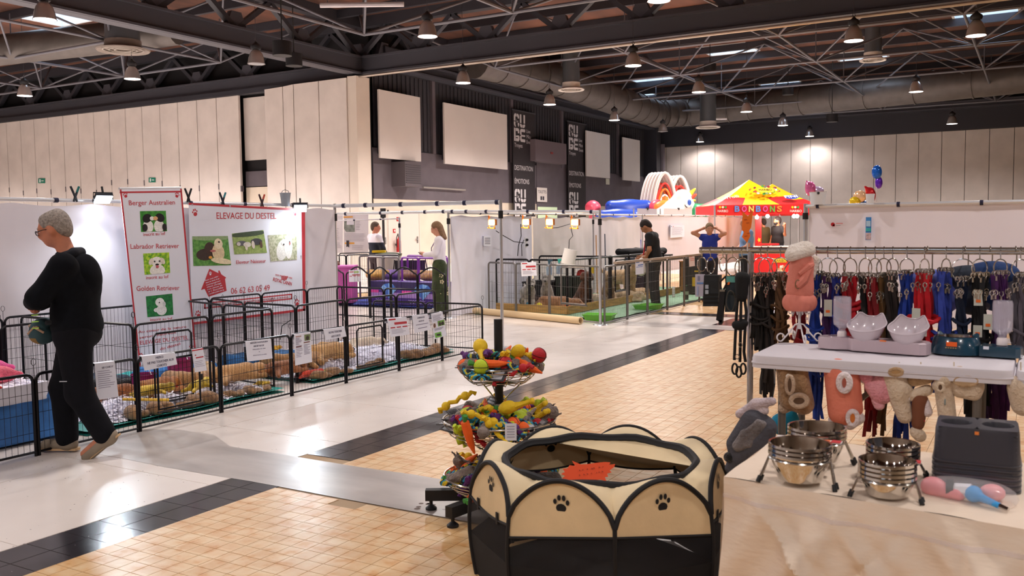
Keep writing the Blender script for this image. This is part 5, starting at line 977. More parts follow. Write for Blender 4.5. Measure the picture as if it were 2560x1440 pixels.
for x, y0_, y1_, c, lab in ((1490, 588, 700, '#b98a5c', 'wooden broom handle leaning on the white sheet'), (1512, 585, 700, '#3a4250', 'dark squeegee handle leaning on the white sheet')):
    a, b = AX(x, y0_, XB + .25), AX(x + 3, y1_, XB + .4); t = thing('broom', lab, 'broom', b * [1, 1, 0]); MB(t.location).tube(a, b * [1, 1, 0] + EZ * .06, .014).build('handle', M(c, .6), t); MB(t.location).box(b * [1, 1, 0] + EZ * .03, (.3, .06, .06)).build('head', M('#4a4038', .8), t, False)
t = thing('feed_buckets', 'red dish hanging on the cross fence in the kennel', 'dish', (-7.75, 16.08, .62)); MB().lathe([(0, 0), (.08, 0), (.11, .06), (.1, .05), (.07, .01), (0, .01)], 16, (0, 0, 0), (EX, EZ, -EY)).build('dish', M('#c22a24', .4), t); MB().box((.2, -.01, .1), (.09, .02, .14)).build('yellow_pack', M('#e0c030', .5), t, False)
for i, (x, y, c) in enumerate(((-8.1, 14.5, '#3f8fa8'), (-7.85, 14.45, '#e6d63a'), (-7.3, 14.5, '#e86a2a'), (-7.55, 15.2, '#b9d83a'))): tag(MB((x, y, .14)).ell((x, y, .14), .055, 12, 8).ell((x + .07, y, .12), .035, 8, 6).build('dog_ball', M(c, .6)), '%s rubber toy on the kennel bedding' % ('blue', 'yellow', 'orange', 'lime')[i], 'dog toy', 'toys in the kennel').location = (x, y, .14)

# ================================================================ SECOND STALL (purple pens)
mat_sheet('royal blue mat under the purple pens', -13.2, -9.3, 14.3, 18.2, M('#2d3f9c', .8, var=.1, vs=6))
pz = unit((.45, -.89, 0))
def diamond_box(lab, q0, q1, D0, D1):
    a, b = AD(q0, 762, D0) * [1, 1, 0] + EZ * .04, AD(q1, 768, D1) * [1, 1, 0] + EZ * .04; d = b - a; L = np.linalg.norm(d); d = d / L; n = np.array([d[1], -d[0], 0]); t = thing('printed_box', lab, 'box', a, group='purple printed boxes'); O = V3(a); h = .46
    pm = M('#4b2a86', .6, var=.12, vs=4); MB().box((b - a) / 2 - n * .25 + EZ * h / 2, (L, .5, h), ax=(d, -n, EZ)).build('body', pm, t, False)
    f = lambda u, v, o=.004: d * L * u + n * o + EZ * h * v
    MB().add([f(0, .68), f(1, .68), f(1, 1), f(0, 1)], [(0, 1, 2, 3)]).build('dark_band', M('#2a1d52', .6), t, False); MB().add([f(0, .3, .005), f(1, .3, .005), f(1, .52, .005), f(0, .52, .005)], [(0, 1, 2, 3)]).build('lilac_band', M('#a884c8', .6), t, False); MB().add([f(.02, .5, .006), f(.3, .5, .006), f(.3, .62, .006), f(.02, .62, .006)], [(0, 1, 2, 3)]).build('pink_patch', M('#d6489c', .6), t, False)
    cx = .62; pts = [(cx - .26, .68), (cx - .15, .88), (cx, .93), (cx + .15, .88), (cx + .26, .68), (cx, .24)]
    dm_ = MB()
    for i in range(6): dm_.add([f(cx, .66, .009), f(*pts[i], .008), f(*pts[(i + 1) % 6], .008)], [(0, 2, 1)], i % 2)
    dm_.build('diamond_print', [M('#7fb0e6', .4), M('#3f6cc0', .4)], t, False)
    for r_, (v, w) in enumerate(((.2, .5), (.1, .7))): MB().path([f(.2 + w * k / 24, v + .02 * math.sin(k * 1.9), .008) for k in range(25)], .004, 4).build('script_print', M('#cdbbe6', .5), t)
diamond_box('purple printed box with a blue diamond, left of the pair', 925, 1003, 18.7, 18.2); diamond_box('purple printed box with a blue diamond, beside the standing woman', 1004, 1092, 18.2, 17.7)
prp = M('#7a2f9c', .4, .1); gP = lambda px, D: tuple((AD(px, 760, D) * [1, 1, 0]))
for i, (p0, d0, p1, d1, h, mm, nm) in enumerate(((1006, 18.6, 1048, 18.2, .98, prp, 'purple'), (1048, 18.2, 1125, 17.6, .98, prp, 'purple'), (1020, 19.8, 1120, 18.8, .98, prp, 'purple'), (922, 19.3, 960, 19.0, .98, gm, 'grey'), (960, 19.0, 1000, 18.7, .98, gm, 'grey'), (900, 20.0, 1000, 20.5, .98, gm, 'grey'), (790, 16.6, 862, 16.3, .8, black_m, 'black'), (866, 16.2, 925, 16.0, .8, black_m, 'black'), (925, 16.0, 978, 15.8, .8, black_m, 'black'), (978, 15.8, 1045, 15.6, .8, black_m, 'black'), (1045, 15.6, 1115, 15.4, .8, black_m, 'black'), (800, 19.5, 868, 20.0, 1.0, black_m, 'black'), (868, 20.0, 925, 20.5, 1.0, black_m, 'black'), (850, 21.5, 930, 22, 1.0, black_m, 'black'))):
    pen_panel(gP(p0, d0), gP(p1, d1), h, '%s wire fence of the second stall, %s from the viewer' % (nm + (' arched' if 6 <= i < 11 else ''), ORD[i % 11]), 'fences of the second stall', mm, .022 if nm != 'black' else .014, .06, 2, pin=False, arch=.1 if 6 <= i < 11 else 0)
for i, (px, py, D, c, c2, lab) in enumerate(((945, 700, 19.6, '#d8a64c', '#a87a2c', 'mustard fluffy dog bed in the purple stall'), (985, 697, 19.5, '#6a3f9c', '#4a2a78', 'purple fluffy dog bed in the purple stall'), (1030, 690, 19.2, '#8a5a34', '#6a4020', 'brown fluffy dog bed in the purple pen'), (1078, 695, 18.9, '#c89a5c', '#9a6a34', 'tan fluffy dog bed in the purple pen'))):
    p = AD(px, py, D); o = soft('dog_bed', [('e', (0, 0, 0), (.3, .2, .1)), ('c', (-.25, 0, .06), (.25, 0, .06), .07, .07)], fur(c, c2), None, .025, .05); o.location = (p[0], p[1], max(.56, p[2])); tag(o, lab, 'dog bed', 'fluffy beds of the second stall')
    tag(MB((p[0], p[1], 0)).bb((p[0] - .13, p[1] - .13, .035), (p[0] + .13, p[1] + .13, o.location[2] - .1)).build('bed_platform', M('#8a7a66', .8), None, False), 'plain box under the %s' % lab[:-len(' in the purple stall')] if 'stall' in lab else 'plain box under the %s' % lab[:-len(' in the purple pen')], 'box').location = (p[0], p[1], 0)
t = thing('small_table', 'pink draped table at the left of the second stall', 'table', AD(832, 760, 19.0) * [1, 1, 0]); MB().box((0, 0, .8), (1.0, .6, .03), _yaw).build('top', M('#c86fb4', .7), t, False); MB().box((0, 0, .42), (.96, .56, .74), _yaw).build('cloth', M('#b8539c', .75, var=.1), t, False)
for i in range(9): q = AD(816 + i * 3.6, 652, 19.0); tag(MB((q[0], q[1], .845)).ell((q[0], q[1], .845), .03 + .008 * (i % 3), 8, 6).ell((q[0], q[1], .89), .02, 8, 6).build('trinket', M(('#d8653a', '#e9dccb', '#7a5a4a')[i % 3], .6)), 'small %s figurine on the pink table' % ('orange', 'white', 'brown')[i % 3], 'figurine', 'figurines on the pink table').location = (q[0], q[1], .845)
pm_ = Plane(AD(885, 690, 16.1), pz); notice('white notice with red bars and a green patch on the arched fence', [(872, 676), (901, 675), (902, 704), (873, 705)], [(None, .05, .42, .18, .07, R_), (None, .45, .85, .24, .15, '#b9d98c'), (None, .28, .95, .44, .07, R_), (None, .05, .28, .53, .05, R_), (None, .38, .6, .53, .05, R_), (None, .7, .95, .53, .05, R_)], pm_, 'notices of the second stall')
# poster boards
pb = Plane(AD(870, 590, 22), pz)
for q, lab, arch in (([(795, 640), (857, 631), (857, 535), (795, 533)], 'white poster board with an orange arched dog picture, left of the pair', 1), ([(859, 640), (921, 629), (921, 531), (859, 533)], 'white poster board with a round-cornered dog photo, right of the pair', 0)):
    t = thing('poster_board', lab, 'poster', pb.p(*q[0]) * [1, 1, 0], group='poster boards'); O = t.location; pb.quad(q, M('#dcd6d8', .6), t, O, 'board', -.02, .02)
    if arch: pb.poly([(815, 603), (831, 603), (831, 580), (828, 573), (823, 569), (815, 569)], M('#d99a2a', .5), t, O, 'orange_arch'); pb.poly([(817, 601), (827, 601), (827, 590), (823, 583), (817, 582)], M('#a8713a', .6), t, O, 'dog_shape', .005); pb.quad([(815, 562), (824, 562), (824, 549), (815, 549)], M('#6a5248', .6), t, O, 'brown_patch'); pb.quad([(815, 625), (828, 625), (828, 621), (815, 621)], M('#6a5248', .6), t, O, 'brown_patch'); rows = [(834, 851, 572 + 4.3 * i) for i in range(7)] + [(816, 855, 608 + 3.5 * i) for i in range(4)]
    else: pb.poly([(866, 580), (887, 580), (887, 549), (861, 549), (860, 572)], M('#8a8f86', .5, var=.4, vs=9), t, O, 'photo_shape'); pb.poly([(867, 562), (885, 562), (885, 549), (867, 549)], M('#dcd8de', .5), t, O, 'photo_sky', .005); pb.quad([(862, 610), (886, 610), (886, 606), (862, 606)], M('#d99a3a', .5), t, O, 'orange_bar'); pb.poly([(866, 618), (869, 616), (873, 619), (873, 601), (866, 601)], M('#3a3438', .5), t, O, 'ribbon', .006); pb.quad([(859, 545), (882, 544), (882, 540), (859, 541)], M('#d99a4a', .5), t, O, 'orange_bar'); rows = [(890, 905, 554 + 4 * i) for i in range(6)] + [(862, 915, 585 + 3.5 * i) for i in range(6)] + [(880, 912, 615 + 4 * i) for i in range(3)]
    for x0_, x1_, y in rows: pb.quad([(x0_, y), (x1_ - RND.uniform(0, 6), y), (x1_ - 6, y - .9), (x0_, y - .9)], M('#9a949c', .6), t, O, 'text_line')
# things at the dark wall
p = AD(960, 640, 25) * [1, 1, 0]; t = thing('info_stand', 'black information post with a numbered square sign', 'sign post', p); MB().tube((0, 0, 0), (0, 0, 2.1), .035).lathe([(.2, 0), (.2, .02), (0, .03)], 14).build('post', blackp, t); MB().box((0, 0, 2.0), (.15, .03, .26), _yaw).build('plate', blackp, t, False); text('1', (RG * 0 - FG * .02) + EZ * 1.95, RG, EZ, M('#cfd2d8', .5), t, h=.12)
for x, y, lab in ((984, 577, 'small square red fire alarm box on the white door wall'), (993, 548, 'red fire alarm box higher by the thin tube frame')): q = AX(x, y, XW + .06); t = thing('alarm_box', lab, 'alarm', q); MB().box((0.02, 0, 0), (.06, .14, .16)).build('box', M('#b81f24', .4), t, False); MB().tube((.05, 0, 0), (.06, 0, 0), .04, n=12).build('button', M('#e6dede', .4), t)
q = AX(997, 625, XW + .25); t = thing('fire_extinguisher', 'red fire extinguisher by the white door', 'extinguisher', (q[0], q[1], .6)); MB().lathe([(0, 0), (.1, 0), (.1, .45), (.05, .55), (.03, .56), (.03, .62), (0, .62)], 14).build('tank', M('#b01c22', .35), t); MB().path([(0, 0, .6), (.05, -.1, .75), (.05, -.2, .6), (.02, -.16, .2)], .02, 6).build('hose', blackp, t); MB().box((-.1, 0, .3), (.1, .06, .08)).build('bracket', gm, t, False)
for i, (x0_, x1_) in enumerate(((908, 966), (970, 1046))):
    a, b = AX(x0_, 560, XW + .05), AX(x1_, 560, XW + .05); d = struct('door_%d' % (i + 1), MB().bb((XW + .04, a[1], 0), (XW + .08, b[1], 2.25)), M('#d9cbc0', .5)); MB().bb((XW + .03, a[1] - .06, 0), (XW + .1, a[1], 2.32)).bb((XW + .03, b[1], 0), (XW + .1, b[1] + .06, 2.32)).bb((XW + .03, a[1] - .06, 2.25), (XW + .1, b[1] + .06, 2.32)).build('door_frame', c_panel2, d, False)
    MB().box((XW + .1, b[1] - .15, 1.08), (.04, .06, .28)).build('door_plate', M('#8f8c88', .4, .6), d, False); MB().tube((XW + .14, b[1] - .15, 1.1), (XW + .14, b[1] - .32, 1.1), .018).build('door_handle', M('#8f8c88', .4, .6), d)
chair('black folding chair left of the standing woman', AD(1003, 660, 20.5) * [1, 1, 0], .9, blackp); chair('black padded chair at the table behind the standing woman', AD(1050, 660, 20.5) * [1, 1, 0], .3, blackp)
p = AD(972, 640, 20.8) * [1, 1, 0]; t = thing('waste_bin', 'clear bag bin with a yellow and green lid', 'bin', p); MB().lathe([(0, .0), (.24, 0), (.28, .75), (.29, .95), (.26, .95)], 16).build('bag', M('#cfc8c0', .25, trans=.5), t); MB().lathe([(.3, .95), (.31, 1.0), (.1, 1.03), (0, 1.03)], 16).build('lid', M('#3f4a3a', .5), t); MB().box((-.2, -.1, 1.05), (.3, .2, .05), _yaw).build('yellow_flap', M('#e8c018', .5), t, False)
# big black hanging banners with the stencil logo
def strokes(parent, O, o, x, y, S, mat):
    """stencil letters C U over B E"""
    o, x, y = V3(o), V3(x), V3(y); n = np.cross(x, y)
    def bar(pts): MB(O).prism(pts, o, x * S, y * S, .004 / 1.0).build('logo_stroke', mat, parent, False)
    T = .13
    def rect(a, b, c, d): bar([(a, b), (c, b), (c, d), (a, d)])
    # C
    bar([(.0, .68), (0, .9), (.08, 1), (.2, 1), (.2, 1 - T), (T, 1 - T), (T, .68)]); bar([(0, .64), (0, .55 - .04), (.08, .42), (.17, .42), (.12, .53), (T, .64)]); bar([(.25, 1), (.38, 1), (.46, .92), (.46, .8), (.34, .8), (.34, 1 - T), (.25, 1 - T)]); bar([(.34, .6), (.46, .6), (.46, .52), (.4, .42), (.34, .52)])
    # U
    rect(.54, .62, .54 + T, 1); bar([(.54, .58), (.54, .5), (.62, .42), (.74, .42), (.74, .42 + T), (.54 + T, .42 + T), (.54 + T, .58)]); bar([(.78, .42), (.92, .42), (1, .5), (1, .58), (1 - T, .58), (1 - T, .42 + T), (.78, .42 + T)]); rect(1 - T, .62, 1, 1)
    # B
    rect(0, -.22, T, .36); bar([(T + .03, .36), (.4, .36), (.46, .28), (.46, .14), (.34, .14), (.34, .36 - T), (T + .03, .36 - T)]); bar([(T + .03, -.22), (.4, -.22), (.47, -.14), (.47, .0), (.4, .05), (T + .03, .02), (T + .03, -.04), (.35, -.04), (.35, -.22 + T), (T + .03, -.22 + T)])
    # E
    bar([(.54, .1), (.54, .28), (.62, .36), (1, .36), (1, .36 - T), (.54 + T, .36 - T), (.54 + T, .1)]); rect(.62, .02, 1, .1); bar([(.54, .04), (.54, -.14), (.62, -.22), (1, -.22), (1, -.22 + T), (.54 + T, -.22 + T), (.54 + T, .04)])
wht = M('#cfcacb', .6)
for q0, q1, lab in ((1283, 1337, 'nearer black hanging banner with white stencil logo on the dark wall'), (1420, 1464, 'farther black hanging banner with white stencil logo on the dark wall')):
    a, b = AX(q0, 400, XW + .3), AX(q1, 400, XW + .3); W = b[1] - a[1]; t = thing('hanging_banner', lab, 'banner', (XW + .3, (a[1] + b[1]) / 2, 2.3), group='black hanging banners'); O = t.location; zt = 7.4
    MB(O).bb((XW + .28, a[1], 2.1), (XW + .3, b[1], zt)).build('cloth', M('#2f2a2d', .7, var=.1), t, False); MB(O).tube((XW + .29, a[1] - .1, zt), (XW + .29, b[1] + .1, zt), .04).build('hanging_rod', c_beam, t)
    f = lambda u, z: np.array([XW + .302, a[1] + W * u, z]); S = W * .5
    for z in (6.1, 2.35): strokes(t, O, f(.05, z), EY, EZ, S, wht); text('Le', f(.2, z + S * .62), EY, EZ, wht, t, h=S * .13, org=O)
    for k, s_ in enumerate(('Live', 'Mice', 'Event')): text(s_, f(.62, 6.1 + S * (.22 - .24 * k)), EY, EZ, wht, t, h=S * .16, al='L', org=O, maxw=W * .36)
    text('Troyes', f(.06, 6.1 - S * .48), EY, EZ, wht, t, h=S * .18, al='L', org=O); text('DESTINATION', f(.06, 4.42), EY, EZ, wht, t, h=.24, w=W * .84, al='L', org=O); text('ÉMOTIONS', f(.06, 3.75), EY, EZ, wht, t, h=.24, w=W * .66, al='L', org=O)
a, b = AX(1338, 350, XW + .6), AX(1416, 350, XW + .6); wr2 = bpy.data.objects['wall_dark']
MB().bb((XW, a[1], 4.95), (XW + .6, b[1], 6.05)).build('bulkhead', M('#6d6166', .7), wr2, False); MB().bb((XW + .6, (a[1] + b[1]) / 2 - .1, 5.4), (XW + .63, (a[1] + b[1]) / 2 + .15, 5.5)).build('red_mark', M('#8a3030', .6), wr2, False)
q = AX(1345, 520, XW + .1); struct('door_3', MB().bb((XW + .06, q[1], 0), (XW + .1, AX(1393, 520, XW + .1)[1], 2.62)), M('#cfe0b9', .6, emit=.25))  # faint glow put into the doorway colour; no lamp stands behind it
q = AX(1355, 487, XW + .15); t = thing('toilet_sign', 'small white TOILETTES sign above the pale green doorway', 'sign', q); MB().box((.0, 0, 0), (.03, 1.1, .75)).build('plate', M('#ded5cf', .6), t, False); text('TOILETTES', (.017, 0, .08), EY, EZ, ink, t, h=.16, w=.95); MB().box((.017, -.12, -.18), (.006, .18, .2)).box((.017, .12, -.18), (.006, .18, .2)).build('symbol', ink, t, False)
q = AX(1016, 434, XW + .4); t = thing('air_unit', 'grey louvred air unit under the tall off-white board', 'air unit', (q[0], q[1], 3.28)); MB().box((0, 0, .5), (.7, 1.1, 1.0)).build('casing', M('#5a5256', .6), t, False)
for k in range(9): MB().box((.36, 0, .15 + .09 * k), (.03, 1.0, .03)).build('louvre', M('#453f44', .6), t, False)
q0, q1 = AX(1058, 468, XW + .2), AX(1163, 475, XW + .2); tag(MB(q0).tube(q0, q1, .04).build('wall_pipe', M('#8d8680', .5)), 'thin grey pipe bolted across the grey wall band', 'pipe').location = q0
q = AX(1519, 454, XW + .1); tag(MB(q).box(q, (.04, .5, .35)).build('wall_notice', M('#c9c6b4', .6), None, False), 'tiny pale notice under the far off-white board', 'notice').location = q

# ---- people of these stalls
def two_tone(c): return (c[:, 2] < 1.27).astype(int)
person('man in a white and navy jacket standing before the poster boards', AD(940, 700, 21.2) * [1, 1, 0], math.radians(-20), dict(eL=(-.24, .05, 1.12), wL=(-.12, .2, 1.0), hL=(-.04, .23, .98), eR=(.25, .05, 1.12), wR=(.13, .2, 1.0), hR=(.05, .23, .97)), .99, ([M('#e4dde4', .8), M('#181b2c', .8)], two_tone), M('#3a2c33', .8), '#222226', '#5f4f40', SKIN_R, 'long', .02, 1.1, -.7, .05)
def wm_extra(t, J, H, A):
    MB().box((-.02, .34, 1.14), (.075, .14, .01), 0, ax=(EX, unit((0, .9, .35)), unit((0, -.35, .9)))).build('phone', M('#1d1418', .3), t, False)
    MB().path([(-.06, .05, 1.42), (-.05, .15, 1.25), (0, .16, 1.08)], .009, 5).build('lanyard', M('#4a2f6a', .6), t)
    fl = M('#d8caa0', .8)
    for i in range(26):
        q = 'LR'[i % 2]; u = RND.random(); a = RND.uniform(0, 6.28); c = (J['p' + q] * (1 - u) + J['a' + q] * u); r_ = .13; d = np.array([math.cos(a), math.sin(a), 0]); mb_ = MB()
        for k in range(5): x, y, z = frame_of(d); o = c + d * (r_ - .01) + (x * math.cos(k * 1.256) + y * math.sin(k * 1.256)) * .028; mb_.ell(o, (.018, .018, .008), 6, 4, (x, y, z))
        mb_.build('flower_print', fl, t)
person('woman in white blouse and green floral trousers reading her phone', AD(1102, 770, 16.7) * [1, 1, 0], math.radians(115), dict(head=(0, .06, 1.61), eL=(-.22, .06, 1.14), wL=(-.06, .28, 1.12), hL=(-.02, .35, 1.14), eR=(.22, .06, 1.14), wR=(.04, .26, 1.12), hR=(.0, .34, 1.15)), .97, M('#e6dfdf', .8, var=.05), M('#3f4a2a', .85, var=.3, vs=10), '#e0dcd8', '#8a6a4a', SKIN, 'long', .02, .95, 0.1, .35, 'long', 1.35, wm_extra, flare=.06)
def bm_extra(t, J, H, A):
    rd = M('#c2202a', .5); MB().path([J['neck'] + V3((.07, .0, .02)), (.06, .16, 1.3), (.0, .2, 1.1), (-.01, .22, .98)], .013, 5).path([J['neck'] + V3((-.07, .0, .02)), (-.05, .16, 1.3), (.0, .2, 1.1)], .013, 5).build('lanyard', rd, t); MB().box((-.01, .235, .93), (.06, .01, .09)).build('badge', M('#e4e4e8', .4), t, False)
    soft('white_cloth', [('c', J['hL'], J['hL'] + V3((.03, .05, -.1)), .03, .07), ('c', J['hL'] + V3((.03, .05, -.1)), J['hL'] + V3((.05, .06, -.26)), .07, .1)], M('#e6dcd4', .85), t, .016, .03); MB().box((-.08, .17, 1.27), (.07, .004, .015)).build('shirt_logo', M('#d8d8dc', .5), t, False)
person('dark-haired man in black polo with red lanyard bending over the kennel', AD(1636, 760, 17.2) * [1, 1, 0], math.radians(95), dict(head=(0, .17, 1.55), neck=(0, .06, 1.42), chest=(0, .04, 1.24), sR=(.18, .05, 1.37), sL=(-.18, .05, 1.37), eR=(.24, .12, 1.12), wR=(.2, .32, .98), hR=(.17, .4, .92), eL=(-.26, .02, 1.12), wL=(-.2, .1, .98), hL=(-.17, .16, .98)), 1.0, M('#151517', .85), M('#1b1a1e', .85), '#222226', '#2a201c', SKIN2, 'short', .019, 1.1, 0.0, .75, extra=bm_extra)
person('woman in a royal blue top with both hands behind her head', AD(1774, 740, 18.6) * [1, 1, 0], math.radians(-170), dict(sR=(.17, -.01, 1.42), eR=(.36, .06, 1.52), wR=(.13, -.05, 1.62), hR=(.06, -.1, 1.64), sL=(-.17, -.01, 1.42), eL=(-.34, .1, 1.5), wL=(-.13, -.05, 1.62), hL=(-.06, -.1, 1.64), head=(0, .04, 1.6)), .93, M('#1c2f8c', .75), M('#26242a', .85), '#3a3438', '#8a7256', SKIN, 'none', .019, .95, 0.25, .15, 'bun')
person('grey-haired man in a light blue shirt behind the orange sign', AD(1866, 740, 18.9) * [1, 1, 0], math.radians(120), dict(eL=(-.24, .04, 1.12), wL=(-.08, .22, 1.05), hL=(.0, .25, 1.07), eR=(.24, .06, 1.12), wR=(.06, .24, 1.02), hR=(-.02, .25, 1.0)), 1.0, M('#6f94c0', .75), M('#1f1e24', .85), '#222226', '#9a9690', SKIN, 'short', .019, 1.15, 0.0, .1, legw=1.1)
# ================================================================ SWEET TENT, INFLATABLES, RIGHT-HAND STALL
TD = 28.0
yel, trd = M('#f0be12', .5), M('#d01f22', .5)
pt = Plane(AD(1900, 520, TD), -FG)
cA, cB = pt.p(1787, 513), pt.p(2018, 510); tx = unit((cB - cA) * [1, 1, 0]); tn = np.array([tx[1], -tx[0], 0]); TW = np.linalg.norm(cB - cA)
ct = thing('sweet_tent', 'red and yellow pop-up tent of a sweet seller, nearest of two', 'tent', cA * [1, 1, 0]); O = V3(ct.location)
ev, ap = cA[2] + .0, pt.p(1926, 443)[2]
def canopy(t, O, a, w, ev, ap, front=True):
    C = [a, a + tx * w, a + tx * w - tn * w, a - tn * w]; C = [np.array([p[0], p[1], ev]) for p in C]; A = (C[0] + C[2]) / 2; A[2] = ap + .35
    for i in range(4):
        p, q = C[i], C[(i + 1) % 4]; f = lambda u, v: (p * (1 - u) + q * u) * (1 - v) + A * v - EZ * (.12 * math.sin(math.pi * v) * (0.6 + .4 * math.sin(math.pi * u)))
        m = MB(O)
        for j in range(10):
            for k in range(10): m.add([f(k / 10, j / 10), f((k + 1) / 10, j / 10), f((k + 1) / 10, (j + 1) / 10), f(k / 10, (j + 1) / 10)], [(0, 1, 2, 3)], 0 if j < 4 and k in (0, 1, 2, 7, 8, 9) else 1)
        m.build('roof_face', [trd, yel], t)
        d = unit(q - p); n = np.array([d[1], -d[0], 0]); MB(O).box((p + q) / 2 - EZ * .15, (np.linalg.norm(q - p), .02, .3), ax=(d, n, EZ)).build('valance', trd, t, False)
        MB(O).tube((p[0], p[1], 0), (p[0], p[1], ev), .03).build('post', alu, t)
    return C
C = canopy(ct, O, cA, TW, ev, ap - .35)
t2 = thing('sweet_tent', 'red and yellow pop-up tent standing behind the first sweet tent', 'tent', (cA - tn * TW * 1.15 + tx * 1.7) * [1, 1, 0]); canopy(t2, V3(t2.location), cA - tn * TW * 1.15 + tx * 1.7, TW, ev, ap - .35)
pv = Plane(cA + tn * .02, tn); wl_ = M('#f2eeea', .5)
for x0_, x1_ in ((1794, 1820), (1975, 2004)):
    pv.text('HARIBO', x0_, x1_, 530.5, 6, wl_, ct, O); 
    for k, c in enumerate(('#e8c01c', '#e9dcc8', '#3a9a4a')): pv.poly([(x0_ + 6 + 7 * k + 3 * math.cos(a), 518 + 3 * math.sin(a)) for a in np.linspace(0, 6.28, 9)[:-1]][::-1], M(c, .5), ct, O, 'sweet_print', .006)
for i, (ch, c) in enumerate(zip('BONBONS', ('#5a8ad0', '#e0559c', '#d9d06a', '#5a8ad0', '#e0559c', '#5fae4a', '#e8843a'))): pv.text(ch, 1836.5 + i * 17.6, 1849 + i * 17.6, 529, 14, M(c, .4), ct, O, off=.008, bold=.03); pv.poly([(1842.7 + i * 17.6 + 8 * math.cos(a), 522 + 8.5 * math.sin(a)) for a in np.linspace(0, 6.28, 13)[:-1]][::-1], M('#a81820', .5), ct, O, 'letter_shadow', .004)
rp = lambda x, y: pv.p(x, y, 0)
pr = Plane(C[0] + tn * .06, unit(tn * (ap - ev) + EZ * TW / 2)); pr.x = tx; pr.y = np.cross(pr.n, tx)
def roof_text(s_, x0_, x1_, y, h, m, off=.1, **k): pr.text(s_, x0_, x1_, y, h, m, ct, O, off=off, **k)
roof_text('HARIBO', 1897, 1929, 485, 5, M('#1d1a1c', .5), .12)
roof_text('Trolli', 1814, 1847, 505, 7, M('#e8b8d8', .5), .1, y1=500, shear=.2); roof_text('FINI', 1962, 1994, 502, 6, M('#e6ecf6', .5), .1, y1=500, bold=.02)
pr.poly([(1978 + 18 * math.cos(a), 499 + 5 * math.sin(a)) for a in np.linspace(0, 6.28, 17)[:-1]][::-1], M('#2f3f9c', .5), ct, O, 'badge_oval', .09)
r = random.Random(3)
for i in range(26):
    a = r.uniform(0, 6.28); x, y = 1913 + 40 * math.cos(a) * r.uniform(.5, 1), 482 + 11 * math.sin(a) * r.uniform(.6, 1)
    if abs(y - 482) < 4 and abs(x - 1913) < 20: continue
    s_ = r.uniform(2, 4.5); pr.poly([(x + s_ * math.cos(q), y + s_ * .7 * math.sin(q)) for q in np.linspace(0, 6.28, 8)[:-1]][::-1], M(r.choice(['#c83a2c', '#e9d8c0', '#d97a2a', '#4a8a3a', '#8a2a3a', '#f2e6da']), .5), ct, O, 'sweet_print', .1)
pr.quad([(1893, 488), (1933, 488), (1933, 478), (1893, 478)], M('#f2cf3a', .5), ct, O, 'logo_plate', .105)
def sweet_panel(q, lab):
    P = [pv.p(*p, -1.0) for p in q]; t = thing('tent_banner', lab, 'panel', P[0] * [1, 1, 0]); pq = Plane(P[0], tn); pq.quad(q, trd, t, V3(t.location), 'board', 0, .03); return t, pq
t, pq = sweet_panel([(1888, 690), (1903, 690), (1903, 540), (1888, 540)], 'tall red printed panel at the left post of the sweet tent')
for y in (600, 630): pq.poly([(1897 + (5 if k % 2 else 2.5) * math.cos(k * .628), y + (7 if k % 2 else 3.5) * math.sin(k * .628)) for k in range(10)][::-1], M('#e8c83a', .5), t, V3(t.location), 'burst_print', .034)
p = pv.p(1925, 640, .1); t = thing('sweet_counter', 'red HARIBO sweet counter inside the tent', 'counter', p * [1, 1, 0]); O2 = V3(t.location)
MB(O2).box(p * [1, 1, 0] + EZ * .42 - tn * .3, (1.15, .6, .84), ax=(tx, -tn, EZ)).build('body', trd, t, False); MB(O2).box(p * [1, 1, 0] + EZ * .86 - tn * .3, (1.25, .7, .04), ax=(tx, -tn, EZ)).build('top', M('#e6dcd8', .5), t, False); MB(O2).box(p * [1, 1, 0] + EZ * .94 - tn * .3, (.6, .3, .05), ax=(tx, -tn, EZ)).build('tray', trd, t, False)
pc = Plane(p + tn * .01, tn); pc.quad([(1933, 656), (1966, 656), (1966, 646), (1933, 646)], M('#f2cf3a', .5), t, O2, 'logo_plate', .004); pc.text('HARIBO', 1935, 1965, 655, 7, M('#1d1a1c', .5), t, O2, off=.007); pc.text('FINI', 1892, 1910, 636, 6, M('#e6ecf6', .5), t, O2, off=.006)
for i in range(9): x, y = 1940 + RND.uniform(-6, 24), 666 + RND.uniform(0, 12); pc.poly([(x + 3.4 * math.cos(q), y + 3.8 * math.sin(q)) for q in np.linspace(0, 6.28, 9)[:-1]][::-1], M(('#e9d8a0', '#d97a2a', '#f2e6da')[i % 3], .5), t, O2, 'sweet_print', .005)
for i, x in enumerate((1901, 1928, 1995, 2003)):
    p = pv.p(x, 540 if i else 543, -.4); t = thing('tent_lamp', 'small glowing lamp under the sweet tent valance, %s from left' % ORD[i], 'lamp', p, group='lamps under the tent valance'); MB().ell((0, 0, 0), .06, 10, 8).build('bulb', M('#fff2ea', .3, emit=25.0), t); MB().tube((0, 0, .05), (0, 0, .2), .02).build('holder', M('#d0d0d4', .4), t)
ld = bpy.data.lights.new('tent_light', 'POINT'); ld.energy = 60; ld.color = (1, .9, .85); ld.shadow_soft_size = .1; l = bpy.data.objects.new('tent_light', ld); COL.objects.link(l); l.location = pv.p(1950, 541, -.5); l.parent = ct; l.location = l.location - Vector(ct.location)
person('bearded man in black T-shirt gesturing inside the sweet tent', AD(1944, 640, 29.0) * [1, 1, 0], math.radians(150), dict(eL=(-.34, .05, 1.18), wL=(-.4, .12, 1.42), hL=(-.4, .13, 1.52), eR=(.26, -.02, 1.12), wR=(.28, .05, .9), hR=(.29, .08, .82)), 1.03, M('#19191b', .85), M('#26262c', .85), '#222226', '#231c1a', SKIN2, 'short', .022, 1.25, -.5, .0, beard='#1d1614')
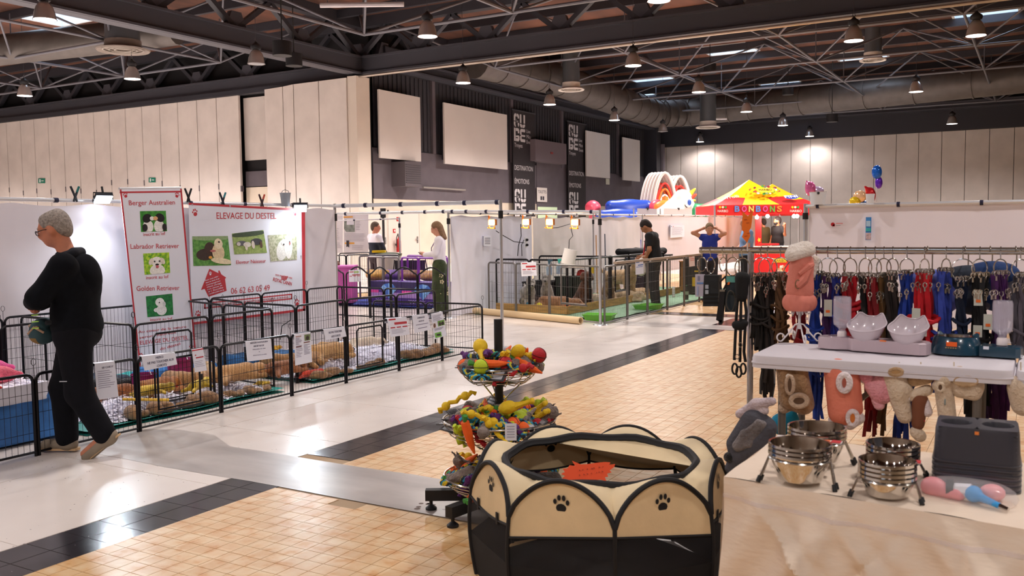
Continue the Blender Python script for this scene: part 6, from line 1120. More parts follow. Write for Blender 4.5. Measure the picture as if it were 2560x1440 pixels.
person('man in an olive jacket half hidden behind the red tent panel', AD(1908, 640, 29.6) * [1, 1, 0], math.radians(60), dict(), 1.0, M('#4a4428', .85), M('#4a4634', .85), '#222226', '#1d1a18', SKIN2, 'long', .022, 1.1)

# ---- inflatable play castle
ID = 43.0; PI_ = lambda x, y, d=0.0: AD(x, y, ID + d)
ic = thing('inflatable_castle', 'inflatable rainbow and unicorn play castle behind the white sheet', 'inflatable', PI_(1660, 540) * [1, 1, 0]); O = V3(ic.location)
blue, pinkr, orr, ylw, grn = M('#1f3f9c', .35), M('#c8455a', .35), M('#e8742a', .4), M('#eab82a', .4), M('#2f9a4a', .4); white_i = M('#c9bdb6', .45)
def tubeI(nm, pts, r, m, n=12): return MB(O).path(pts, r, n).build(nm, m, ic)
def ground_box(nm, x0_, x1_, ytop, m, d=0.0, dep=1.2):
    a, b = PI_(x0_, ytop, d), PI_(x1_, ytop, d); c = (a + b) / 2; w = np.linalg.norm((b - a)[:2]); return soft(nm, [('c', c - RG * (w / 2 - .3) + EZ * (-.3), c + RG * (w / 2 - .3) + EZ * (-.3), .3, .3), ('c', c - RG * (w / 2 - .3) * 1 - EZ * (c[2] - .35), c + RG * (w / 2 - .3) - EZ * (c[2] - .35), .35, .35), ('e', c - EZ * (c[2] / 2), (w / 2, .5, c[2] / 2), [RG, FG, EZ])], m, ic, .09, .2, org=O)
for dx, dd, sc in ((0, 0, 1.0), (38, 2.0, .93)):
    base_y, cx = 535, 1662 + dx; cl = PI_(cx - 14, 535, dd); 
    for k, (rr, c, w) in enumerate(((1.0, '#cbbfb8', .16), (.84, '#c8352c', .1), (.75, '#e8742a', .1), (.66, '#f0e6de', .08), (.57, '#e0a82a', .1))):
        cxw = PI_(cx, 500, dd); H = (PI_(cx, 438 + (8 if dx else 0), dd)[2] - .9) ; W = .62
        pts = [cxw * [1, 1, 0] + RG * W * rr * math.cos(a) + EZ * (1.0 + (H) * rr * math.sin(a)) + FG * (0 if k else .0) for a in np.linspace(math.pi, 0, 19)]
        pts = [pts[0] * [1, 1, 0] + EZ * .2] + pts + [pts[-1] * [1, 1, 0] + EZ * .2]
        m = MB(O)
        for q in np.linspace(0, .9 if k == 0 else .25, 5 if k == 0 else 2): m.path([p - RG * q * .55 + FG * q * .8 for p in pts], w * .55, 8)
        m.build('rainbow_band', M(c, .4), ic)
    MB(O).grid(lambda u, v: cxw * [1, 1, 0] + RG * (-.3 + .6 * u) + FG * .5 + EZ * (.2 + 2.6 * v * (1 - (2 * u - 1) ** 2 * .4)), 6, 6).build('slide_back', blue, ic)
ground_box('blue_wall', 1512, 1631, 500, blue); ground_box('front_blue_roll', 1488, 1600, 524, blue, -1.0); ground_box('pink_pillar', 1632, 1654, 501, pinkr, -.5); ground_box('end_pillar', 1471, 1493, 503, pinkr, .5); ground_box('green_roll', 1628, 1655, 494, grn, 1.5); ground_box('yellow_block', 1652, 1666, 503, orr, -1)
tubeI('orange_tower', [PI_(1663, 535, -.8), PI_(1663, 492, -.8)], .15, orr); tubeI('red_tower', [PI_(1694, 535, 1), PI_(1694, 496, 1)], .15, M('#d8501f', .4))
u = lambda x, y, d=-1.2: PI_(x, y, d)
soft('unicorn_head', [('c', u(1680, 530), u(1706, 498), .5, .42), ('c', u(1706, 498), u(1728, 520), .42, .24), ('c', u(1708, 492), u(1716, 482), .12, .05), ('c', u(1680, 530), u(1665, 545), .5, .6)], white_i, ic, .06, .15, org=O)
for k in range(6): a = u(1722 + (k % 2) * 3, 488 + 8 * k, -.9); soft('mane_lock', [('c', a, a + RG * .3 + EZ * (.3 - .12 * k), .14, .05)], M(('#e8b82a', '#d8502a')[k % 2], .4), ic, .05, .05, org=O)
MB(O).tube(u(1726, 497, -1.4), u(1741, 484, -1.4), .1, .01).build('horn', M('#c23a2a', .4), ic); MB(O).path([u(1698, 488, -1.4), u(1705, 492, -1.4), u(1716, 484, -1.4)], .1, 6).build('bow', M('#b82a2c', .4), ic)
e = MB(O).ell(u(1722, 504, -1.95), (.17, .05, .24), 12, 8, (RG, FG, EZ)).build('eye_white', M('#f2f2f4', .3), ic); MB(O).ell(u(1723.5, 506, -2.02), (.09, .04, .14), 10, 7, (RG, FG, EZ)).build('iris', M('#2f4f9c', .3), e)
MB(O).path([u(1712, 512, -1.9), u(1714, 516, -1.9), u(1718, 519, -1.9)], .02, 5).build('mouth', blackp, ic)
soft('dragon_tail', [('c', u(1738, 524), u(1760, 527), .28, .3), ('c', u(1760, 527), u(1772, 536), .3, .16), ('c', u(1738, 524), u(1740, 545), .25, .3)], M('#1f7a4a', .4), ic, .06, .1, org=O)
for k in range(3): soft('tail_spot', [('e', u(1748 + 9 * k, 533, -1.5), (.14, .1, .14))], M('#d8c83a', .4), ic, .05, .03, org=O)
# low white panels over the smooth sheet
for i, (x0_, x1_, c) in enumerate(((1594, 1642, '#b9b0b4'), (1660, 1730, '#dccfc9'))):
    a, b = AX(x0_, 538, XB - .3), AX(x1_, 538, XB - .3); zt = AX(x0_, 521, XB - .3)[2]; o = tag(MB(a).bb((a[0] - .01, a[1], 1.2), (a[0], b[1], zt)).build('white_board', M(c, .6), None, False), '%s board standing behind the smooth white sheet, %s one' % (('greyish', 'left'), ('cream', 'right'))[i], 'board', 'boards above the smooth sheet'); o.location = a
    MB(a).tube((a[0] - .15, a[1] + .1, 0), (a[0] - .15, a[1] + .1, zt), .02).build('support', alu, o); MB(a).box((a[0], (a[1] + b[1]) / 2, zt), (.05, .06, .06)).build('clip', blackp, o, False)

# ---- right-hand white stall wall behind the leashes
YR = 14.3; pR = Plane((0, YR, 0), (0, -1, 0)); a = AY(2013, 600, YR)
fr = thing('tube_stall', 'silver post and rail of the white stall behind the leashes', 'stall frame', (a[0], YR, 0)); pole(fr, (a[0], YR, 0), 1.88, .03); rail(fr, (a[0], YR, 1.84), (a[0] + 6, YR, 1.84), .03, (.03, .22, .4))
tag(MB((a[0], YR + .02, 0)).grid(lambda u, v: (a[0] + .05 + 6 * u, YR + .02 + .004 * math.sin(u * 20), .05 + 1.76 * v), 40, 6).build('fabric_wall', M('#ece6ee', .5, var=.03, vs=1)), 'smooth white stall sheet behind the hanging leashes', 'fabric wall').location = (a[0], YR + .02, 0)
t = thing('stall_logo', 'small red round logo printed on the white sheet behind the leashes', 'logo', pR.p(2083, 561)); pR.poly([(2083 + 5 * math.cos(q), 561 + 5 * math.sin(q)) for q in np.linspace(0, 6.28, 15)[:-1]][::-1] , M('#c2222c', .5), t, V3(t.location), 'dot', .03); pR.quad([(2083, 566), (2088, 566), (2088, 561), (2083, 561)], M('#c2222c', .5), t, V3(t.location), 'corner', .03)
pR.quad([(2091, 560), (2108, 560), (2108, 557), (2091, 557)], M('#d89a9c', .5), t, V3(t.location), 'faint_line', .03); pR.quad([(2091, 565), (2102, 565), (2102, 562.5), (2091, 562.5)], M('#b9b4b8', .5), t, V3(t.location), 'faint_line', .03)
t = thing('hanging_flyer', 'blue leaflet hanging on the white sheet behind the leashes', 'leaflet', pR.p(2171, 600, .05)); pR.quad([(2165, 600), (2179, 600), (2180, 543), (2166, 543)], M('#3f86c8', .5, var=.1, vs=8), t, V3(t.location), 'sheet', .05); pR.quad([(2166, 578), (2179, 578), (2179, 570), (2166, 570)], M('#3aa8b0', .5), t, V3(t.location), 'teal_band', .055); pR.quad([(2167, 566), (2178, 566), (2178, 552), (2167, 552)], M('#a8c8e0', .5), t, V3(t.location), 'pale_patch', .055); pR.quad([(2166, 599), (2179, 599), (2179, 582), (2166, 582)], M('#c8b0b4', .5, var=.4, vs=20), t, V3(t.location), 'picture', .055)
p = AY(2048, 512, YR); t = thing('white_bucket', 'white bucket clipped on the rail of the stall behind the leashes', 'bucket', (p[0], YR - .1, 1.86)); MB().lathe([(0, 0), (.1, 0), (.125, .19), (.13, .19), (.12, .18), (.095, .01)], 18).build('body', M('#dadde2', .5), t); MB().ell((.03, -.12, .17), .02, 8, 6).build('clip', blackp, t)
t = thing('white_bucket', 'white pot on the rail below the foil balloons', 'bucket', (AY(2178, 512, YR)[0], YR - .1, 1.86)); MB().lathe([(0, 0), (.05, 0), (.065, .14), (.055, .14), (.045, .01)], 16).build('body', M('#dadde2', .5), t)
def balloon(lab, x, y, D, prims, cols):
    p = AD(x, y, D); t = thing('foil_balloon', lab, 'balloon', p, group='foil balloons beyond the leashes')
    for i, (q, c) in enumerate(zip(prims, cols)): soft('balloon_lobe', q, M(c, .12, .35), t, .035, .06)
    MB().tube((0, 0, -.2), (0, 0, -p[2] + .02), .006, n=5).build('ribbon', M('#cfcfd4', .5), t)
R3 = lambda a, b: RG * a + EZ * b
balloon('pink foil balloon behind the white bucket', 2026, 472, 24, [[('e', R3(0, 0), (.14, .1, .2)), ('c', R3(-.08, .12), R3(-.1, .22), .05, .02)]], ['#b85a8c']); balloon('lilac foil balloon behind the white bucket', 2044, 477, 24, [[('e', R3(0, 0), (.17, .1, .12))]], ['#a898b8'])
balloon('yellow and red foil balloon cluster right of the tents', 2160, 497, 22, [[('e', R3(-.1, .06), (.16, .1, .15))], [('e', R3(.16, .08), (.12, .1, .2)), ('c', R3(.1, .2), R3(.02, .3), .06, .03)], [('e', R3(-.22, -.06), (.14, .1, .12))], [('e', R3(.05, -.12), (.2, .1, .08))]], ['#e0b890', '#b8242a', '#d8b82a', '#3a5a9c'])
balloon('blue and violet foil balloon high right of the tents', 2192, 436, 22, [[('e', R3(0, .05), (.12, .1, .18))], [('e', R3(.05, -.2), (.09, .08, .16))]], ['#1f5fc0', '#5a2ab0'])
# ================================================================ FOREGROUND: PLAY TENT, TOY STAND, TABLES, RACK
# ---- octagonal fabric play pen
PC = AD(1500, 1200, 4.1) * [1, 1, 0]; RP = .565; A0 = math.atan2(-FG[1], -FG[0])
pp = thing('fabric_playpen', 'beige and black octagonal fabric puppy playpen with paw prints in the foreground', 'playpen', PC)
cream = M('#dcc49a', .8, var=.08, vs=6, bump=.08, bs=30); crm2 = M('#e2cfa9', .8, var=.06, vs=5, bump=.1, bs=12); pipe = M('#131317', .7); dark = M('#17181c', .85, var=.2, vs=12)
mesh_m = bpy.data.materials.new('mesh_netting'); mesh_m.use_nodes = True; _n = mesh_m.node_tree; _b = _n.nodes['Principled BSDF']; _b.inputs['Base Color'].default_value = (.008, .008, .01, 1); _b.inputs['Roughness'].default_value = .8; _b.inputs['Alpha'].default_value = .55
vp = lambda i, r=RP: np.array([r * math.cos(A0 + i * math.pi / 4), r * math.sin(A0 + i * math.pi / 4), 0])
zv, za, zc, zm = .40, .565, .365, .2
def ptop(u): return zv + (za - zv) * math.sin(math.pi * u) ** .62
def bul(z): return 1 + .05 * math.sin(math.pi * min(1, z / .5))
for i in range(8):
    a, b = vp(i), vp(i + 1); n = unit((a + b) / 2); d = b - a
    P = lambda u, z: (a * (1 - u) + b * u) * bul(z) + EZ * z
    zl = lambda u: zc - .05 * (u if i == 0 else 1 - u) if i in (0, 7) else zc - .02 * math.sin(math.pi * u)
    up = MB().grid(lambda u, v: P(u, min(zl(u), ptop(u)) + (ptop(u) - min(zl(u), ptop(u))) * v), 20, 5).build('upper_panel', cream, pp)
    MB().grid(lambda u, v: P(u, zm + (zl(u) - zm) * v), 16, 3).build('mesh_window', mesh_m, pp); MB().grid(lambda u, v: P(u, .005 + (zm - .005) * v), 12, 3).build('lower_panel', dark, pp)
    MB().path([P(u, ptop(u)) * [1.006, 1.006, 1] for u in np.linspace(0.0, 1, 25)], .011, 7).build('arch_piping', pipe, pp); MB().path([P(u, zl(u)) * [1.004, 1.004, 1] for u in np.linspace(0, 1, 15)], .0055, 6).build('hem', pipe, pp)
    MB().path([P(0, z) * [1.004, 1.004, 1] for z in np.linspace(0, zv, 7)], .009, 6).build('edge_piping', pipe, pp)
    c = P(.5, .47) + n * .004; w_ = unit(np.cross(EZ, n)); pw = MB()
    for s_ in (1, -1):
        for (x, y, rx, ry) in ((0, -.013, .022, .018), (-.026, .012, .008, .011), (-.009, .028, .008, .012), (.011, .028, .008, .012), (.027, .011, .008, .011)): pw.add([c - n * (.008 if s_ < 0 else 0) + w_ * (x + rx * math.cos(t_)) + EZ * (y + ry * math.sin(t_)) for t_ in np.linspace(0, 6.283, 13)[:-1]], [tuple(range(12))])
    pw.build('paw_print', pipe, up, False)
    ro, zo = .43, .53
    def roof(u, v):
        o = P(u, ptop(u)); q = A0 + (i + u) * math.pi / 4; e = np.array([ro * math.cos(q), ro * math.sin(q), zo]); return o * (1 - v) + e * v + EZ * (.012 * math.sin(math.pi * v))
    MB().grid(roof, 14, 5).build('roof_fabric', crm2, pp)
    if i in (1, 6):
        for u in (.25, .75): MB().box(P(u, zl(u) + .01) + n * .006, (.02, .006, .05), ax=(unit(d), n, EZ)).build('tab', pipe, pp, False)
rg = [np.array([.43 * math.cos(t_), .43 * math.sin(t_), .53 + .006 * math.sin(9 * t_)]) for t_ in np.linspace(0, 6.283, 49)[:-1]]
MB().path(rg, .017, 8, True).path([p * [.975, .975, 1] - EZ * .008 for p in rg], .011, 6, True).build('opening_trim', pipe, pp)
fa = np.linspace(A0 + math.pi * .44, A0 + math.pi * 1.13, 15); FP = [np.array([.425 * math.cos(t_), .425 * math.sin(t_), .527]) for t_ in fa]
def flap(u, v):
    k = u * 14; j = min(13, int(k)); p = FP[j] * (1 - k + j) + FP[j + 1] * (k - j); q = FP[0] * (1 - u) + FP[-1] * u; return p * (1 - v) + q * v - EZ * (.07 * math.sin(math.pi * v) * math.sin(math.pi * u) + .02 * v)
MB().grid(flap, 14, 6).build('cover_flap', crm2, pp); MB().lathe([(0, .008), (RP * .97, .008)], 8).build('base_sheet', dark, pp)
# orange price star in the opening
ps = Plane(AD(1470, 1180, 3.92), unit(-FG + EZ * .35)); star = [(1405, 1196), (1413, 1190), (1402, 1185), (1412, 1180), (1407, 1172), (1418, 1171), (1424, 1163), (1438, 1165), (1430, 1152), (1452, 1161), (1470, 1160), (1492, 1157), (1512, 1155), (1526, 1156), (1523, 1162), (1538, 1160), (1535, 1168), (1524, 1176), (1529, 1181), (1518, 1184), (1520, 1192), (1512, 1193), (1516, 1203), (1500, 1199), (1484, 1201), (1478, 1207), (1462, 1208), (1452, 1202), (1436, 1203), (1420, 1200), (1408, 1201)]
t = thing('price_star', 'bright orange spiky card lying in the playpen opening', 'sign', ps.p(1470, 1208)); ps.poly(star[::-1], M('#fb5a2a', .6), t, V3(t.location), 'card', 0, .003)
for i in range(14): x, y = 1447 + (i % 7) * 10 + RND.uniform(-3, 3), 1176 + (i // 7) * 12 - (i % 7) * 1.5; ps.poly([(x + 3 * RND.uniform(-1, 1), y - 2), (x + 3, y), (x, y + 2)], M('#b23a1c', .6), t, V3(t.location), 'pen_mark', .0045)

# ---- wire basket stand full of toys
SP = np.array([-2.58, 4.27, 0.]); ts = thing('basket_stand', 'three-tier chrome wire basket stand on a black pole', 'display stand', SP)
chrome = M('#c9c4bc', .18, .95); MB().tube((0, 0, .06), (0, 0, 1.07), .024, n=12).build('pole', blackp, ts)
for a in (_yaw + math.pi * 1.0, _yaw + math.pi * 1.28, _yaw + .1, _yaw + math.pi * .5):
    d = np.array([math.cos(a), math.sin(a), 0]); e = d * .42; lg = MB().box(d * .21 + EZ * .085, (.42, .05, .06), ax=(d, np.cross(EZ, d), EZ)).build('leg', blackp, ts, False); MB().lathe([(0, 0), (.032, 0), (.032, .012), (.01, .03), (.01, .06)], 12, d * .39).build('foot', blackp, lg)
def basket(z, r, dep, nm):
    b = MB().path([(r * math.cos(t_), r * math.sin(t_), z) for t_ in np.linspace(0, 6.283, 37)[:-1]], .006, 6, True).build(nm, chrome, ts)
    for k in range(1, 5): u = k / 5; rr = r * (1 - .35 * u ** 2); MB().path([(rr * math.cos(t_), rr * math.sin(t_), z - dep * u) for t_ in np.linspace(0, 6.283, 33)[:-1]], .003, 5, True).build('wire_ring', chrome, b)
    w = MB()
    for k in range(16): t_ = k * math.pi / 8; w.path([(r * (1 - .35 * u ** 2) * math.cos(t_), r * (1 - .35 * u ** 2) * math.sin(t_), z - dep * u) for u in (0, .3, .6, .85, 1)] + [(.03 * math.cos(t_), .03 * math.sin(t_), z - dep)], .0028, 5)
    w.build('wire_ribs', chrome, b)
    MB().tube((0, 0, z - dep - .02), (0, 0, z - dep + .03), .034).build('collar', blackp, b)
    for k in range(3): t_ = k * 2.1 + .4; MB().tube((r * .6 * math.cos(t_), r * .6 * math.sin(t_), z - dep * .95), (.02 * math.cos(t_), .02 * math.sin(t_), z - dep - .1), .004).build('brace', chrome, b)
BASK = [(.815, .22, .1, 'top'), (.515, .315, .13, 'middle'), (.2, .315, .1, 'bottom')]
for z, r_, dep, nm in BASK: basket(z, r_, dep, nm + '_basket')
rt = random.Random(21); COLN = {'yellow': '#e6c01f', 'lime': '#b9cf2a', 'orange': '#f0641e', 'red': '#b81f2a', 'purple': '#5a2370', 'sky blue': '#2f9ac0', 'navy': '#26304a', 'grey': '#8f8d92', 'black': '#232326', 'teal': '#2f8a7a'}
def toy(kind, cn, p, rz, tilt, bn):
    c = M(COLN[cn], .65, bump=.3, bs=60); q = Matrix.Rotation(rz, 3, 'Z') @ Matrix.Rotation(tilt, 3, 'Y'); ax = [np.array(q.col[i]) for i in range(3)]; T = lambda x, y, z: ax[0] * x + ax[1] * y + ax[2] * z
    lab = {'rope': '%s knotted rope toy', 'ball': '%s rubber ball toy', 'carrot': '%s carrot shaped toy', 'bone': '%s rubber drumstick toy', 'card': '%s toy card with printed label', 'mop': '%s shaggy plush toy', 'twist': '%s multicoloured rope ring'}[kind] % cn + ' in the %s basket' % bn
    t = thing('dog_toy', lab, 'dog toy', p, 0, 'dog toys in the %s basket' % bn); t.scale = (1.15,) * 3
    if kind == 'rope':
        MB().path([T(-.07, .01, 0), T(-.03, 0, .012), T(0, .012, .0), T(.03, -.005, .012), T(.07, 0, 0)], .011, 7).ell(T(-.055, 0, .005), (.022, .022, .022), 9, 6).ell(T(.055, 0, .005), (.022, .022, .022), 9, 6).build('rope', c, t)
        for s_ in (-1, 1): MB().path([T(s_ * .07, 0, 0), T(s_ * .09, .012, .005), T(s_ * .1, .02, -.01)], [.01, .008, .012], 6).path([T(s_ * .07, 0, 0), T(s_ * .095, -.012, .008)], [.009, .011], 6).build('fringe', c, t)
    elif kind == 'twist':
        for j, c2 in enumerate((COLN[cn], '#c9c23a', '#2a8ab0', '#1d2a3a')): MB().path([T(.05 * math.cos(t_) + .008 * math.cos(6 * t_ + j * 1.6), .05 * math.sin(t_), .009 * math.sin(6 * t_ + j * 1.6)) for t_ in np.linspace(0, 6.283, 25)[:-1]], .0075, 5, True).build('strand', M(c2, .75), t)
    elif kind == 'ball':
        MB().ell((0, 0, 0), .036, 16, 12).build('ball', c, t); MB().path([T(.0365 * math.cos(t_), .0365 * math.sin(t_), 0) for t_ in np.linspace(0, 6.283, 25)[:-1]], .0014, 4, True).path([T(.0365 * math.cos(t_), 0, .0365 * math.sin(t_)) for t_ in np.linspace(0, 6.283, 25)[:-1]], .0014, 4, True).build('seam', blackp, t)
    elif kind == 'carrot':
        MB().path([T(-.07, 0, 0), T(-.02, 0, 0), T(.04, 0, 0), T(.09, 0, .004)], [.02, .022, .017, .004], 9).build('root', c, t); MB().path([T(-.07, 0, 0), T(-.1, .012, .01)], [.008, .012], 6).path([T(-.07, 0, 0), T(-.1, -.012, .006)], [.008, .012], 6).build('leaves', M('#3f8a3a', .7), t)
    elif kind == 'bone':
        MB().ell(T(-.04, 0, .005), (.045, .036, .032), 12, 8, ax).path([T(-.02, 0, 0), T(.03, 0, 0), T(.07, 0, 0)], [.025, .012, .012], 8).build('leg_body', c, t); MB().ell(T(.078, .011, 0), .014, 8, 6).ell(T(.078, -.011, 0), .014, 8, 6).build('knob', c, t)
    elif kind == 'card':
        MB().box((0, 0, 0), (.11, .075, .004), ax=ax).build('card_sheet', M('#3a3b40', .5), t, False); MB().box(T(.02, 0, .0025), (.05, .05, .001), ax=ax).build('print', M('#b9bcc2', .5), t, False); MB().box(T(-.035, 0, .0025), (.02, .05, .001), ax=ax).build('accent', c, t, False)
    else:
        soft('shag', [('c', T(-.05, 0, 0), T(.05, 0, 0), .03, .026)] + [('c', T(rt.uniform(-.06, .06), rt.uniform(-.02, .02), 0), T(rt.uniform(-.09, .09), rt.uniform(-.05, .05), rt.uniform(-.03, .04)), .012, .005) for _ in range(10)], fur('#8f8078', '#5f524a'), t, .008, .01)
kinds = ['rope', 'rope', 'rope', 'twist', 'twist', 'twist', 'card', 'card', 'card', 'carrot', 'bone', 'mop', 'mop', 'ball']
for (z, r_, dep, nm), n in zip(BASK, (40, 84, 62)):
    for i in range(n):
        a = i * 2.39996; rr = r_ * .93 * math.sqrt((i + .5) / n); h = (z - .01 - dep * .3) + .085 * (1 - (rr / r_) ** 2) + rt.uniform(-.015, .03); k = rt.choice(kinds)
        cn = rt.choice({'rope': ['yellow', 'lime', 'red', 'purple', 'sky blue', 'yellow'], 'twist': ['teal', 'navy', 'yellow', 'sky blue'], 'card': ['black', 'orange', 'grey'], 'carrot': ['orange'], 'bone': ['yellow', 'lime'], 'mop': ['grey'], 'ball': ['lime', 'orange', 'red']}[k])
        toy(k, cn, SP + [rr * math.cos(a), rr * math.sin(a), h], rt.uniform(0, 6.28), rt.uniform(-.7, .7), nm)
toy('bone', 'yellow', AD(1203, 880, 4.95), -.9, .5, 'top'); toy('ball', 'red', AD(1348, 888, 4.98), 0, .3, 'top'); toy('carrot', 'orange', AD(1225, 910, 4.85), .5, 0, 'top'); toy('ball', 'lime', AD(1203, 917, 4.84), 0, 0, 'top'); toy('carrot', 'orange', AD(1172, 1090, 4.75), 1, 1.3, 'middle'); toy('rope', 'yellow', AD(1205, 1048, 4.76), .3, .3, 'middle'); toy('rope', 'yellow', AD(1240, 1085, 4.74), .3, .9, 'middle'); toy('rope', 'yellow', AD(1140, 1005, 4.95), .3, -.5, 'middle'); toy('bone', 'yellow', AD(1290, 1015, 4.85), .5, -.3, 'middle')
t = thing('price_tag', 'white price tag hanging on the middle toy basket', 'price tag', AD(1277, 1080, 4.72)); MB().box((0, 0, 0), (.06, .002, .09), _yaw).build('card', paper, t, False)
for i in range(5): MB().box(-FG * .002 + EZ * (.03 - .014 * i), (.04, .001, .004), _yaw).build('text_line', M('#9a9cb0', .6), t, False)

# ---- low table with cloth
ZT = .74; FLc, FRc, BRc, BLc = [np.array([*p, ZT]) for p in ((-.885, 2.9), (1.05, 2.62), (1.05, 3.5), (-.87, 3.56))]
ft = thing('folding_table', 'low table hidden under the cream cloth', 'table', (FLc + BRc) / 2 * [1, 1, 0]); O = V3(ft.location); MB(O).prism([(p[0], p[1]) for p in (FLc + [.03, .03, 0], FRc, BRc, BLc + [.03, -.03, 0])], (0, 0, ZT - .04), EX, EY, .032).build('top', M('#d9d5d2', .5), ft, False)
for p in (FLc + [.1, .1, 0], BLc + [.1, -.1, 0], FRc + [-.1, .1, 0], BRc + [-.1, -.1, 0]): MB(O).tube((p[0], p[1], 0), (p[0], p[1], ZT - .03), .014).build('leg', gm, ft)
cl_m = M('#e8d6c2', .85, var=.05, vs=3, bump=.5, bs=7, stretch=(1, 1, 2.5)); rc = random.Random(5); ph = [rc.uniform(0, 6.28) for _ in range(12)]
tc = thing('tablecloth', 'cream cotton cloth draped to the floor over the front table', 'tablecloth', FLc * [1, 1, 0]); O = V3(tc.location)
MB(O).grid(lambda u, v: (FLc * (1 - u) + FRc * u) * (1 - v) + (BLc * (1 - u) + BRc * u) * v + EZ * (.004 + .003 * math.sin(u * 40 + v * 9)), 40, 12).build('top_cloth', cl_m, tc)
ridge = [(rc.uniform(0, 1), rc.uniform(-.9, .9), rc.uniform(-.012, .02), rc.uniform(.008, .03)) for _ in range(44)]
def skirt(u, v):
    p = FLc * (1 - u) + FRc * u; dn = v * (ZT - .01); w = .05 * v ** .8 + .03 * v * math.sin(u * 9 + ph[0]) + .018 * v * math.sin(u * 21 + ph[1])
    for (u0, sl, am, wd) in ridge: w += am * math.exp(-((u - u0 - sl * v * .5) / wd) ** 2) * min(1, v * 4) * 1.9
    for (c0, sl, am, dc) in ((.03, .36, .06, .1), (.2, -.12, .03, .05), (.34, .22, .035, .06), (.47, -.3, .025, .05), (.55, .1, .03, .04), (.72, .3, .03, .07), (.9, -.2, .03, .05)):
        s_ = u - c0 - sl * v; w += am * (math.exp(s_ / .018) if s_ < 0 else math.exp(-s_ / dc)) * min(1, v * 3)
    return p + np.array([-.14, -.99, 0]) * w + EZ * (.004 - dn)
MB(O).grid(skirt, 240, 50).build('front_skirt', cl_m, tc)
def lside(u, v): p = BLc * (1 - u) + FLc * u; return p + np.array([-1, 0, 0]) * (.05 * v + .02 * v * math.sin(u * 12 + ph[3]) + .015 * v * math.sin(u * 25 + ph[4])) * (1 - .0 * u) + np.array([-.0, -.05, 0]) * v * u + EZ * (.004 - v * (ZT - .01))
MB(O).grid(lside, 40, 20).build('side_skirt', cl_m, tc); MB(O).grid(lambda u, v: BLc * (1 - u) + BRc * u + EZ * (.004 - v * .3) + EY * (.01 + .015 * v * math.sin(u * 30)), 50, 6).build('back_skirt', cl_m, tc)
MB(O).grid(lambda u, v: skirt(u, .075 + .018 * v + .012 * math.sin(u * 5)) + np.array([-.14, -.99, 0]) * .003, 90, 2).build('lace_strip', M('#ece2e4', .8, alpha=.35), tc)

# ---- steel bowls on stands
steel = M('#cfcac4', .08, 1.0); rubber = M('#151517', .6)
def bowl_mesh(r_, h): return MB().lathe([(r_ * 1.06, h), (r_ * 1.07, h + .004), (r_, h + .003), (r_ * .94, h * .6), (r_ * .72, .006), (0, .004)], 32).lathe([(r_ * 1.07, h + .004), (r_ * 1.08, h - .004), (r_ * .99, h - .006), (r_ * .96, h * .6), (r_ * .74, 0), (0, 0)], 32).mesh('steel_bowl', steel)
def diner(lab, c1, c2, r_, h, n, z0, up):
    c1, c2 = V3(c1), V3(c2); t = thing('bowl_stand', lab + ' wire stand with black feet', 'bowl stand', (*((c1 + c2) / 2)[:2], ZT + .006)); O = V3(t.location); d = unit((c2 - c1) * [1, 1, 0]); s_ = np.cross(EZ, d)
    zr = ZT + up + h * .8
    for c in (c1, c2): MB(O).path([(c[0] + r_ * 1.03 * math.cos(q), c[1] + r_ * 1.03 * math.sin(q), zr) for q in np.linspace(0, 6.283, 29)[:-1]], .0035, 6, True).build('ring', chrome, t)
    for e, c in ((-1, c1), (1, c2)):
        for sg in (-1, 1):
            for k in (0, 1): a = c + s_ * sg * r_ * 1.03 + EZ * (zr - c[2]) + d * e * .01 * k; b = np.array([*(c + s_ * sg * (r_ * 1.3) + d * e * (.03 + .03 * k))[:2], ZT + .008]); lg = MB(O).tube(a, b, .0035, n=6).build('leg', chrome, t); MB(O).tube(b + (a - b) * .22, b, .0075, n=8).build('rubber_foot', rubber, lg)
    me = bowl_mesh(r_, h)
    for ci, c in enumerate((c1, c2)):
        for k in range(n): o = obj('steel_bowl', me); o.location = (c[0], c[1], ZT + up + .014 * k); tag(o, 'polished steel bowl, %s of the nested %s in the %s' % (ORD[k] + ' from below', 'front stack' if ci == 0 else 'back stack', lab), 'bowl', 'steel bowls in the ' + lab)
    ba = (c1 + c2) / 2 * [1, 1, 0] + EZ * (zr + .03)
    t2_ = thing('card_band', 'white and red card band across the %s' % lab, 'packaging', ba); MB().box((0, 0, 0), (r_ * 2.3, .035, .003), ax=(s_ * -1, d, EZ)).build('band', M('#dcd3d0', .5), t2_, False); MB().box(-s_ * r_ * .95 + EZ * .002, (.03, .036, .002), ax=(s_ * -1, d, EZ)).build('red_end', M('#c23238', .5), t2_, False); MB().box(s_ * r_ * -.55 + EZ * .002, (.035, .02, .002), ax=(s_ * -1, d, EZ)).build('orange_sticker', M('#f2742a', .5), t2_, False)
diner('larger bowl set', G(2000, 1127, .85), G(2042, 1084, .85), .092, .085, 3, 0, .02); diner('smaller bowl set', G(2218, 1172, .83), G(2232, 1128, .83), .078, .06, 4, 0, .012)
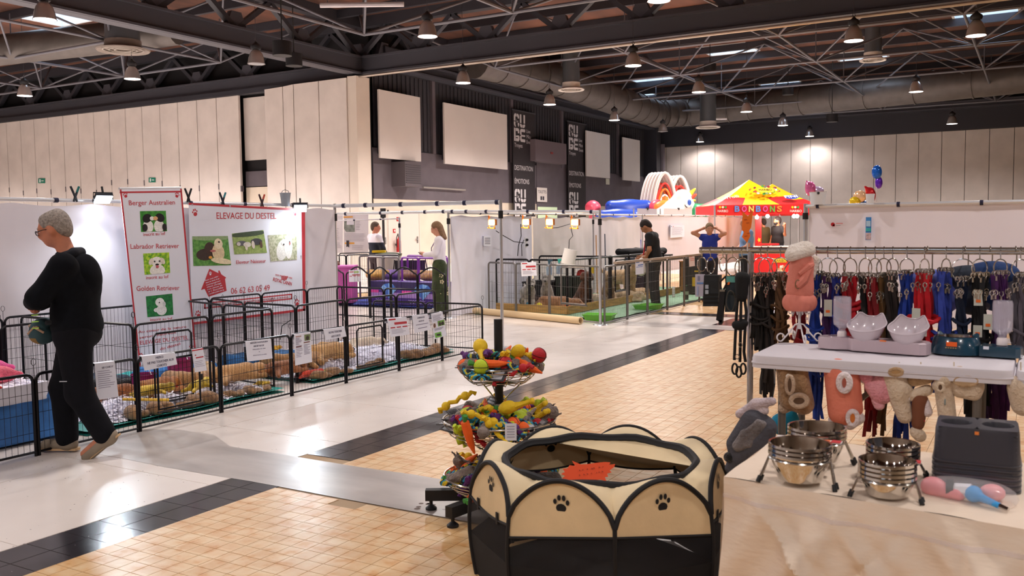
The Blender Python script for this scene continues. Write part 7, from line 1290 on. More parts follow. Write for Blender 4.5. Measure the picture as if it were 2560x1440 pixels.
# ---- stack of dark double feeders
fg_ = M('#3a3a42', .35, coat=.2); fg2 = M('#55505a', .35, coat=.2); c = (G(2330, 1215, ZT) + G(2555, 1240, ZT)) / 2 + FG * .07 + RG * .035
dx = unit(G(2555, 1240, ZT) - G(2330, 1215, ZT)); dy = np.cross(EZ, dx); W = np.linalg.norm(G(2555, 1240, ZT) - G(2330, 1215, ZT)) * .98
def rrect(w, d, r_, n=5): return [(sx * (w / 2 - r_) + r_ * math.cos(q0 + q), sy * (d / 2 - r_) + r_ * math.sin(q0 + q)) for sx, sy, q0 in ((1, 1, 0), (-1, 1, math.pi / 2), (-1, -1, math.pi), (1, -1, 1.5 * math.pi)) for q in np.linspace(0, math.pi / 2, n)]
for k in range(6):
    z = .016 * k; hh = .112; top_ = k == 5; t = thing('double_feeder', 'dark plastic double pet feeder, %s of the stack from below' % ORD[k], 'pet feeder', c + EZ * (ZT + .006 - c[2] + z), 0, 'stacked double feeders'); m = MB(); A = rrect(W, .2, .035); B = rrect(W * .96, .185, .035); nA = len(A)
    vs = [dx * x + dy * y + EZ * 0 for x, y in A] + [dx * x + dy * y + EZ * (hh - .01) for x, y in B] + [dx * x * .98 + dy * y * .97 + EZ * hh for x, y in B]; fs = [(i, (i + 1) % nA, nA + (i + 1) % nA, nA + i) for i in range(nA)] + [(nA + i, nA + (i + 1) % nA, 2 * nA + (i + 1) % nA, 2 * nA + i) for i in range(nA)]
    m.add(vs, fs); cen = [dx * s_ * W * .24 for s_ in (-1, 1)]; rr = W * .19
    q = [(x * .98, y * .97) for x, y in B]
    for s_ in (-1, 1):
        ring_ = [dx * (s_ * W * .24 + rr * math.cos(a)) + dy * (.0 + rr * 1.0 * math.sin(a)) + EZ * hh for a in np.linspace(0, 6.283, 25)[:-1]]
        outr = []
        for a in np.linspace(0, 6.283, 25)[:-1]:
            ux, uy = math.cos(a), math.sin(a); tx_ = min(((W * .47 if ux * s_ > 0 else W * .24) - (W * .24 if ux * s_ > 0 else 0)) / max(abs(ux), 1e-4), (.0895) / max(abs(uy), 1e-4)); outr.append(dx * (s_ * W * .24 + ux * tx_) + dy * uy * tx_ + EZ * hh)
        m.add(ring_ + outr, [(i, 24 + i, 24 + (i + 1) % 24, (i + 1) % 24) for i in range(24)])
        if top_: m.lathe([(rr, hh), (rr * .96, hh - .005), (rr * .85, hh - .045), (0, hh - .05)], 24, dx * s_ * W * .24, (dx, dy, EZ))
    m.build('shell', fg_ if k > 2 else fg2, t)
    MB().path([dx * x + dy * y + EZ * .004 for x, y in A], .004, 5, True).build('rim', fg_, t)
    if top_: MB().box(-dy * .097 + EZ * .1 + dx * .0, (.012, .002, .01), ax=(dx, dy, EZ)).build('sticker', M('#e8843a', .5), t, False)
# ---- pink and blue toys in a clear bag
p = G(2415, 1255, ZT); t = thing('bagged_drinker', 'pink and blue pet drinker parts in a clear plastic bag on the cloth', 'bagged item', p); X = lambda a, b, z: dx * a + dy * b + EZ * z
soft('pink_part', [('c', X(-.1, .03, .025), X(-.02, .0, .022), .025, .02), ('e', X(-.09, .035, .03), (.03, .03, .025))], M('#f08f96', .4), t, .006, .02); soft('pink_cap', [('e', X(.07, .03, .03), (.035, .03, .025))], M('#f2a0a4', .4), t, .006, .01)
soft('blue_nozzle', [('e', X(.02, -.01, .03), (.025, .025, .025)), ('c', X(.03, -.02, .028), X(.085, -.06, .018), .013, .009)], M('#2f9ae0', .4), t, .005, .01); MB().tube(X(.085, -.06, .018), X(.11, -.077, .014), .008, .006).build('steel_tip', steel, t); MB().tube(X(-.03, .01, .03), X(.015, 0, .035), .022).build('white_body', M('#e6e6ee', .3), t); MB().lathe([(0, -.012), (.028, -.01), (.028, .01), (0, .012)], 14, X(-.045, .015, .032), (EZ, dy, dx)).build('dark_disc', M('#1d1d22', .4), t)
soft('clear_bag', [('e', X(-.02, .01, .03), (.12, .065, .04), [dx, dy, EZ]), ('e', X(.08, .0, .025), (.06, .06, .03), [dx, dy, EZ])], M('#f2f2f6', .15, alpha=.18), t, .01, .04)
# ================================================================ RACK, HIGH TABLE AND HANGING GOODS
ZH = 1.03
def high_table(lab, xa, xb, y0_, y1_, open_=False):
    t = thing('folding_table', lab, 'table', ((xa + xb) / 2, (y0_ + y1_) / 2, 0)); O = V3(t.location); pl_ = M('#d9d4da', .5, bump=.05, bs=200); A = rrect(xb - xa, y1_ - y0_, .045); cx, cy = (xa + xb) / 2, (y0_ + y1_) / 2
    m = MB(O); nA = len(A); lv = [(1, 1, ZH - .05), (1.0, 1.0, ZH - .012), (.994, .985, ZH), ]; 
    for sx, sy, z in lv: m.v.extend([(cx + x * sx, cy + y * sy, z) for x, y in A])
    for k in range(2): m.add([], []); m.f.extend([(k * nA + i, k * nA + (i + 1) % nA, (k + 1) * nA + (i + 1) % nA, (k + 1) * nA + i) for i in range(nA)]); m.m.extend([0] * nA)
    m.f.append(tuple(range(2 * nA, 3 * nA))); m.m.append(0); m.f.append(tuple(range(nA))[::-1]); m.m.append(0); m.build('top', pl_, t)
    MB(O).path([(cx + x * 1.002, cy + y * 1.002, ZH - .03) for x, y in A], .004, 5, True).build('edge_lip', pl_, t)
    lm = M('#6d6862', .45, .4)
    for x in (xa + .12, xb - .12):
        for y in (y0_ + .06, y1_ - .06): MB(O).tube((x, y, 0), (x, y, ZH - .04), .016, n=10).build('leg', lm, t)
        MB(O).tube((x, y0_ + .06, .3), (x, y1_ - .06, .3), .012).build('cross_bar', lm, t)
    MB(O).tube((xa + .12, (y0_ + y1_) / 2, ZH * .55), (xa + .55, (y0_ + y1_) / 2, ZH - .05), .012).build('brace', lm, t); return t
tl, tj, tb = G(1872, 890, ZH), G(2537, 932, ZH), G(1905, 853, ZH)
y0h, y1h = (tl[1] + tj[1]) / 2 + .02, tb[1]
high_table('white plastic folding table standing high behind the front table', tl[0], tj[0] - .004, y0h, y1h); high_table('second white plastic table at the right edge', tj[0] + .004, tj[0] + 1.2, y0h, y1h)

# ---- garment rack
RP0 = AD(1877, 632, 4.4); YRk = RP0[1]; ra = AY(1750, 624, YRk); rb = AY(2640, 644, YRk); zr = RP0[2] + .012
rk = thing('garment_rack', 'chrome garment rack full of leads behind the white table', 'garment rack', (RP0[0], YRk, 0)); O = V3(rk.location)
MB(O).tube((ra[0], YRk, zr), (rb[0], YRk, zr), .016, n=14).build('rail', chrome, rk); MB(O).tube((RP0[0], YRk, 0), (RP0[0], YRk, zr), .015, n=14).build('post', M('#c2c0c6', .2, .9), rk); MB(O).tube((RP0[0] + 1.25, YRk, 0), (RP0[0] + 1.25, YRk, zr + .0), .015, n=14).build('post', M('#c2c0c6', .2, .9), rk)
for x in (RP0[0], RP0[0] + 1.25): MB(O).tube((x, YRk - .25, .03), (x, YRk + .25, .03), .015).build('foot_bar', chrome, rk)
def hook_ring(t, top, r_, O, flat=1.0):
    """hanger hook and big wire loop; returns the bottom of the loop"""
    c = top - EZ * (r_ + .035); MB(O).path([top + EZ * .012 + EY * .02, top + EZ * .018, top - EY * .02, top - EZ * .03, c + EZ * r_], .0025, 6).build('hook', chrome, t); MB(O).path([c + EX * r_ * flat * math.cos(q) + EY * r_ * (1 - flat) * math.cos(q) + EZ * r_ * math.sin(q) for q in np.linspace(0, 6.283, 25)[:-1]], .0028, 6, True).build('ring', chrome, t); return c - EZ * r_
rs = random.Random(77)
def bundle(px, wpx, ytop, ybot, col, lab, n=7, ring=.04, clasp='#b8b2aa', harness=False, dy_=0.0, loops=True, thick=1.0, tagc=None):
    Y = YRk + dy_; top = AY(px, 630, Y); top[2] = zr; t = thing('lead_bundle', lab, 'dog leads', top, group='bundles of leads on the rack'); O = V3(top); k = 2260 / 4.4; n = int(n * 2.1)
    zb = AY(px, ybot, Y)[2]; zt_ = AY(px, ytop, Y)[2]; lo = hook_ring(t, V3(top), max(.02, (zr - zt_ - .03) / 2), O, rs.uniform(.5, 1)); w = wpx / k
    m = M(col, .7, var=.2, vs=30, bump=.1, bs=200); m2 = M(tuple(v * .6 for v in lin(col)), .7, var=.2, vs=30)
    for i in range(n):
        x0_ = rs.uniform(-.25, .25) * w; yy0 = rs.uniform(-.025, .025); L = zt_ - zb; zz = zb + L * rs.uniform(0, .22); P = []
        ph_ = rs.uniform(0, 6.28); x1_ = ((i + .5) / n - .5) * w; am = rs.uniform(.004, .014)
        for s_ in np.linspace(0, 1, 9): P.append(top + EX * (x0_ * (1 - s_) + x1_ * s_ + am * math.sin(s_ * 9 + ph_)) + EY * (yy0 + .018 * math.sin(s_ * 5 + ph_)) + EZ * (zt_ - top[2] - (zt_ - zz) * s_))
        mb = MB(O); hw = rs.uniform(.006, .0095) * thick; a_ = rs.uniform(-.9, .9); sx = np.array([math.cos(a_), math.sin(a_), 0]); nx = np.array([-math.sin(a_), math.cos(a_), 0])
        vs = []
        for p in P: vs += [p - sx * hw - nx * .002, p + sx * hw - nx * .002, p + sx * hw + nx * .002, p - sx * hw + nx * .002]
        fs = [(4 * j + e, 4 * j + (e + 1) % 4, 4 * j + 4 + (e + 1) % 4, 4 * j + 4 + e) for j in range(len(P) - 1) for e in range(4)] + [(0, 1, 2, 3), tuple(range(4 * len(P) - 4, 4 * len(P)))]
        mb.add(vs, fs).build('strap', m if i % 3 else m2, t)
        c = P[0] + EZ * .004 + EX * rs.uniform(-.012, .012); cl = MB(O).path([c + EX * .009 * math.cos(q) + EZ * .012 * math.sin(q) for q in np.linspace(0, 6.28, 9)[:-1]], .0028, 5, True).tube(c - EZ * .012, c - EZ * .03, .004, n=6).build('clasp', M(clasp, .25, .9), t)
        if i % 2: c = P[1] + EX * rs.uniform(-.02, .02) - EY * .02; MB(O).path([c + EX * .008 * math.cos(q) + EZ * .011 * math.sin(q) for q in np.linspace(0, 6.28, 9)[:-1]], .0025, 5, True).tube(c - EZ * .01, c - EZ * .028, .004, n=6).build('clasp', M(clasp, .25, .9), t)
    for i in range(3 if harness else 1):
        z = zt_ - (zt_ - zb) * rs.uniform(.35, .75); MB(O).path([top * [1, 1, 0] + EZ * z + EX * w * (.62 * math.cos(q)) + EY * (.03 * math.sin(q) - .01) + EZ * .012 * math.sin(2 * q + i) for q in np.linspace(0, 6.28, 15)[:-1]], .0065 * thick, 6, True).build('cross_strap', m, t)
    if tagc:
        for (dxp, yp, hp) in tagc: p = AY(px + dxp, yp, Y - .045); s_ = MB(O).box(p, (.035, .002, hp / k), rs.uniform(-.2, .2)).build('price_tag', M('#cfd2c4', .6), t, False); MB(O).box(p - EY * .003 - EZ * hp / k * .2, (.018, .002, .012)).build('orange_sticker', M('#f2742a', .5), s_, False)
    return t
bl, dk = '#1a1818', '#2a211c'
for a in ((1903, 40, 690, 880, '#211d1b', 'dark leather leads nearest the rack post', 10, .04, '#b8b2aa', True), (1920, 30, 690, 1000, '#2c2320', 'long dark leather leads beside the rack post', 6), (1952, 34, 688, 870, '#5a3d20', 'brown leather leads left of the pink coat', 8, .04, '#b8b2aa', True), (2000, 30, 745, 1015, '#a01a24', 'dark red leads behind the pink coat stand', 6), (2042, 34, 686, 1060, '#173c9c', 'long royal blue leads right of the pink coat', 8, .04, '#b8b2aa', True), (2070, 22, 690, 920, '#4a2260', 'purple leads right of the royal blue ones', 5, .04, '#b8b2aa', False, 0, True, 1, [(0, 770, 40)]), (2094, 24, 692, 900, '#24349c', 'indigo blue leads behind the left drinking bottle', 5), (2126, 50, 690, 880, '#b81222', 'bright red harness bundle behind the left cat bowls', 9, .04, '#b8b2aa', True, 0, True, 1.3), (2164, 24, 690, 930, '#1c1a1a', 'black leads between two red bundles', 6), (2188, 34, 692, 1100, '#9a0f1c', 'long dark red leads reaching below the white table', 8, .04, '#c9c4bc', True), (2210, 18, 690, 1095, '#6a4a26', 'tan brown leads beside the long dark red ones', 5), (2232, 30, 685, 930, '#2c2420', 'dark brown leather leads above the right cat bowl', 8, .04, '#cfc8be'), (2268, 36, 684, 1110, '#153a9c', 'long royal blue harness leads above the right cat bowl', 8, .04, '#b8b2aa', True, 0, True, 1.1), (2312, 52, 682, 960, '#c2101f', 'large bright red harness bundle right of the blue one', 11, .04, '#b8b2aa', True, -.03, True, 1.35, [(-22, 795, 44), (-6, 830, 20)]), (2366, 44, 678, 1000, '#3448a8', 'periwinkle blue harness bundle behind the blue feeder', 8, .04, '#b8b2aa', True, 0, True, 1.3), (2408, 30, 700, 960, '#16243f', 'navy harness bundle behind the steel bowl feeder', 6, .04, '#b8b2aa', True), (2450, 44, 690, 1060, '#151416', 'black harness bundle with white price cards', 10, .04, '#cfc4b0', True, 0, True, 1.2, [(-4, 745, 34), (20, 805, 34), (-6, 828, 26)]), (2502, 46, 686, 1090, '#4f2060', 'long purple leads behind the right drinking bottle', 9, .04, '#cfc4c0', True, 0, True, 1.2), (2552, 30, 690, 900, '#5c5660', 'grey harness bundle at the right edge', 6)): bundle(*a)
# goods left of the post
def hang(px, lab, nm, cat, r_=.035, flat=.5, dy_=-.0):
    top = AY(px, 628, YRk + dy_); top[2] = zr; t = thing(nm, lab, cat, top, group='goods at the left end of the rack'); lo = hook_ring(t, V3(top), r_, V3(top), flat); return t, V3(top), lo
def flatpack(t, O, q, m, dep=.03, Y=None, nm='pack'):
    P = [AY(x, y, Y or YRk) for x, y in q]; return MB(O).add(P + [p + EY * dep for p in P], [(0, 1, 2, 3), (7, 6, 5, 4), (0, 4, 5, 1), (1, 5, 6, 2), (2, 6, 7, 3), (3, 7, 4, 0)]).build(nm, m, t, False)
t, O, lo = hang(1755, 'clear plastic pack with blue printing at the end of the rack', 'hanging_pack', 'pack'); flatpack(t, O, [(1738, 742), (1760, 742), (1760, 686), (1738, 686)], M('#d4cfe0', .3, alpha=.8), .015); flatpack(t, O, [(1742, 710), (1758, 710), (1758, 706), (1742, 706)], M('#6f9ad8', .5), .002, YRk - .004, 'blue_line'); flatpack(t, O, [(1744, 702), (1749, 702), (1749, 690), (1744, 690)], M('#8a8aa0', .5), .002, YRk - .004, 'code_print'); flatpack(t, O, [(1742, 738), (1746, 738), (1746, 716), (1742, 716)], M('#a8b4d8', .5), .002, YRk - .004, 'side_print')
t, O, lo = hang(1777, 'dark folded dog vest with two buckles on a hanger', 'hanging_vest', 'dog vest', .04, .3); flatpack(t, O, [(1757, 766), (1795, 766), (1797, 688), (1760, 688)], M('#1d2226', .6, bump=.3, bs=20), .05, YRk - .02, 'vest')
for y in (716, 729): flatpack(t, O, [(1763, y + 6), (1771, y + 6), (1771, y - 4), (1763, y - 4)], M('#b9c4d4', .3, .5), .004, YRk - .026, 'buckle')
for y in (735, 745, 755): flatpack(t, O, [(1759, y + 2), (1796, y + 2), (1796, y - 1), (1759, y - 1)], M('#101214', .6), .004, YRk - .025, 'seam')
t, O, lo = hang(1808, 'long black padded belt hanging on the rack', 'hanging_belt', 'belt', .035, .3); P = [(1810, 690), (1800, 720), (1804, 760), (1798, 800), (1797, 810)]
MB(O).path([AY(x, y, YRk - .03) for x, y in ((1815, 690), (1800, 705), (1803, 725))], .005, 6).path([AY(x, y, YRk - .03) for x, y in ((1815, 690), (1816, 710), (1808, 726))], .005, 6).build('loop', blackp, t); flatpack(t, O, [(1790, 800), (1805, 808), (1813, 725), (1800, 725)], M('#17161a', .7), .02, YRk - .04, 'belt'); flatpack(t, O, [(1796, 812), (1803, 812), (1805, 800), (1797, 800)], M('#131316', .7), .02, YRk - .04, 'end_tab'); flatpack(t, O, [(1799, 729), (1812, 729), (1812, 724), (1799, 724)], M('#8a8378', .4, .5), .022, YRk - .042, 'metal_bar')
t, O, lo = hang(1832, 'teal topped cardboard pack with a coiled dark lead', 'hanging_pack', 'pack', .045, .6); flatpack(t, O, [(1812, 780), (1839, 780), (1839, 690), (1814, 690)], M('#1d2a33', .5), .025, YRk - .03); flatpack(t, O, [(1815, 706), (1838, 706), (1838, 691), (1815, 691)], M('#5fa8a0', .5), .003, YRk - .034, 'teal_top'); flatpack(t, O, [(1818, 712), (1823, 712), (1825, 705), (1820, 705)], M('#f2742a', .5), .003, YRk - .036, 'orange_sticker'); c = AY(1827, 752, YRk - .045); MB(O).path([c + EX * .022 * math.cos(q) + EZ * .05 * math.sin(q) + EY * .004 * math.sin(3 * q) for q in np.linspace(0, 6.28 * 2.9, 50)], .0035, 5).build('coiled_lead', M('#4a4640', .7), t)
# black harness with long straps
t, O, lo = hang(1856, 'long black harness with straps and finger loops hanging by the post', 'black_harness', 'harness', .05, .6, -.05); Yh = YRk - .07; pathp = lambda pts, r_, nm: MB(O).path([AY(x, y, Yh + dz) for x, y, dz in pts], r_, 7).build(nm, M('#121214', .75), t)
soft('padded_vest', [('c', AY(1852, 694, Yh), AY(1850, 740, Yh), .028, .022), ('c', AY(1862, 694, Yh), AY(1858, 745, Yh), .024, .018)], M('#131315', .8), t, .008, .02, org=O)
for i, pts in enumerate((((1847, 720, 0), (1841, 790, .01), (1838, 850, 0), (1836, 900, 0)), ((1853, 730, 0), (1852, 800, -.01), (1851, 850, 0), (1850, 905, .0)), ((1860, 735, .01), (1866, 780, 0), (1862, 840, 0), (1860, 880, 0), (1864, 905, 0)))): pathp(pts, .0075, 'strap')
soft('knot', [('e', AY(1840, 812, Yh), (.022, .02, .02)), ('e', AY(1858, 808, Yh), (.026, .02, .02)), ('e', AY(1850, 818, Yh), (.03, .02, .016))], M('#0f0f11', .8), t, .008, .012, org=O)
for i, (x, y) in enumerate(((1837, 922), (1847, 930), (1858, 922))): c = AY(x, y, Yh); MB(O).path([c + EX * .013 * math.cos(q) + EZ * .026 * math.sin(q) for q in np.linspace(0, 6.28, 17)[:-1]], .005, 6, True).build('finger_loop', M('#121214', .7), t)
for x, y in ((1843, 892), (1851, 862), (1846, 740)): c = AY(x, y, Yh - .012); MB(O).path([c + EX * .009 * math.cos(q) + EZ * .011 * math.sin(q) for q in np.linspace(0, 6.28, 13)[:-1]], .0022, 5, True).build('metal_ring', chrome, t)
# orange arrow sign on the rail
po = Plane(AY(1868, 560, YRk - .03), (0, -1, 0)); t = thing('price_arrow', 'bright orange forked paper sign standing on the rack rail', 'sign', po.p(1868, 604)); po.poly([(1868, 607), (1876, 590), (1873, 578), (1878, 568), (1883, 525), (1870, 541), (1857, 528), (1855, 575), (1860, 580), (1855, 592)], M('#fb7a1e', .6), t, V3(t.location), 'card', 0, .003)
for i, (x, y) in enumerate(((1861, 549), (1866, 557), (1862, 590), (1868, 583))): po.poly([(x, y), (x + 7, y - 1), (x + 8, y + .6), (x, y + 1.6)][::-1], M('#c2501c', .6), t, V3(t.location), 'pen_mark', .004)
MB(t.location).tube(po.p(1868, 598, -.004), po.p(1868, 628, -.004), .003).build('stick', M('#d8d4d0', .5), t)
# grey coats on the rail further right
for i, (px, py, c, lab) in enumerate(((2420, 690, '#2b3340', 'dark slate dog coat behind the leads'), (2330, 700, '#5560a8', 'lavender blue dog coat behind the red harness'), (2540, 710, '#5a5a66', 'grey dog coat at the right edge of the rack'), (2480, 680, '#1f3a6a', 'navy dog coat behind the purple leads'))):
    p = AY(px, py, YRk + .22); o = soft('hanging_coat', [('e', (0, 0, 0), (.1, .045, .05)), ('e', (.02, 0, -.08), (.09, .04, .1)), ('c', (-.06, 0, -.02), (-.11, 0, -.09), .035, .03), ('c', (.07, 0, -.02), (.12, 0, -.09), .035, .03)], M(c, .85, var=.15, vs=14, bump=.3, bs=30), None, .012, .04); o.location = p; tag(o, lab, 'dog coat', 'coats at the back of the rack'); MB().path([(0, 0, .04), (0, 0, zr - p[2]), (0, -.2, zr - p[2] + .012), (0, -.225, zr - p[2] + .02), (0, -.245, zr - p[2])], .003, 5).build('hanger_hook', chrome, o)

# ---- on the high table: coat on a wire stand
B0 = G(1998, 858, ZH); B0[2] = ZH + .006; ms = thing('wire_mannequin', 'white scrolled wire stand carrying the pink coat', 'display stand', B0); wm = M('#e6e0e2', .4); SCL = .62
MB().tube((0, 0, .06), (0, 0, .16), .006).build('stem', wm, ms)
for i in range(4):
    a = i * math.pi / 2 + .5; d = np.array([math.cos(a), math.sin(a), 0]); pts = [EZ * .085 + d * .003, EZ * .08 + d * .02, EZ * .045 + d * .045, EZ * .005 + d * .08] + [EZ * (.022 - .018 * math.cos(q)) + d * (.085 + .017 * math.sin(q)) for q in np.linspace(.2, 4.8, 9)]; MB().path(pts, .0035, 6).build('scroll_leg', wm, ms)
for i in range(12):
    a = i * math.pi / 6; d = np.array([math.cos(a), math.sin(a), 0]); pts = [EZ * (.15 + .06) + d * .05, EZ * .145 + d * .048] + [EZ * (.138 + .008 * math.cos(q)) + d * (.042 + .008 * math.sin(q)) for q in np.linspace(1.6, 5.4, 6)]; MB().path(pts, .002, 5).build('cage_wire', wm, ms)
MB().path([(.05 * math.cos(q), .05 * math.sin(q), .2) for q in np.linspace(0, 6.28, 17)[:-1]], .002, 5, True).build('cage_ring', wm, ms)
pink = M('#d8806f', .75, bump=.25, bs=30, var=.06, vs=8); ct_ = thing('dog_coat', 'salmon pink padded dog coat with white fur collar on the wire stand', 'dog coat', B0 + EZ * .175); lx = RG
soft('coat_body', [('e', R3(0, .06), (.062, .055, .07)), ('e', R3(.004, .13), (.056, .05, .08)), ('e', R3(.01, .19), (.05, .045, .05))], pink, ct_, .007, .03)
m = MB()
m.grid(lambda u, v: RG * (.058 + .018 * math.sin(math.pi * v) ** .6 * (1 + .12 * math.sin(u * 6.283 * 14))) * math.cos(u * 6.283) + FG * (.05 + .018 * math.sin(math.pi * v) ** .6 * (1 + .12 * math.sin(u * 6.283 * 14))) * math.sin(u * 6.283) + EZ * (.045 - .075 * v), 84, 8); m.build('ruffle', pink, ct_)
wf = fur('#efe6dc', '#e0d4c6', .1); soft('fur_collar', [('c', R3(-.042, .225), R3(.03, .25), .028, .026), ('c', R3(-.042, .225) - FG * .03, R3(.035, .245) - FG * .03, .026, .026), ('e', R3(.02, .262), (.04, .035, .026)), ('e', R3(-.03, .255), (.025, .025, .02))], wf, ct_, .007, .02); soft('fur_cuff', [('c', R3(.062, .13) + FG * .02, R3(.075, .2) + FG * .02, .016, .022)], wf, ct_, .007, .02)
MB().path([R3(-.03, .085) - FG * .056, R3(.0, .115) - FG * .06, R3(.03, .17) - FG * .056], [.016, .02, .012], 7).path([R3(-.02, .14) - FG * .056, R3(.025, .175) - FG * .058, R3(.045, .185) - FG * .05], [.01, .016, .008], 7).build('bow', pink, ct_); MB().path([R3(-.03 + .011 * math.cos(q), .095 + .02 * math.sin(q)) - FG * .066 for q in np.linspace(0, 6.28, 15)[:-1]], .0022, 5, True).build('metal_ring', M('#8a7a5c', .3, .9), ct_)
MB().lathe([(.0545, .075), (.057, .078), (.0545, .081)], 20, (0, 0, 0), (RG, FG, EZ), sy=.9).build('seam', pink, ct_)

# ---- drinking stations
def slab_base(t, ax_, ay_, outline, h, m, nm='base'):
    k = len(outline); mb = MB(); top = [(x * .97, y * .95) for x, y in outline]
    mb.v = [tuple(ax_ * x + ay_ * y) for x, y in outline] + [tuple(ax_ * x + ay_ * y + EZ * (h - .006)) for x, y in outline] + [tuple(ax_ * x + ay_ * y + EZ * h) for x, y in top]
    mb.f = [(i, (i + 1) % k, k + (i + 1) % k, k + i) for i in range(k)] + [(k + i, k + (i + 1) % k, 2 * k + (i + 1) % k, 2 * k + i) for i in range(k)] + [tuple(range(2 * k, 3 * k))]; mb.m = [0] * len(mb.f); return mb.build(nm, m, t)
def bottle(t, o, mN='#f2e9ea'):
    o = V3(o); MB().lathe([(.014, .0), (.014, .02), (.016, .028), (.036, .045), (.038, .06), (.038, .155), (.034, .168), (.0, .17)], 24, o + EZ * .012).lathe([(.012, .03), (.034, .048), (.036, .06), (.036, .153), (.032, .166), (0, .168)], 24, o + EZ * .012).build('bottle', M('#d9d4e2', .05, alpha=.32, spec=1.0, coat=1.0), t); MB().lathe([(.02, 0), (.02, .022), (.016, .03), (.016, .0)], 16, o).build('bottle_neck', M(mN, .4), t)
lil = M('#c2b0b8', .3, coat=.3); p = G(2180, 880, ZH); dxh = unit(G(2318, 888, ZH) - G(2045, 868, ZH)); dyh = np.cross(EZ, dxh); kk = 1 / 598.
t = thing('cat_bowl_station', 'lilac double cat bowl station with an upturned clear bottle', 'pet feeder', p + EZ * (.007)); 
out = [(x * kk, y) for x, y in ((-136, -.01), (-128, -.045), (-100, -.055), (-70, -.045), (-55, -.03), (-40, -.052), (120, -.052), (134, -.035), (136, .03), (125, .05), (-40, .05), (-70, .045), (-110, .055), (-132, .03))]
slab_base(t, dxh, dyh, out, .05, lil)
def catbowl(t, o, r_, tilt, m, inner=None):
    o = V3(o); m1 = MB()
    def fn(u, v):
        a = u * 6.283; ear = .022 * (math.exp(-((a - .95) / .26) ** 2) + math.exp(-((a - 2.2) / .26) ** 2)); rr = r_ * (.35 + .65 * v ** .6); return o + dxh * rr * math.cos(a) * 1.05 + dyh * rr * math.sin(a) + EZ * (.06 * v ** 1.6 + ear * v ** 6 + tilt * rr * math.sin(a))
    m1.grid(fn, 48, 8); m1.grid(lambda u, v: fn(u, v) * 1 + EZ * -.004 + (o - fn(u, v)) * .03, 48, 8); m1.build('cat_bowl', m, t)
    MB().path([fn(u, 1) for u in np.linspace(0, 1, 49)[:-1]], .003, 6, True).build('bowl_rim', m, t)
wlil = M('#cfc4cb', .2, coat=.5); catbowl(t, dxh * -14 * kk + EZ * .052, .075, .35, wlil); catbowl(t, dxh * 86 * kk + EZ * .05, .075, .35, wlil); bottle(t, dxh * -78 * kk + EZ * .045 + dyh * .01); MB().box(dxh * 35 * kk - dyh * .05 + EZ * .05, (.025, .006, .006), ax=(dxh, dyh, EZ)).build('sticker', M('#f2844a', .5), t, False)
MB().lathe([(.045, .0), (.042, .004), (.03, .002)], 20, dxh * -85 * kk + EZ * .05).build('water_dish', M('#a898a2', .2, coat=.5), t)
blu = M('#1d4256', .22, coat=.5); p = G(2440, 890, ZH); t = thing('cat_bowl_station', 'dark blue cat bowl station with steel dish and clear bottle', 'pet feeder', p + EZ * .007); o1 = dxh * -45 * kk
MB().lathe([(.1, 0), (.098, .02), (.085, .065), (.078, .072), (.07, .07)], 32, o1, (dxh, dyh, EZ), sy=.8).build('round_base', blu, t); MB().lathe([(.078, .073), (.07, .072), (.062, .04), (.0, .035)], 32, o1, (dxh, dyh, EZ), sy=.85).build('steel_dish', steel, t)
for s_ in (-1, 1): MB().path([o1 + dxh * .066 * s_ + dyh * .03 + EZ * .065, o1 + dxh * .074 * s_ + dyh * .035 + EZ * .082], [.016, .006], 8).build('ear', blu, t)
slab_base(t, dxh, dyh, [(x, y) for x, y in ((.02, -.045), (.15, -.045), (.165, -.03), (.165, .03), (.15, .045), (.02, .045))], .042, blu, 'side_base'); bottle(t, dxh * 56 * kk + EZ * .045); MB().box(o1 - dyh * .081 + EZ * .045, (.04, .003, .018), ax=(dxh, dyh, EZ)).build('orange_sticker', M('#f2641a', .5), t, False); MB().box(dxh * .045 - dyh * .046 + EZ * .035, (.02, .004, .012), ax=(dxh, dyh, EZ)).build('white_mark', M('#e6eaf2', .4), t, False)
for i in range(5): MB().box(o1 - dyh * .083 + dxh * (-.02 + .009 * i) + EZ * .03, (.006, .002, .004), ax=(dxh, dyh, EZ)).build('gold_print', M('#a8946a', .4), t, False)

# ---- little coats hanging under the high table
YC = y0h + .05
gs = [AY(x, y, YC) for x, y in ((2095, 908), (2180, 914), (2260, 921), (2330, 924), (2420, 926))]; tag(MB(gs[0]).path(gs, .004, 6).build('green_string', M('#1f7a3a', .8)), 'green twisted string under the white table', 'string').location = gs[0]
def coat(px, lab, parts, nm='dog_coat', cat='dog coat', hooky=905):
    p = AY(px, 960, YC); t = thing(nm, lab, cat, p, group='small coats hung under the white table'); O = V3(p); q = lambda x, y, d=0.0: AY(x, y, YC + d)
    MB(O).tube(AY(px, hooky, YC), AY(px, 935, YC), .0025).build('loop', M('#cfc0a8', .7), t)
    for (n_, c, prims, ex) in parts:
        if ex:
            cx, cy, rx, ry, rr, off = prims; C0 = [q(cx + rx * math.cos(a), cy + ry * math.sin(a), off) for a in np.linspace(0, 6.283, 21)[:-1]]; tr = MB(O).path(C0, rr, 8, True).build(n_, c, t); MB(O).add([p - EY * .004 for p in C0], [tuple(range(20))]).build('opening', ex, tr, False); continue
        soft(n_, [(k, q(*a), q(*b), r1, r2) if k == 'c' else (k, q(*a), b) for (k, a, b, r1, r2) in prims], c, t, .007, .02, org=O)
    return t, q, O
sh, shl, crm, crd = fur('#b08a64', '#8f6a46', .2), fur('#cdb49a', '#bda086', .15), fur('#e6d3bb', '#d6bfa2', .12), fur('#c8a882', '#b08e66', .15); coral, wfr = M('#e08068', .8, bump=.3, bs=40), fur('#f0e4e4', '#e2d2d2', .1)
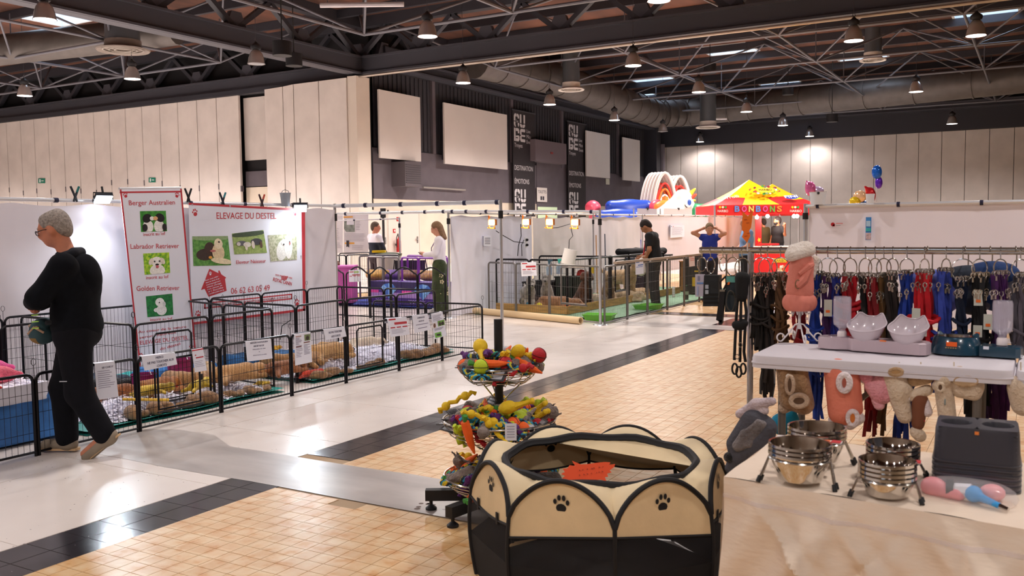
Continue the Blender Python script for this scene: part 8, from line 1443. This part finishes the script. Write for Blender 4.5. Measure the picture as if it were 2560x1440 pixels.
C_ = lambda a, b, r1, r2: ('c', a, b, r1, r2); E_ = lambda a, r: ('e', a, r, 0, 0)
coat(1985, 'tan shearling dog coat hanging left under the white table', [('body', sh, [C_((1965, 925), (1975, 1000), .04, .045), C_((2000, 925), (2008, 1010), .03, .045)], 0), ('fleece_collar', shl, [C_((1952, 915), (1990, 918), .03, .028), C_((1985, 940), (1982, 975), .016, .016), C_((1966, 955), (1970, 990), .014, .014)], 0), ('fleece_hem', shl, [C_((1960, 1020), (1990, 1005), .024, .024), C_((1990, 1005), (2018, 985), .024, .02)], 0), ('arm_trim', shl, (1975, 962, 9, 22, .008, -.062), M('#5c4330', .9)), ('hem_trim', shl, (1998, 1002, 20, 14, .011, -.065), M('#5c4330', .9)), ('button', M('#efe6d6', .5), [C_((1968, 942, -.05), (1971, 938, -.05), .009, .008)], 0)])
coat(2108, 'coral pink dog coat with white fluffy trim under the white table', [('body', coral, [C_((2095, 930), (2105, 1030), .055, .055), C_((2120, 935), (2125, 1020), .045, .05)], 0), ('fur_collar', wfr, [C_((2075, 925), (2125, 918), .02, .02)], 0), ('arm_trim', wfr, (2111, 957, 13, 20, .013, -.068), M('#a85a4c', .9)), ('fur_hem', wfr, [C_((2085, 1050), (2105, 1035), .024, .024), C_((2105, 1035), (2130, 1028), .022, .022), C_((2130, 1028), (2145, 1045), .022, .022), C_((2145, 1045), (2125, 1062), .022, .022)], 0), ('leg_trim', wfr, (2132, 1045, 12, 17, .01, -.06), M('#c8702c', .8))])
coat(2195, 'pink and white knitted coat with two round ears', [('body', fur('#e8a0a8', '#d88890', .15), [C_((2180, 965), (2200, 990), .03, .035), C_((2205, 950), (2215, 985), .03, .03)], 0), ('ear', fur('#f0a8b4', '#e890a0', .1), [C_((2170, 945), (2160, 938), .026, .022)], 0), ('ear', fur('#f0b8c0', '#e8a0ac', .1), [C_((2195, 1000), (2198, 1012), .026, .022)], 0), ('ear_trim', wfr, [C_((2158, 952), (2178, 955), .012, .012)], 0)])
coat(2248, 'cream lambskin dog coat in the middle under the white table', [('body', crm, [C_((2235, 935), (2255, 975), .04, .04), C_((2245, 985), (2262, 1040), .04, .03), C_((2225, 950), (2235, 970), .028, .028)], 0), ('collar', crd, [C_((2230, 922), (2265, 922), .022, .022)], 0), ('neck_trim', crd, (2240, 930, 16, 8, .007, -.05), M('#b08a5c', .9)), ('fluff', wfr, [C_((2262, 965), (2268, 990), .026, .024)], 0)])
coat(2302, 'brown suede dog coat with cream cuffs under the white table', [('body', M('#7a4a32', .85), [C_((2300, 1000), (2295, 1060), .03, .024)], 0), ('hood', crd, [C_((2285, 950), (2320, 945), .026, .022)], 0), ('cuff', crm, [C_((2280, 990), (2318, 975), .022, .022)], 0), ('foot_cuff', crm, [C_((2290, 1080), (2300, 1090), .024, .024)], 0), ('fluff', wfr, [C_((2312, 1005), (2318, 1030), .018, .02)], 0), ('red_button', M('#c2222a', .5), [C_((2311, 1052, -.03), (2312, 1053, -.03), .006, .006)], 0)])
coat(2385, 'cream fleece dog vest spread wide at right under the white table', [('body', crm, [C_((2358, 960), (2370, 1055), .034, .032)], 0), ('back_piece', crm, [C_((2385, 950), (2440, 965), .034, .03), C_((2400, 975), (2435, 985), .03, .026)], 0), ('collar', crd, [C_((2362, 930), (2400, 928), .02, .018), C_((2400, 928), (2448, 945), .012, .012)], 0), ('sleeve', crm, [C_((2345, 965, -.03), (2362, 950, -.03), .022, .026)], 0), ('sleeve_trim', crm, (2351, 968, 8, 10, .006, -.06), M('#5c4330', .9)), ('back_trim', crd, (2415, 952, 30, 12, .006, -.045), M('#b89a76', .9)), ('label', M('#8f9a98', .5), [C_((2362, 1000, -.04), (2362, 1012, -.04), .006, .006)], 0)])
coat(2552, 'cream fleece coat cut by the right picture edge', [('body', crm, [C_((2555, 970), (2560, 1010), .05, .045)], 0)])
# grey fluffy coat with a black pompom, beside the front table
YG = FLc[1] + .75; p = AY(1880, 1060, YG); t = thing('dog_coat', 'grey plush dog coat with fur hood and black pompom beside the front table', 'dog coat', p); O = V3(p); q = lambda x, y, d=0.0: AY(x, y, YG + d)
gfur, gdk = fur('#7d7676', '#5c5656', .25), M('#4a4a52', .9, bump=.4, bs=60); 
soft('body', [('c', q(1885, 1050), q(1840, 1110), .05, .04), ('c', q(1895, 1100), q(1850, 1140), .05, .04), ('c', q(1915, 1070), q(1900, 1130), .045, .04), ('c', q(1850, 1140), q(1830, 1170), .035, .03)], gdk, t, .009, .03, org=O); soft('fur_rim', [('c', q(1862, 1085, -.04), q(1845, 1115, -.04), .02, .022), ('c', q(1862, 1085, -.04), q(1895, 1055, -.04), .016, .014), ('c', q(1845, 1115, -.04), q(1875, 1110, -.04), .02, .014), ('c', q(1875, 1110, -.04), q(1908, 1060, -.04), .014, .014)], gfur, t, .008, .012, org=O)
soft('hood_fur', [('c', q(1850, 1035), q(1890, 1010), .018, .022), ('c', q(1890, 1010), q(1930, 1003), .022, .018), ('c', q(1850, 1035), q(1915, 1028), .016, .014)], fur('#d8c8cc', '#b8a8ae', .2), t, .008, .012, org=O); soft('pompom', [('e', q(1822, 1143, -.03), (.022, .022, .022))], fur('#141416'), t, .006, .005, org=O); MB(O).path([q(1930, 1003), q(1937, 960), AY(1938, 902, y0h + .06)], .003, 5).build('hanging_loop', blackp, t)
o = soft('hanging_coat', [('c', AY(1955, 1060, YC + .15), AY(1970, 1050, YC + .15), .05, .04), ('c', AY(1975, 1040, YC + .15), AY(1982, 1050, YC + .15), .03, .02)], M('#0f8ab0', .8), None, .01, .03); tag(o, 'turquoise cloth behind the left table leg', 'cloth')
